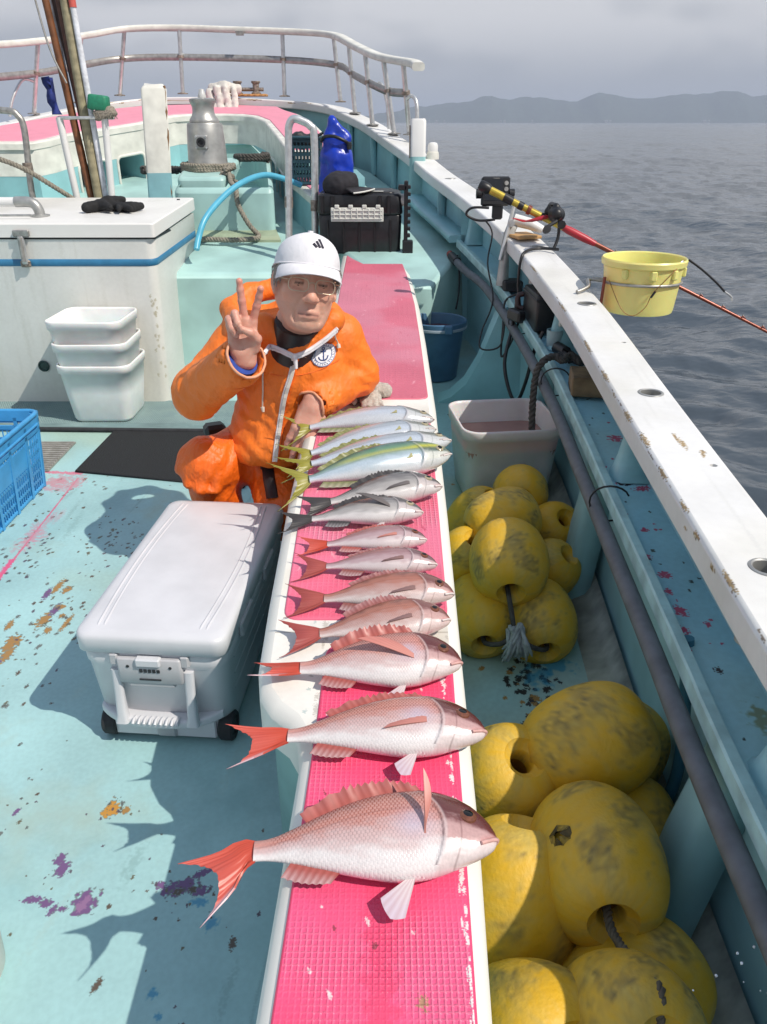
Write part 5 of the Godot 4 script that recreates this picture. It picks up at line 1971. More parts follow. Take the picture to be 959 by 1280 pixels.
	s2.ball(b + Vector3(-0.02, 0.035, 0), Basis(Vector3.BACK, 0.12), Vector3(0.105, 0.075, 0.09), 0.01)
	s2.ball(b + Vector3(0.035, 0.075, 0.02), Basis(), Vector3(0.04, 0.02, 0.03), 0.02)
	s2.ball(b + Vector3(0.0, 0.13, 0.03), Basis(), Vector3(0.035, 0.02, 0.05), 0.03, true)
	s2.mesh(mb, 0.006, 22.0)
	put("crown", mb, mat(Color(0.018, 0.017, 0.022), 0.85, 0.2, 14.0), t)
	mb = MB.new()
	var bt := []
	for k in 13:
		var a := -1.25 + 2.5 * k / 12.0
		var inn := b + Vector3(-0.02 + cos(a) * 0.095, 0.022, sin(a) * 0.085 + 0.01)
		var out := b + Vector3(0.0 + cos(a) * 0.17, 0.014 - 0.018 * sin(a) * sin(a), sin(a) * 0.10 + 0.02)
		bt.append([inn + Vector3(0, 0.004, 0), out + Vector3(0, 0.004, 0), out + Vector3(0.003, 0, 0), out - Vector3(0, 0.002, 0), inn - Vector3(0, 0.002, 0)])
	mb.loft(bt)
	put("brim", mb, mat(Color(0.03, 0.028, 0.034), 0.8, 0.2, 14.0), t)
	var ed := []
	for q in bt:
		ed.append(q[2])
	put("brim_edge", tube_of(ed, 0.0045, 6), lat, t)


func make_deck_things():
	# ribbed rubber sheet before the locker
	var cv := Canvas.new(-2.9, 3.75, 2.6, 0.5, 300.0, 151)
	cv.fill(Color(0.16, 0.245, 0.25), 0.25, 2.4, Color(0.25, 0.34, 0.33), 0.7)
	for k in 14:
		cv.blob(rng.randf_range(-1.3, -0.8), rng.randf_range(3.85, 4.15), rng.randf_range(0.02, 0.07), rng.randf_range(0.01, 0.06), rng.randf(), Color(0.10, 0.17, 0.19), 1.2, Color(0, 0, 0, 0), 0.5, 0.5)
	var m := cv.material(0.5)
	var hm := Image.create(128, 128, false, Image.FORMAT_RGBA8)
	for y in 128:
		for x in 128:
			var q := 0.5 + 0.5 * sin(x * TAU / 16.0) * sin(y * TAU / 16.0)
			hm.set_pixel(x, y, Color(q, q, q))
	var t := thing("rubber_sheet", "dark teal dimpled rubber sheet along the foot of the locker", "mat", D(-1.7, 0, 4.0))
	var mb := MB.new()
	mb.slab(PackedVector2Array([Vector2(-2.9, 3.83), Vector2(-0.5, 3.76), Vector2(-0.5, 4.22), Vector2(-2.9, 4.24)]), func(_d): return 0.026, 0.026, 0.006)
	plan_uv(mb, cv)
	put("sheet", mb, m, t)
	var dim := MultiMesh.new()
	var stud := MB.new()
	stud.lathe([Vector2(0, 0), Vector2(0.0042, 0), Vector2(0.003, 0.0016), Vector2(0, 0.0020)], 6, Transform3D())
	dim.transform_format = MultiMesh.TRANSFORM_3D
	dim.mesh = commit(stud, mat(Color(0.20, 0.29, 0.29), 0.45, 0.1, 4.0))
	var spots := []
	for i in 190:
		for j in 34:
			var x := -2.85 + i * 0.0122 + (0.0061 if j % 2 else 0.0)
			var d := 3.85 + j * 0.0106
			if x < -0.52 and d < 4.2:
				spots.append(D(x, 0.0262, d))
	dim.instance_count = spots.size()
	for i in spots.size():
		dim.set_instance_transform(i, Transform3D(Basis(), spots[i] - origin))
	var mi := MultiMeshInstance3D.new()
	mi.name = "studs"
	mi.multimesh = dim
	mi.set_meta("kind", "stuff")
	t.add_child(mi)
	put("front_edge", tube_of([D(-2.9, 0.012, 3.826), D(-0.5, 0.012, 3.756)], 0.013, 6), M.rubber, t)
	# black carpet mat
	mb = MB.new()
	mb.slab(PackedVector2Array([Vector2(-1.429, 3.262), Vector2(-0.62, 3.085), Vector2(-0.50, 3.68), Vector2(-0.96, 3.772), Vector2(-1.408, 3.86)]), func(_d): return 0.012, 0.010, 0.004)
	solo("black_mat", mb, mat(Color(0.016, 0.017, 0.019), 0.95, 0.55, 16.0, 0.0, 0.35, 152, 0.06), "black carpet mat lying flat on the deck beside the kneeling man", "mat")
	# ribbed drain cover
	t = thing("drain_cover", "grey ribbed drain plate in the deck between the blue crate and black mat", "drain cover", D(-1.6, 0, 3.45))
	put("plate", box_at(D(-1.645, 0.004, 3.45), Vector3(0.18, 0.006, 0.36), 0.001), mat(Color(0.22, 0.22, 0.20), 0.6, 0.2, 6.0), t)
	for k in 14:
		put("rib", box_at(D(-1.645, 0.009, 3.285 + k * 0.0255), Vector3(0.172, 0.007, 0.012), 0.002), mat(Color(0.27, 0.26, 0.24), 0.6, 0.2, 6.0) if k == 0 else t.get_child(1).mesh.surface_get_material(0), t)
	t = thing("scupper_grate", "small dark scupper grate in the deck under the blue crate's corner", "grate", D(-1.55, 0, 2.80))
	put("frame", box_at(D(-1.555, 0.004, 2.82), Vector3(0.085, 0.006, 0.10), 0.001), M.rust_steel, t)
	for k in 6:
		put("bar", box_at(D(-1.588 + k * 0.0135, 0.008, 2.82), Vector3(0.005, 0.006, 0.09), 0.001), M.galv, t)
	# blue crate: every side a grid of slots
	make_crate()
	# three nested white tubs
	var tub := mat(Color(0.80, 0.81, 0.80), 0.35, 0.05, 3.0, 0.0, 0.0, 155)
	tub.subsurf_scatter_enabled = true
	tub.subsurf_scatter_strength = 0.25
	for k in 3:
		var y0 := 0.03 + k * 0.112
		var at := D(-1.492 + k * -0.006, y0, 4.0)
		t = thing("white_tub", ["translucent white square tub at the bottom of a stack of three, by the locker", "white square tub nested in the middle of the stack of three", "topmost white square tub of the stack of three, open and empty"][k], "tub", at, "white tubs stacked by the locker")
		square_tub(t, at, 0.310, 0.375, 0.31, tub, k == 2)
		t.rotation.y = [0.0, 0.02, -0.02][k]
	# cream rim cut off by the frame's left edge
	t = thing("cream_pail", "cream rounded pail at the lower left corner of the deck", "pail", D(-0.80, 0, 0.90))
	lathe_thing(t, "pail", [[0, 0], [0.085, 0], [0.092, 0.01], [0.104, 0.20], [0.112, 0.205], [0.112, 0.23], [0.104, 0.232], [0.098, 0.2], [0.086, 0.015], [0, 0.012]], D(-0.815, 0, 0.90), M.white_old, 40)


func square_tub(t: Node3D, at: Vector3, lo: float, hi: float, tall: float, m: Material, handles: bool) -> void:
	# thin walled, round cornered, with a rolled rim
	var mb := MB.new()
	var rings := []
	for s in [[lo - 0.05, 0.0], [lo - 0.014, 0.002], [lo, 0.016], [lerpf(lo, hi, 0.5), tall * 0.5], [hi - 0.010, tall - 0.046], [hi + 0.004, tall - 0.044], [hi + 0.010, tall - 0.006], [hi + 0.007, tall], [hi - 0.006, tall], [hi - 0.010, tall - 0.012], [lerpf(lo, hi, 0.5) - 0.010, tall * 0.5], [lo - 0.012, 0.012], [lo - 0.06, 0.008]]:
		var ring := []
		for c in MB.rrect(s[0], s[0] * 0.96, s[0] * 0.17, 6):
			ring.append(at + Vector3(c.x, s[1], c.y))
		rings.append(ring)
	mb.loft(rings)
	put("shell", mb, m, t)


func make_crate():
	var blue := mat(Color(0.055, 0.30, 0.60), 0.42, 0.08, 3.0, 0.0, 0.0, 161)
	var x1 := -1.492
	var d1 := 3.14
	var W := 0.40
	var L := 0.60
	var H := 0.345
	var base := D(x1 - W * 0.5, 0, d1 - L * 0.5)
	var t := thing("plastic_crate", "blue slotted plastic crate on the deck at the left edge", "crate", base)
	put("bottom", box_at(base + Vector3(0, 0.012, 0), Vector3(W - 0.03, 0.016, L - 0.03), 0.004), blue, t)
	# walls lean out by lean metres from foot to rim
	var lean := 0.022
	for f in [[1, 0], [-1, 0], [0, 1], [0, -1]]:
		var n := Vector3(f[0], 0, f[1])
		var s := Vector3(-n.z, 0, n.x)
		var half := (L if f[0] != 0 else W) * 0.5
		var out := (W if f[0] != 0 else L) * 0.5
		var at := func(u: float, v: float, o: float) -> Vector3:
			# u along the wall -1..1, v height in metres
			var k := v / H
			return base + n * (out - lean * (1.0 - k) + o) + s * u * (half - lean * (1.0 - k)) + Vector3(0, v, 0)
		var panel := MB.new()
		var bar := func(u0: float, u1: float, v0: float, v1: float, o: float, th: float) -> void:
			panel.loft([[at.call(u0, v0, o), at.call(u1, v0, o), at.call(u1, v1, o), at.call(u0, v1, o)], [at.call(u0, v0, o + th), at.call(u1, v0, o + th), at.call(u1, v1, o + th), at.call(u0, v1, o + th)]])
		var cols := 30 if f[0] != 0 else 20
		# posts between panels and the solid label plate
		var posts := [-1.0, -0.52, 0.0, 0.52, 1.0]
		for p in posts:
			bar.call(clampf(p - 0.035, -1, 1), clampf(p + 0.035, -1, 1), 0.0, H - 0.03, -0.004, 0.012)
		for r in 7:
			var v := 0.005 + r * 0.042
			bar.call(-1.0, 1.0, v, v + 0.011, -0.002, 0.005)
		for c in cols + 1:
			var u := -1.0 + 2.0 * c / cols
			bar.call(u - 0.010, u + 0.010, 0.0, 0.265, -0.002, 0.005)
		if f[0] != 0:
			bar.call(0.03, 0.49, 0.15, 0.245, -0.003, 0.008)
			bar.call(-0.49, -0.03, 0.15, 0.245, -0.003, 0.008)
		for q in [[0.262, 0.278, 0.012], [0.30, 0.345, 0.012]]:
			bar.call(-1.0, 1.0, q[0], q[1], -0.004, q[2])
		put("slotted_side", panel, blue, t)
	for q in [[0.345, 0.014, 0.010], [0.298, 0.012, 0.006]]:
		var rim := []
		for c in MB.rrect(W + q[1], L + q[1], 0.045, 5):
			rim.append(base + Vector3(c.x, q[0] - 0.004, c.y))
		rim.append(rim[0])
		put("rim", tube_of(rim, q[2], 8), blue, t)
	for c in [[1, 1], [-1, 1], [1, -1], [-1, -1]]:
		put("corner", tube_of([base + Vector3(c[0] * (W * 0.5 - lean - 0.008), 0.004, c[1] * (L * 0.5 - lean - 0.008)), base + Vector3(c[0] * (W * 0.5 - 0.010), H - 0.01, c[1] * (L * 0.5 - 0.010))], 0.016, 10), blue, t)


func make_cooler():
	var yaw := deg_to_rad(-4.5)
	var X := Transform3D(Basis(Vector3.UP, yaw) * Basis.from_scale(Vector3(0.98, 0.87, 1.045)), D(-0.536, 0, 1.872))
	var white := mat(Color(0.60, 0.605, 0.635), 0.36, 0.05, 2.0, 0.0, 0.0, 171)
	var grey := mat(Color(0.44, 0.44, 0.46), 0.4, 0.04, 4.0)
	var t := thing("cooler_box", "big white wheeled cooler box with closed ridged lid", "cooler", X.origin)
	var ring := func(w: float, l: float, y: float, r: float) -> Array:
		var out := []
		for c in MB.rrect(w, l, r, 6):
			out.append(X * Vector3(c.x, y, c.y))
		return out
	var mb := MB.new()
	mb.loft([ring.call(0.315, 0.60, 0.028, 0.03), ring.call(0.335, 0.625, 0.032, 0.035), ring.call(0.340, 0.632, 0.06, 0.04), ring.call(0.346, 0.642, 0.10, 0.04), ring.call(0.350, 0.652, 0.105, 0.04), ring.call(0.366, 0.686, 0.29, 0.045), ring.call(0.372, 0.694, 0.30, 0.045), ring.call(0.374, 0.698, 0.335, 0.045), ring.call(0.366, 0.69, 0.342, 0.045)])
	put("body", mb, white, t)
	mb = MB.new()
	mb.loft([ring.call(0.352, 0.676, 0.338, 0.045), ring.call(0.352, 0.676, 0.346, 0.045)])
	put("lid_seal", mb, grey, t)
	# lid with a soft crown
	mb = MB.new()
	mb.loft([ring.call(0.378, 0.706, 0.344, 0.036), ring.call(0.384, 0.714, 0.348, 0.036), ring.call(0.385, 0.715, 0.388, 0.036), ring.call(0.381, 0.711, 0.397, 0.036), ring.call(0.372, 0.700, 0.404, 0.036), ring.call(0.34, 0.66, 0.409, 0.036), ring.call(0.22, 0.45, 0.413, 0.04), ring.call(0.10, 0.2, 0.414, 0.03)])
	var lid := put("lid", mb, white, t)
	for s in [-1.0, 1.0]:
		for w in [0.0, 0.016]:
			var pts := []
			for k in 25:
				var z := 0.335 - 0.67 * k / 24.0
				var bow: float = 0.118 + w + 0.020 * cos(z / 0.36 * PI * 0.5)
				var y := 0.4095 - maxf(0.0, absf(z) - 0.315) * 0.35
				pts.append(X * Vector3(s * bow, y - 0.0008, z))
			put("lid_ridge", tube_of(pts, 0.0042, 8), white, lid)
	# end with the pull handle
	var hub := MB.new()
	hub.rbox(X * Transform3D(Basis(), Vector3(-0.005, 0.292, 0.352)), Vector3(0.165, 0.085, 0.022), 0.008, Vector2(1.0, 1.0), 3, 0.004)
	hub.box(X * Transform3D(Basis(), Vector3(-0.005, 0.246, 0.350)), Vector3(0.12, 0.022, 0.02), 0.004)
	var plate := put("handle_housing", hub, grey, t)
	put("release_button", box_at(X * Vector3(-0.005, 0.326, 0.358), Vector3(0.062, 0.024, 0.024), 0.004, yaw), white, plate)
	for k in 5:
		put("grip_slot", box_at(X * Vector3(-0.026 + k * 0.011, 0.296, 0.3635), Vector3(0.008, 0.010, 0.003), 0.001, yaw), M.dark, plate)
	put("grip_slot", box_at(X * Vector3(-0.005, 0.266, 0.3635), Vector3(0.055, 0.005, 0.003), 0.001, yaw), M.dark, plate)
	for x in [-0.058, 0.05]:
		put("screw", tube_of([X * Vector3(x, 0.31, 0.362), X * Vector3(x, 0.31, 0.3645)], 0.004, 8), M.dark, plate)
	for x in [-0.095, 0.085]:
		put("hinge_block", box_at(X * Vector3(x, 0.325, 0.350), Vector3(0.022, 0.034, 0.018), 0.004, yaw), grey, t)
	# swing handle: two arms and a broad ribbed bar at the foot
	for x in [-0.098, 0.088]:
		mb = MB.new()
		mb.loft([MB_rect(X, Vector3(x, 0.285, 0.345), 0.026, 0.022), MB_rect(X, Vector3(x, 0.20, 0.352), 0.024, 0.022), MB_rect(X, Vector3(x, 0.13, 0.356), 0.026, 0.03), MB_rect(X, Vector3(x, 0.105, 0.358), 0.034, 0.036)])
		put("handle_arm", mb, white, t)
	mb = MB.new()
	var rings := []
	for k in 23:
		var u := -1.0 + k / 11.0
		var dz := 0.362 - 0.03 * u * u * u * u
		var th := 0.026 + 0.016 * (1.0 - u * u)
		rings.append(MB_rect(X, Vector3(u * 0.162 - 0.005, 0.098 + 0.016 * u * u, dz - 0.018), 0.03, 0.034, true, th))
	mb.loft(rings)
	var hb := put("carry_handle", mb, white, t)
	for k in 9:
		put("grip_rib", tube_of([X * Vector3(-0.068 + k * 0.0145, 0.113, 0.349), X * Vector3(-0.068 + k * 0.0145, 0.1165, 0.362), X * Vector3(-0.068 + k * 0.0145, 0.108, 0.372)], 0.0042, 6), white, hb)
	put("foot_skirt", box_at(X * Vector3(-0.005, 0.052, 0.322), Vector3(0.27, 0.06, 0.012), 0.004, yaw), white, t)
	put("drain_plug", box_at(X * Vector3(0.0, 0.045, 0.329), Vector3(0.052, 0.042, 0.012), 0.006, yaw), grey, t)
	# wheels under the near end
	for s in [-1.0, 1.0]:
		mb = MB.new()
		var wx := Transform3D(Basis(Vector3.UP, yaw) * Basis(Vector3.BACK, PI * 0.5), X * Vector3(s * 0.158, 0.046, 0.30))
		mb.lathe([Vector2(0.026, -0.019), Vector2(0.036, -0.019), Vector2(0.040, -0.014), Vector2(0.040, 0.014), Vector2(0.036, 0.019), Vector2(0.026, 0.019), Vector2(0.026, -0.019)], 32, wx)
		var w := put("wheel", mb, M.rubber, t)
		mb = MB.new()
		mb.lathe([Vector2(0, -0.015), Vector2(0.027, -0.015), Vector2(0.027, 0.015), Vector2(0, 0.015)], 24, wx)
		put("hub", mb, M.dark, w)
	# side levers and mouldings
	for z in [0.17, -0.09]:
		put("side_lever", box_at(X * Vector3(-0.192, 0.33, z), Vector3(0.02, 0.055, 0.13), 0.008, yaw), mat(Color(0.62, 0.60, 0.46), 0.4, 0.06, 4.0) if z > 0 else t.get_child(t.get_child_count() - 1).mesh.surface_get_material(0), t)
		put("side_lever", box_at(X * Vector3(0.192, 0.33, z), Vector3(0.014, 0.045, 0.12), 0.005, yaw), grey, t)
	for y in [0.275, 0.215, 0.16]:
		put("side_moulding", tube_of([X * Vector3(0.1795 - (0.29 - y) * 0.04, y, 0.27), X * Vector3(0.1795 - (0.29 - y) * 0.04, y, -0.27)], 0.0045, 6), white, t)
	for z in [0.26, -0.26]:
		put("foot", box_at(X * Vector3(0, 0.015, z - 0.03), Vector3(0.25, 0.03, 0.03), 0.006, yaw), M.dark, t)


func MB_rect(X: Transform3D, c: Vector3, w: float, h: float, along := false, deep := 0.0) -> Array:
	# a rounded section: across the arm, or along a bar that runs in x
	var out := []
	for q in MB.rrect(w, h if not along else deep, 0.008, 3):
		if along:
			out.append(X * (c + Vector3(0, q.x, q.y)))
		else:
			out.append(X * (c + Vector3(q.x, 0, q.y * 0.8)))
	return out


# ---------------------------------------------------------------- in the trough and on the bulwark
func make_trough_things():
	# square tub half full of pinkish water
	var clear := mat(Color(0.62, 0.60, 0.60), 0.32, 0.04, 3.0, 0.0, 0.0, 181)
	clear.subsurf_scatter_enabled = true
	clear.subsurf_scatter_strength = 0.3
	var at := D(0.462, floor_d(2.80) + 0.004, 2.80)
	var t := thing("water_tub", "milky square plastic tub holding pinkish water, between bench and bulwark", "tub", at)
	square_tub(t, at, 0.315, 0.375, 0.315, clear, false)
	t.rotation.y = 0.12
	t = thing("tub_water", "pinkish fish water inside the milky square tub", "water", at)
	var mb := MB.new()
	var ring := []
	for c in MB.rrect(0.352, 0.338, 0.05, 5):
		ring.append(at + Vector3(c.x, 0.225, c.y))
	var ring2 := []
	for c in MB.rrect(0.300, 0.288, 0.05, 5):
		ring2.append(at + Vector3(c.x, 0.015, c.y))
	mb.loft([ring2, ring])
	put("water", mb, mat(Color(0.36, 0.20, 0.17), 0.06, 0.12, 2.0), t)
	t.rotation.y = 0.12
	# blue bucket further along
	at = D(0.275, floor_d(3.95), 3.97)
	t = thing("blue_bucket", "dull blue round bucket of bloody water behind the bench edge", "bucket", at)
	var bm := mat(Color(0.055, 0.135, 0.235), 0.4, 0.15, 3.0, 0.0, 0.0, 183)
	lathe_thing(t, "shell", [[0, 0], [0.105, 0], [0.112, 0.008], [0.138, 0.255], [0.150, 0.258], [0.154, 0.275], [0.154, 0.30], [0.148, 0.304], [0.142, 0.30], [0.136, 0.26], [0.110, 0.012], [0, 0.010]], at, bm, 44)
	lathe_thing(t, "rim_band", [[0.152, 0.262], [0.1565, 0.266], [0.1565, 0.276], [0.152, 0.280]], at, mat(Color(0.30, 0.36, 0.42), 0.4, 0.1, 4.0), 44)
	for s in [-1.0, 1.0]:
		put("handle_lug", box_at(at + Vector3(s * 0.05, 0.28, 0.152 if s > 0 else -0.152), Vector3(0.04, 0.045, 0.02), 0.006), bm, t)
	solo("bucket_water", lathe_mb([[0, 0.0], [0.104, 0.0], [0.129, 0.235], [0, 0.236]], at + Vector3(0, 0.014, 0), 40), mat(Color(0.13, 0.03, 0.035), 0.05, 0.1, 2.0), "dark reddish water inside the dull blue bucket", "water")
	# twisted rope hanging from the shelf down to the floats
	var c := cap_between(cap_at(2.80), -0.02, -0.215)
	solo("hanging_rope", rope_mb(curve([c + Vector3(0.11, 0.01, 0.0), c + Vector3(0.075, 0.03, -0.03), c + Vector3(0.04, 0.022, 0.015), c + Vector3(0.015, 0.03, -0.015), c + Vector3(-0.03, 0.02, 0.01), c + Vector3(-0.055, -0.03, 0.015), c + Vector3(-0.06, -0.16, 0.03), c + Vector3(-0.055, -0.30, 0.06), c + Vector3(-0.06, -0.41, 0.10), c + Vector3(-0.075, -0.47, 0.16)], 6), 0.014, 3, 0.06), M.rope_dark, "dark twisted rope hanging from the shelf past the milky tub", "rope")
	solo("drain_hose", tube_of(curve([D(0.615, 0.52, 1.27), D(0.628, 0.40, 1.26), D(0.635, 0.28, 1.24), D(0.63, 0.18, 1.22), D(0.60, 0.08, 1.20)], 6), 0.013, 10), mat(Color(0.03, 0.14, 0.21), 0.4, 0.1, 4.0), "dark blue hose hanging down the bulwark wall behind the big floats", "hose")
	# drops of water thrown up at the lower right
	for k in 12:
		var p := D(0.44 + rng.randf() * 0.12, 0.33 + rng.randf_range(-0.06, 0.10), 0.66 + rng.randf_range(-0.05, 0.10))
		mb = MB.new()
		var r := rng.randf_range(0.001, 0.0024)
		mb.lathe([Vector2(0, -r), Vector2(r * 0.8, -r * 0.5), Vector2(r, 0), Vector2(r * 0.7, r * 0.6), Vector2(0, r * 1.3)], 8, Transform3D(Basis(Vector3(0.3, 0.2, 1).normalized(), rng.randf() * 3.0), p))
		var o := put("water_drop", mb, drop_material())
		tag(o, "clear drop of water splashing up at the lower right corner", "water drop", "splash drops at lower right")


func drop_material() -> StandardMaterial3D:
	if not M.has("drop"):
		var m := StandardMaterial3D.new()
		m.albedo_color = Color(0.95, 0.97, 1.0)
		m.roughness = 0.02
		m.refraction_enabled = true
		m.refraction_scale = 0.033
		M.drop = m
	return M.drop


func lathe_mb(prof: Array, at: Vector3, sides := 24, xf := Basis()) -> MB:
	var mb := MB.new()
	var pr := []
	for p in prof:
		pr.append(Vector2(p[0], p[1]))
	mb.lathe(pr, sides, Transform3D(xf, at))
	return mb


func float_mb(c: Vector3, axis: Vector3, R: float, L: float, seed_: int) -> MB:
	# a barrel-round foam float with a dished hole right through its axis
	var n := FastNoiseLite.new()
	n.seed = seed_
	n.frequency = 1.0
	n.fractal_octaves = 4
	var prof := []
	var hole := R * 0.20
	var dish := R * 0.36
	var N := 44
	prof.append(Vector2(hole, -L * 0.30))
	prof.append(Vector2(hole, -L * 0.425))
	prof.append(Vector2(hole * 1.12, -L * 0.44))
	prof.append(Vector2(dish * 0.86, -L * 0.455))
	for i in N + 1:
		var a := lerpf(-1.0, 1.0, float(i) / N)
		var ang := a * PI * 0.5 * 0.90
		var y := sin(ang) * L * 0.5 / sin(PI * 0.45)
		var r := R * pow(maxf(cos(ang * 0.985), 0.0), 0.62)
		if r < dish:
			r = dish
		prof.append(Vector2(r, y * (0.995 if absf(a) > 0.999 else 1.0)))
	prof.append(Vector2(dish * 0.86, L * 0.455))
	prof.append(Vector2(hole * 1.12, L * 0.44))
	prof.append(Vector2(hole, L * 0.425))
	prof.append(Vector2(hole, L * 0.30))
	var y_axis := axis.normalized()
	var x_axis := y_axis.cross(Vector3(0.31, 0.77, 0.55)).normalized()
	var xf := Transform3D(Basis(x_axis, y_axis, x_axis.cross(y_axis)), c)
	var sides := 72
	var mb := MB.new()
	mb.colored = true
	mb.grp = 1
	var base := Color(0.64, 0.37, 0.012)
	var pale := Color(0.58, 0.42, 0.09)
	var grime := Color(0.10, 0.08, 0.034)
	var rows := []
	var cols := []
	for p in prof:
		var row := []
		var cr := []
		for k in sides:
			var t := TAU * k / sides
			var r: float = p.x
			var q := Vector3(cos(t), 0, sin(t))
			if r > dish * 1.02:
				r *= 1.0 + 0.018 * n.get_noise_3d(q.x * 1.3, p.y * 5.0, q.z * 1.3) + 0.004 * n.get_noise_3d(q.x * 9, p.y * 40, q.z * 9)
				r += R * 0.012 * exp(-pow(angle_difference(t, 0.6) * 26.0, 2))
				r += R * 0.012 * exp(-pow(angle_difference(t, 0.6 + PI) * 26.0, 2))
			row.append(xf * Vector3(q.x * r, p.y, q.z * r))
			var w3 := Vector3(q.x * R, p.y, q.z * R)
			var a := n.get_noise_3dv(w3 * 8.0 + Vector3(7, 0, 0))
			var b := n.get_noise_3dv(w3 * 42.0 + Vector3(0, 9, 0))
			var g := clampf((a + 0.02) * 3.0 + b * 0.7, 0.0, 1.0) * 0.58
			g = maxf(g, clampf((b - 0.30) * 3.0, 0, 1) * 0.40)
			var fine := n.get_noise_3dv(w3 * 150.0)
			g = clampf(g * (0.75 + fine * 1.2) + fine * 0.10, 0.0, 0.8)
			if absf(p.y) > L * 0.41:
				g *= 0.35
			var col := base.lerp(pale, clampf(0.35 + a * 0.8 + b * 0.5, 0, 1)).lerp(grime, g)
			cr.append(col)
		rows.append(row)
		cols.append(cr)
	for i in prof.size() - 1:
		if i == 3 or i == prof.size() - 5:
			mb.grp += 1
		for k in sides:
			var j := (k + 1) % sides
			for tr in [[[i, j], [i, k], [i + 1, k]], [[i, j], [i + 1, k], [i + 1, j]]]:
				for v in tr:
					mb.P.append(rows[v[0]][v[1]])
					mb.C.append(cols[v[0]][v[1]])
					mb.U.append(Vector2.ZERO)
				mb.G.append(mb.grp)
	# the bore
	mb.grp += 1
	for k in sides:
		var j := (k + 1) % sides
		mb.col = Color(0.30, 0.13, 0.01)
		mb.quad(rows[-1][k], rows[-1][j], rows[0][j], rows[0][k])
	return mb


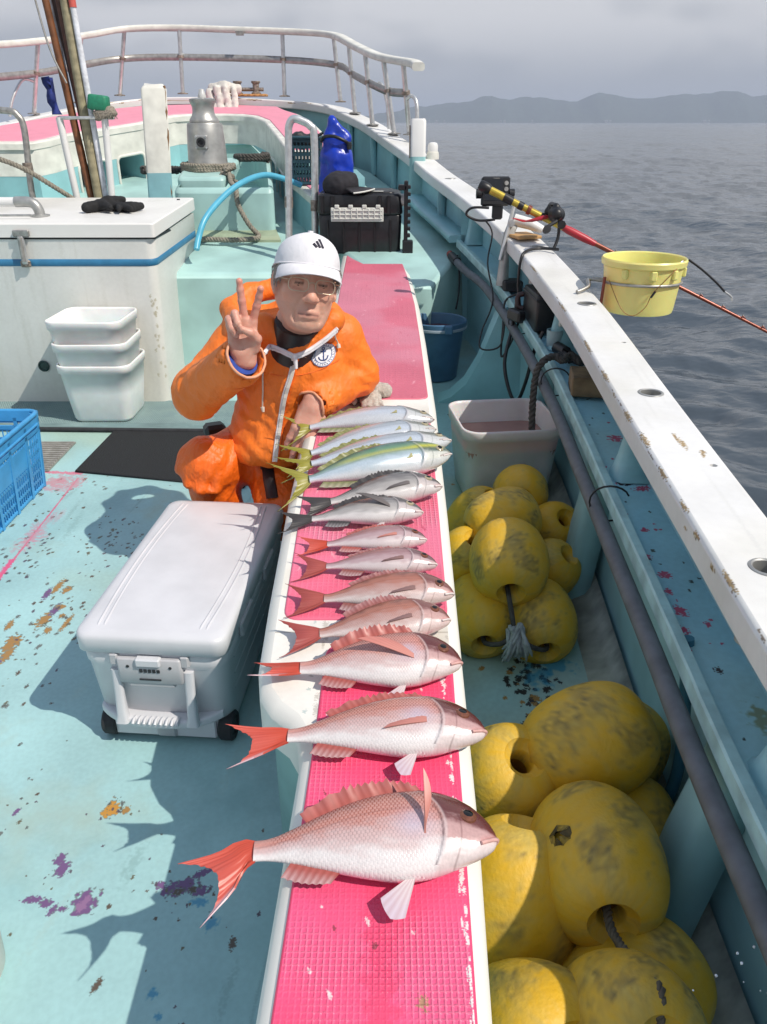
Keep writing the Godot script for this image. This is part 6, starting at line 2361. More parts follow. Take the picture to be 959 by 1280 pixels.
func make_floats():
	var m := vmat(0.55)
	m.heightmap_enabled = true
	m.heightmap_texture = gray_tex(191, 0.05, 4, 0.0, 1.0)
	m.heightmap_scale = 0.10
	m.uv1_triplanar = true
	m.uv1_world_triplanar = true
	m.uv1_scale = Vector3.ONE * 7.0
	var list := [
		[0.482, 0.285, 2.45, Vector3(-0.12, 0.22, 0.95), 0.098, 0.205, "small yellow float on top of the far heap, its hole facing the camera"],
		[0.384, 0.300, 2.20, Vector3(0.92, 0.25, -0.25), 0.108, 0.235, "yellow float with sooty top, just below the topmost of the far heap"],
		[0.372, 0.285, 1.97, Vector3(-0.06, -0.28, 0.95), 0.118, 0.25, "big sunlit yellow float in the middle of the far heap, hole at its foot"],
		[0.292, 0.125, 1.93, Vector3(0.0, -0.15, 0.98), 0.108, 0.26, "yellow float at the lower left of the far heap, dark hole towards the camera"],
		[0.465, 0.118, 1.91, Vector3(0.03, -0.22, 0.97), 0.112, 0.25, "grimy yellow float at the lower right of the far heap, nearest the wall"],
		[0.568, 0.185, 2.33, Vector3(0.3, 0.7, 0.5), 0.100, 0.24, "dark shaded yellow float behind the far heap, against the wall"],
		[0.325, 0.195, 2.40, Vector3(0.4, 0.8, 0.2), 0.105, 0.25, "yellow float peeping out behind the far heap's upper left side"],
		[0.262, 0.185, 2.13, Vector3(0.2, 0.9, 0.3), 0.102, 0.24, "clean yellow float at the left of the far heap touching the bench"],
		[0.520, 0.150, 2.13, Vector3(0.5, 0.7, 0.3), 0.098, 0.23, "yellow float wedged at the right of the far heap behind the big one"],
		[0.440, 0.262, 1.245, Vector3(0.80, 0.28, -0.20), 0.122, 0.275, "big yellow float on top of the near heap with rounded bare end"],
		[0.394, 0.226, 0.978, Vector3(-0.05, 0.15, 0.98), 0.124, 0.285, "big yellow float amid the near heap, torn patch and rope in its hole"],
		[0.258, 0.160, 1.22, Vector3(0.2, 0.85, 0.3), 0.122, 0.29, "yellow float at the upper left of the near heap, half lit"],
		[0.243, 0.155, 0.95, Vector3(0.15, 0.8, -0.5), 0.124, 0.29, "yellow float at the left of the near heap, half in the sun"],
		[0.232, 0.150, 0.70, Vector3(0.3, 0.75, 0.5), 0.122, 0.29, "yellow float at the lower left corner of the near heap by the bench"],
		[0.425, 0.115, 0.80, Vector3(0.8, 0.3, -0.4), 0.110, 0.27, "shaded yellow float low in the near heap, at lower right"],
		[0.372, 0.215, 0.69, Vector3(0.15, 0.75, 0.62), 0.108, 0.24, "yellow float at the very bottom of the picture, orange hole upward"],
		[0.515, 0.105, 1.13, Vector3(0.25, 0.35, -0.9), 0.105, 0.26, "dim yellow float at the right of the near heap against the wall"],
		[0.535, 0.150, 1.33, Vector3(0.6, 0.3, -0.6), 0.105, 0.26, "shaded yellow float mostly hidden behind the near heap's top float"]]
	for i in list.size():
		var s: Array = list[i]
		var c := D(s[0], s[1], s[2])
		var o := put("net_float", float_mb(Vector3.ZERO, s[3], s[4], s[5], 200 + i), m)
		o.position = c
		tag(o, s[6], "float", "yellow floats heaped in the trough")
	# ropes through the holes
	solo("float_rope", rope_mb(curve([D(0.388, 0.242, 0.90), D(0.380, 0.249, 0.845), D(0.380, 0.252, 0.82), D(0.385, 0.272, 0.775), D(0.395, 0.315, 0.715), D(0.398, 0.335, 0.675), D(0.392, 0.315, 0.648), D(0.384, 0.27, 0.65)], 5), 0.0085, 3, 0.035), mat(Color(0.10, 0.085, 0.06), 0.9, 0.3, 14.0), "dark thin rope from the torn near float down into the bottom one", "rope")
	var knot := D(0.372, 0.155, 1.785)
	for r in [[D(0.36, 0.235, 1.86), "above"], [D(0.292, 0.11, 1.81), "left of"], [D(0.47, 0.095, 1.80), "right of"]]:
		var mid: Vector3 = (r[0] + knot) * 0.5 + Vector3(0, -0.004, 0.02)
		solo("float_rope", tube_of(curve([r[0] + Vector3(0, 0.01, -0.05), r[0], mid, knot], 5), 0.0075, 8), M.rope_dark, "short dark rope tying the far floats, %s the frayed knot" % r[1], "rope")
	var t := thing("frayed_knot", "frayed grey rope knot in front of the far heap of floats", "knot", knot)
	var strand := mat(Color(0.30, 0.33, 0.34), 0.9, 0.3, 14.0)
	for k in 40:
		var a := knot + Vector3(rng.randf_range(-0.025, 0.025), rng.randf_range(0.01, 0.035), rng.randf_range(-0.01, 0.015))
		var e := knot + Vector3(rng.randf_range(-0.04, 0.045), rng.randf_range(-0.075, -0.03), rng.randf_range(0.0, 0.05))
		put("strand", tube_of(curve([a, (a + e) * 0.5 + Vector3(0, 0.005, 0.018), e], 4), [0.006, 0.006, 0.006, 0.006, 0.006, 0.0055, 0.005, 0.004, 0.002], 5), strand, t)
	solo("float_line", tube_of(curve([D(0.50, 0.26, 2.40), D(0.535, 0.23, 2.36), D(0.56, 0.20, 2.31)], 5), 0.008, 8), M.rope_dark, "short dark cord at the right of the topmost far float", "rope")
	# torn skin on the near float
	t = thing("torn_patch", "curled torn flaps of skin on the big near float", "tear", D(0.345, 0.335, 0.945))
	var nrm := Vector3(-0.62, 0.74, 0.20).normalized()
	var ctr := D(0.394, 0.226, 0.978) + nrm * 0.124
	var u := nrm.cross(Vector3.UP).normalized()
	var v := nrm.cross(u)
	for k in 6:
		var a := TAU * k / 6.0 + 0.3
		var dir := u * cos(a) + v * sin(a)
		var sd := nrm.cross(dir)
		var mb := MB.new()
		var rr := []
		for q in 5:
			var f := q / 4.0
			var w := 0.011 * (1.0 - f * f) + 0.001
			var c := ctr + dir * (0.022 - f * 0.016) + nrm * (f * f * 0.015 + 0.001)
			rr.append([c + sd * w, c - sd * w, c - sd * w + nrm * 0.0015, c + sd * w + nrm * 0.0015])
		mb.loft(rr)
		put("flap", mb, mat(Color(0.30, 0.20, 0.03), 0.7, 0.4, 30.0) if k % 2 else mat(Color(0.08, 0.06, 0.02), 0.8, 0.3, 30.0), t)
	var pit := MB.new()
	pit.lathe([Vector2(0, 0.0005), Vector2(0.016, 0.001), Vector2(0.019, 0.002), Vector2(0.02, -0.004), Vector2(0, -0.004)], 16, Transform3D(Basis(u, nrm, u.cross(nrm)), ctr))
	put("pit", pit, mat(Color(0.045, 0.035, 0.012), 0.9, 0.3, 20.0), t)


func make_gunwale_things():
	# wooden block and black pliers on the shelf
	var c := cap_between(cap_at(2.63), 0.070, -0.238)
	var o := solo("wood_block", box_at(c + Vector3(0.0, 0.036, 0.02), Vector3(0.115, 0.068, 0.15), 0.004, -0.15), M.wood, "weathered brown wooden block on the bulwark shelf", "wood block")
	c = cap_between(cap_at(2.92), 0.07, -0.235)
	var t := thing("pliers_holster", "black pliers in a holster lying on the shelf behind the wooden block", "pliers", c)
	put("sheath", tube_of([c + Vector3(-0.02, 0.018, -0.09), c + Vector3(0.0, 0.02, -0.02)], [0.026, 0.022], 8), M.black, t)
	put("handle", tube_of(curve([c + Vector3(-0.005, 0.018, -0.03), c + Vector3(-0.012, 0.016, 0.04), c + Vector3(0.01, 0.014, 0.10), c + Vector3(0.03, 0.012, 0.125)], 4), 0.009, 8), M.black, t)
	put("handle", tube_of(curve([c + Vector3(0.015, 0.018, -0.03), c + Vector3(0.03, 0.016, 0.03), c + Vector3(0.035, 0.014, 0.09), c + Vector3(0.045, 0.012, 0.115)], 4), 0.009, 8), M.black, t)
	for k in 7:
		put("coil", tube_of([c + Vector3(-0.03 + k * 0.002, 0.012, -0.02 + k * 0.02), c + Vector3(-0.008 + k * 0.002, 0.025, -0.016 + k * 0.02)], 0.006, 6), M.black, t)
	lathe_thing(null_thing("shelf_cup", "small pale cup on the shelf by the black battery box", "cup", cap_between(cap_at(3.05), 0.05, -0.238)), "cup", [[0, 0], [0.03, 0], [0.034, 0.07], [0.030, 0.07], [0.027, 0.005], [0, 0.005]], cap_between(cap_at(3.05), 0.05, -0.238), mat(Color(0.30, 0.42, 0.45), 0.3, 0.1, 5.0), 20)
	# battery box under the cap
	c = cap_between(cap_at(3.30), 0.055, -0.238)
	t = thing("battery_box", "black battery box standing on the shelf under the cap rail", "battery box", c)
	var mb := MB.new()
	mb.rbox(Transform3D(Basis(Vector3.UP, 0.05), c + Vector3(0.0, 0.075, 0)), Vector3(0.115, 0.15, 0.26), 0.012, Vector2(0.96, 0.98), 3, 0.005)
	put("case", mb, M.black, t)
	put("lid_band", box_at(c + Vector3(0, 0.13, 0), Vector3(0.12, 0.012, 0.265), 0.003, 0.05), M.dark, t)
	put("terminal", tube_of([c + Vector3(-0.03, 0.15, 0.06), c + Vector3(-0.03, 0.165, 0.06)], 0.008, 8), M.rust_steel, t)
	put("grip", tube_of(curve([c + Vector3(-0.062, 0.05, -0.10), c + Vector3(-0.085, 0.06, -0.11), c + Vector3(-0.085, 0.10, -0.12), c + Vector3(-0.06, 0.11, -0.12)], 4), 0.012, 8), mat(Color(0.04, 0.02, 0.02), 0.5, 0.3, 5.0), t)
	c = cap_between(cap_at(3.75), 0.05, -0.238)
	solo("junction_box", box_at(c + Vector3(-0.02, 0.03, 0), Vector3(0.09, 0.05, 0.10), 0.006, 0.1), M.dark, "small dark junction box on the shelf among the cables", "junction box")
	c = cap_between(cap_at(3.02), 0.07, -0.12)
	solo("pale_tag", box_at(c, Vector3(0.035, 0.05, 0.012), 0.003, 0.2), M.white_old, "small pale tag hanging beside the black battery box", "tag")
	# rod clamp: white arm bolted to the cap, red jaw
	var k0 := cap_at(3.80)
	c = cap_between(k0, 0.05, 0.0)
	t = thing("rod_clamp", "white and grey metal rod clamp with red jaw on the cap rail", "rod holder", c)
	put("base_board", box_at(cap_between(cap_at(3.78), 0.075, 0.008), Vector3(0.12, 0.014, 0.16), 0.003, 0.3), mat(Color(0.48, 0.28, 0.11), 0.6, 0.2, 6.0), t)
	var arm := MB.new()
	arm.loft([srect(c + Vector3(-0.055, -0.15, 0.03), 0.04, 0.02), srect(c + Vector3(-0.05, -0.06, 0.02), 0.045, 0.026), srect(c + Vector3(-0.03, 0.02, 0.0), 0.05, 0.03), srect(c + Vector3(-0.01, 0.065, -0.02), 0.05, 0.03), srect(c + Vector3(0.0, 0.085, -0.03), 0.03, 0.02)])
	put("clamp_arm", arm, M.gray_metal, t)
	put("screw_jack", tube_of([c + Vector3(-0.055, -0.22, 0.035), c + Vector3(-0.05, -0.08, 0.02)], [0.03, 0.022], 10), M.gray_metal, t)
	put("lever", tube_of([c + Vector3(-0.075, -0.10, 0.05), c + Vector3(-0.02, 0.13, 0.0), c + Vector3(-0.025, 0.17, -0.01)], 0.009, 8), M.steel, t)
	put("pivot", tube_of([c + Vector3(-0.03, 0.06, 0.03), c + Vector3(-0.02, 0.06, -0.05)], 0.016, 12), M.steel, t)
	put("top_plate", tube_of([c + Vector3(-0.01, 0.07, -0.02), c + Vector3(0.06, 0.055, 0.0), c + Vector3(0.12, 0.03, 0.01)], [0.028, 0.026, 0.018], 10), M.white, t)
	# the fishing rod lies across the clamp and out over the water
	var butt := D(0.440, 1.195, 3.70)
	var tipd := D(1.76, 0.592, 3.44)
	var ax := (tipd - butt).normalized()
	var at := func(x: float) -> Vector3: return butt + ax * (x - 0.44) / ax.x - Vector3(0, 0.10 * sin(clampf((x - 0.44) / 1.32, 0, 1) * PI) * 0.0, 0)
	t = thing("fishing_rod", "boat fishing rod with gold butt and red grip resting on the rail", "fishing rod", butt)
	var gold := mat(Color(0.52, 0.40, 0.06), 0.3, 0.2, 6.0, 0.4)
	var red := mat(Color(0.42, 0.02, 0.035), 0.4, 0.12, 6.0)
	var copper := mat(Color(0.22, 0.055, 0.03), 0.3, 0.2, 6.0, 0.3)
	put("butt_cap", tube_of([at.call(0.425), at.call(0.435), at.call(0.462), at.call(0.475)], [0.017, 0.024, 0.024, 0.018], 14), M.black, t)
	put("butt_section", tube_of([at.call(0.47), at.call(0.60), at.call(0.80)], [0.017, 0.0155, 0.0145], 14), gold, t)
	for s in [[0.535, 0.575, 0.0195], [0.60, 0.622, 0.018], [0.640, 0.655, 0.021], [0.70, 0.712, 0.017]]:
		put("winding", tube_of([at.call(s[0]), at.call(s[1])], s[2], 14), M.black if s[0] != 0.640 else copper, t)
	put("fore_grip", tube_of([at.call(0.80), at.call(0.83), at.call(0.90), at.call(0.945)], [0.014, 0.0175, 0.0165, 0.012], 14), red, t)
	put("blank", tube_of([at.call(0.94), at.call(1.2), at.call(1.76), at.call(2.35)], [0.0105, 0.0085, 0.006, 0.0025], 12), copper, t)
	for x in [1.035, 1.25, 1.31, 1.42, 1.52, 1.61, 1.70]:
		var p: Vector3 = at.call(x)
		var g := put("line_guide", tube_of([p + Vector3(-0.016, 0.0, 0), p + Vector3(0.0, 0.014, 0.004), p + Vector3(0.014, 0.0, 0)], 0.0035, 6), copper, t)
		var gr := []
		for k in 13:
			gr.append(p + Vector3(0.0, 0.014 + 0.006 * sin(TAU * k / 12.0), 0.006 * cos(TAU * k / 12.0)))
		put("ring", tube_of(gr, 0.0014, 5), M.galv, g)
	mb = MB.new()
	mb.loft([srect(at.call(0.60) + Vector3(-0.02, -0.055, 0.02), 0.02, 0.02), srect(at.call(0.64) + Vector3(0, -0.05, 0.02), 0.05, 0.035), srect(at.call(0.68) + Vector3(0.01, -0.02, 0.02), 0.06, 0.035), srect(at.call(0.715) + Vector3(0.01, 0.012, 0.015), 0.04, 0.02)])
	solo("clamp_jaw", mb, red, "red jaw of the clamp gripping the rod below its reel", "clamp jaw")
	# electric reel
	var rc: Vector3 = at.call(0.755) + Vector3(0, 0.02, 0.01)
	t = thing("electric_reel", "black electric fishing reel mounted on the rod", "reel", rc)
	mb = MB.new()
	var s := SDF.new(AABB(rc + Vector3(-0.12, -0.10, -0.12), Vector3(0.26, 0.22, 0.26)), 0.006)
	s.ball(rc + Vector3(0.0, 0.02, -0.028), Basis(), Vector3(0.040, 0.034, 0.024), 0.01)
	s.ball(rc + Vector3(0.004, 0.015, 0.030), Basis(), Vector3(0.038, 0.034, 0.024), 0.01)
	s.capsule(rc + Vector3(0.0, 0.02, -0.05), rc + Vector3(0, 0.02, 0.05), 0.027, 0.027, 0.008)
	s.capsule(rc + Vector3(-0.01, 0.05, -0.03), rc + Vector3(0.0, 0.05, 0.03), 0.014, 0.014, 0.012)
	s.mesh(mb)
	put("body", mb, M.black, t)
	put("display", box_at(rc + Vector3(-0.005, 0.055, 0.0), Vector3(0.04, 0.008, 0.045), 0.003), M.dark, t)
	put("crank", tube_of([rc + Vector3(0.0, -0.005, 0.07), rc + Vector3(-0.045, -0.03, 0.085)], 0.008, 8), M.dark, t)
	put("crank_knob", tube_of([rc + Vector3(-0.045, -0.045, 0.07), rc + Vector3(-0.045, -0.035, 0.10)], [0.015, 0.017], 12), M.black, t)
	put("star_drag", tube_of([rc + Vector3(0.02, -0.02, 0.07), rc + Vector3(0.02, -0.02, 0.085)], 0.018, 10), M.black, t)
	put("power_cord", tube_of(curve([rc + Vector3(0.02, -0.03, 0.03), rc + Vector3(0.02, -0.08, 0.03), rc + Vector3(0.0, -0.13, 0.05)], 4), 0.007, 8), M.black, t)
	# fish finder on the rail
	var fc := D(0.532, 1.155, 3.95)
	t = thing("fish_finder", "black fish finder screen standing on the cap rail behind the rod", "screen", fc)
	var tilt := Basis(Vector3.UP, 0.06) * Basis(Vector3.RIGHT, -0.15)
	mb = MB.new()
	mb.box(Transform3D(tilt, fc), Vector3(0.135, 0.130, 0.035), 0.008)
	put("case", mb, M.black, t)
	mb = MB.new()
	mb.box(Transform3D(tilt, fc + tilt * Vector3(-0.012, 0.006, 0.018)), Vector3(0.088, 0.095, 0.002), 0.0008)
	var glass := mat(Color(0.010, 0.012, 0.018), 0.08, 0.0)
	put("screen", mb, glass, t)
	for k in 3:
		var p := fc + tilt * Vector3(0.048, 0.035 - k * 0.026, 0.017)
		put("key", tube_of([p, p + tilt * Vector3(0, 0, 0.004)], 0.010 if k < 2 else 0.008, 14), M.galv, t)
	put("maker_plate", box_at(fc + tilt * Vector3(0, 0.056, 0.0178), Vector3(0.03, 0.004, 0.001), 0.0003), M.galv, t)
	for sg in [-1.0, 1.0]:
		put("knob", tube_of([fc + Vector3(sg * 0.066, -0.01, 0), fc + Vector3(sg * 0.09, -0.01, 0)], 0.022, 10), M.black, t)
	put("stand", box_at(fc + Vector3(0.015, -0.09, 0.0), Vector3(0.05, 0.07, 0.035), 0.008), M.black, t)
	# cables
	var k1 := cap_between(cap_at(3.95), 0.0, 0.0)
	var cab := [
		["screen_cable", [fc + Vector3(-0.03, -0.07, 0.03), fc + Vector3(-0.11, -0.07, 0.03), fc + Vector3(-0.135, -0.10, 0.03), fc + Vector3(-0.08, -0.125, 0.04), fc + Vector3(0.0, -0.12, 0.05)], 0.006, "black cable looping from the fish finder on the cap rail"],
		["thin_cable", [fc + Vector3(-0.05, -0.12, 0.06), k1 + Vector3(-0.03, -0.02, 0.05), k1 + Vector3(-0.05, -0.15, 0.10), k1 + Vector3(-0.03, -0.30, 0.22), k1 + Vector3(-0.09, -0.42, 0.34), k1 + Vector3(-0.10, -0.48, 0.42), k1 + Vector3(-0.02, -0.46, 0.46), k1 + Vector3(0.0, -0.36, 0.44)], 0.004, "thin black cable hanging in a loop below the rod clamp"],
		["reel_cable", [cap_between(cap_at(3.50), 0.16, 0.02), cap_between(cap_at(3.55), 0.10, 0.012), cap_between(cap_at(3.52), 0.03, 0.012), cap_between(cap_at(3.48), -0.008, -0.01), cap_between(cap_at(3.48), -0.012, -0.12), cap_between(cap_at(3.46), 0.0, -0.22)], 0.0065, "black cable lying across the cap rail and down to the shelf"],
		["black_lead", [cap_between(cap_at(3.45), -0.02, -0.19), cap_between(cap_at(3.38), -0.05, -0.28), cap_between(cap_at(3.30), -0.09, -0.40), cap_between(cap_at(3.22), -0.075, -0.50), cap_between(cap_at(3.18), -0.05, -0.52), cap_between(cap_at(3.14), -0.03, -0.42), cap_between(cap_at(3.12), -0.01, -0.28), cap_between(cap_at(3.12), 0.02, -0.20)], 0.008, "thick black lead hanging in a loop over the conduit pipe"],
		["black_lead", [cap_between(cap_at(3.60), 0.02, -0.20), cap_between(cap_at(3.62), -0.03, -0.24), cap_between(cap_at(3.55), -0.05, -0.33), cap_between(cap_at(3.50), -0.06, -0.45), cap_between(cap_at(3.45), -0.03, -0.36), cap_between(cap_at(3.42), -0.01, -0.25)], 0.005, "thin looped black lead between the clamp and the battery box"],
		["loose_cord", [cap_between(cap_at(4.50), -0.05, -0.27), cap_between(cap_at(4.42), -0.055, -0.36), cap_between(cap_at(4.35), -0.075, -0.44), cap_between(cap_at(4.30), -0.10, -0.50)], 0.005, "short black cord hanging below the pipe's red end"]]
	for q in cab:
		solo(q[0], tube_of(curve(q[1], 6), q[2], 8), M.black, q[3], "cable")
	mb = MB.new()
	var pl := cap_between(cap_at(3.36), -0.02, -0.205)
	solo("cable_plug", box_at(pl + Vector3(-0.02, -0.01, 0), Vector3(0.04, 0.05, 0.10), 0.008, 0.4), M.black, "black plug resting on the shelf lip where cables meet", "plug")
	# pale yellow bucket hung outboard in a steel ring
	var yb := D(0.985, 0.80, 3.02)
	t = thing("yellow_bucket", "pale yellow plastic bucket hanging over the side in a steel ring", "bucket", yb)
	var ym := mat(Color(0.74, 0.70, 0.24), 0.38, 0.04, 3.0, 0.0, 0.0, 195)
	ym.subsurf_scatter_enabled = true
	ym.subsurf_scatter_strength = 0.25
	lathe_thing(t, "shell", [[0, 0.012], [0.110, 0.012], [0.118, 0.0], [0.128, 0.0], [0.131, 0.012], [0.146, 0.165], [0.150, 0.168], [0.1555, 0.172], [0.1575, 0.19], [0.153, 0.196], [0.148, 0.192], [0.142, 0.16], [0.128, 0.02], [0, 0.018]], yb, ym, 56)
	for a in [0.35, 1.0, 1.6, 2.3, -0.6]:
		var dir := Vector3(cos(a), 0, sin(a))
		put("rim_lug", box_at(yb + dir * 0.148 + Vector3(0, 0.150, 0), Vector3(0.022, 0.035, 0.016), 0.004, -a + PI * 0.5), ym, t)
	t = thing("bucket_ring", "thin steel ring and arm holding the yellow bucket outboard", "bucket holder", yb + Vector3(0, 0.10, 0))
	var rg := []
	for k in 41:
		rg.append(yb + Vector3(cos(TAU * k / 40.0) * 0.1455, 0.108 + 0.006 * sin(TAU * k / 40.0), sin(TAU * k / 40.0) * 0.1455))
	put("ring", tube_of(rg, 0.0055, 8), M.galv, t)
	put("arm", tube_of(curve([cap_between(cap_at(2.95), 0.09, 0.008), cap_between(cap_at(2.98), 0.14, 0.02), yb + Vector3(-0.20, 0.115, 0.0), yb + Vector3(-0.14, 0.11, 0.01)], 4), 0.008, 8), M.galv, t)
	# rig hooked on the bucket
	t = thing("fishing_rig", "black snap and red leader hooked over the rim of the yellow bucket", "fishing rig", yb + Vector3(0.07, 0.18, 0.14))
	put("black_wire", tube_of(curve([yb + Vector3(0.145, 0.195, 0.06), yb + Vector3(0.20, 0.16, 0.06), yb + Vector3(0.26, 0.115, 0.06), yb + Vector3(0.30, 0.08, 0.06)], 5), 0.0042, 6), M.black, t)
	put("hook", tube_of(curve([yb + Vector3(0.30, 0.08, 0.06), yb + Vector3(0.33, 0.06, 0.06), yb + Vector3(0.335, 0.045, 0.06)], 4), 0.0035, 6), M.steel, t)
	put("leader", tube_of(curve([yb + Vector3(0.10, 0.192, 0.115), yb + Vector3(0.05, 0.15, 0.152), yb + Vector3(0.0, 0.09, 0.150), yb + Vector3(-0.02, 0.04, 0.15), yb + Vector3(-0.06, 0.008, 0.145), yb + Vector3(-0.10, 0.03, 0.12), yb + Vector3(-0.14, 0.12, 0.06)], 6), 0.0016, 5), mat(Color(0.30, 0.14, 0.04), 0.5, 0.1, 4.0), t)
	put("snap", tube_of([yb + Vector3(0.008, 0.098, 0.152), yb + Vector3(-0.006, 0.075, 0.152)], 0.0045, 6), M.black, t)
	put("ring", tube_of([yb + Vector3(0.095, 0.19, 0.112), yb + Vector3(0.105, 0.197, 0.108), yb + Vector3(0.112, 0.19, 0.104)], 0.004, 6), M.steel, t)
	put("tube_lure", tube_of([yb + Vector3(-0.152, 0.13, 0.04), yb + Vector3(-0.155, 0.02, 0.04)], 0.006, 8), mat(Color(0.25, 0.05, 0.03), 0.4, 0.1, 4.0), t)


func null_thing(called: String, label: String, category: String, at: Vector3) -> Node3D:
	return thing(called, label, category, at)


func srect(c: Vector3, w: float, d: float) -> Array:
	var out := []
	for q in MB.rrect(w, d, minf(w, d) * 0.3, 3):
		out.append(c + Vector3(q.x, 0, q.y))
	return out


# ---------------------------------------------------------------- the catch
# outlines along the body: [station from tail base 0 to snout 1, back, belly, half thickness], parts of the standard length
const BREAM := [[0.0, 0.046, -0.044, 0.016], [0.06, 0.048, -0.048, 0.020], [0.14, 0.072, -0.066, 0.032], [0.25, 0.116, -0.100, 0.050], [0.38, 0.162, -0.140, 0.068], [0.50, 0.192, -0.170, 0.083], [0.60, 0.206, -0.184, 0.091], [0.70, 0.206, -0.178, 0.093], [0.78, 0.192, -0.158, 0.088], [0.85, 0.163, -0.134, 0.077], [0.91, 0.122, -0.112, 0.062], [0.955, 0.076, -0.092, 0.045], [0.982, 0.034, -0.074, 0.030], [0.995, 0.002, -0.054, 0.017], [1.0, -0.014, -0.036, 0.006]]
const JACK := [[0.0, 0.026, -0.026, 0.022], [0.05, 0.028, -0.028, 0.024], [0.14, 0.052, -0.050, 0.036], [0.28, 0.086, -0.080, 0.054], [0.42, 0.108, -0.104, 0.068], [0.56, 0.117, -0.118, 0.076], [0.68, 0.115, -0.118, 0.078], [0.78, 0.104, -0.108, 0.072], [0.86, 0.086, -0.090, 0.060], [0.92, 0.064, -0.070, 0.046], [0.965, 0.038, -0.048, 0.030], [0.99, 0.012, -0.026, 0.014], [1.0, -0.004, -0.010, 0.004]]

var fish_look := {}


func profile(list: Array, s: float) -> Vector3:
	for i in list.size() - 1:
		if s <= list[i + 1][0]:
			var t: float = (s - list[i][0]) / (list[i + 1][0] - list[i][0])
			var a := Vector3(list[i][1], list[i][2], list[i][3])
			var b := Vector3(list[i + 1][1], list[i + 1][2], list[i + 1][3])
			var j := maxi(i - 1, 0)
			var k := mini(i + 2, list.size() - 1)
			return a.cubic_interpolate(b, Vector3(list[j][1], list[j][2], list[j][3]), Vector3(list[k][1], list[k][2], list[k][3]), t)
	return Vector3(list[-1][1], list[-1][2], list[-1][3])


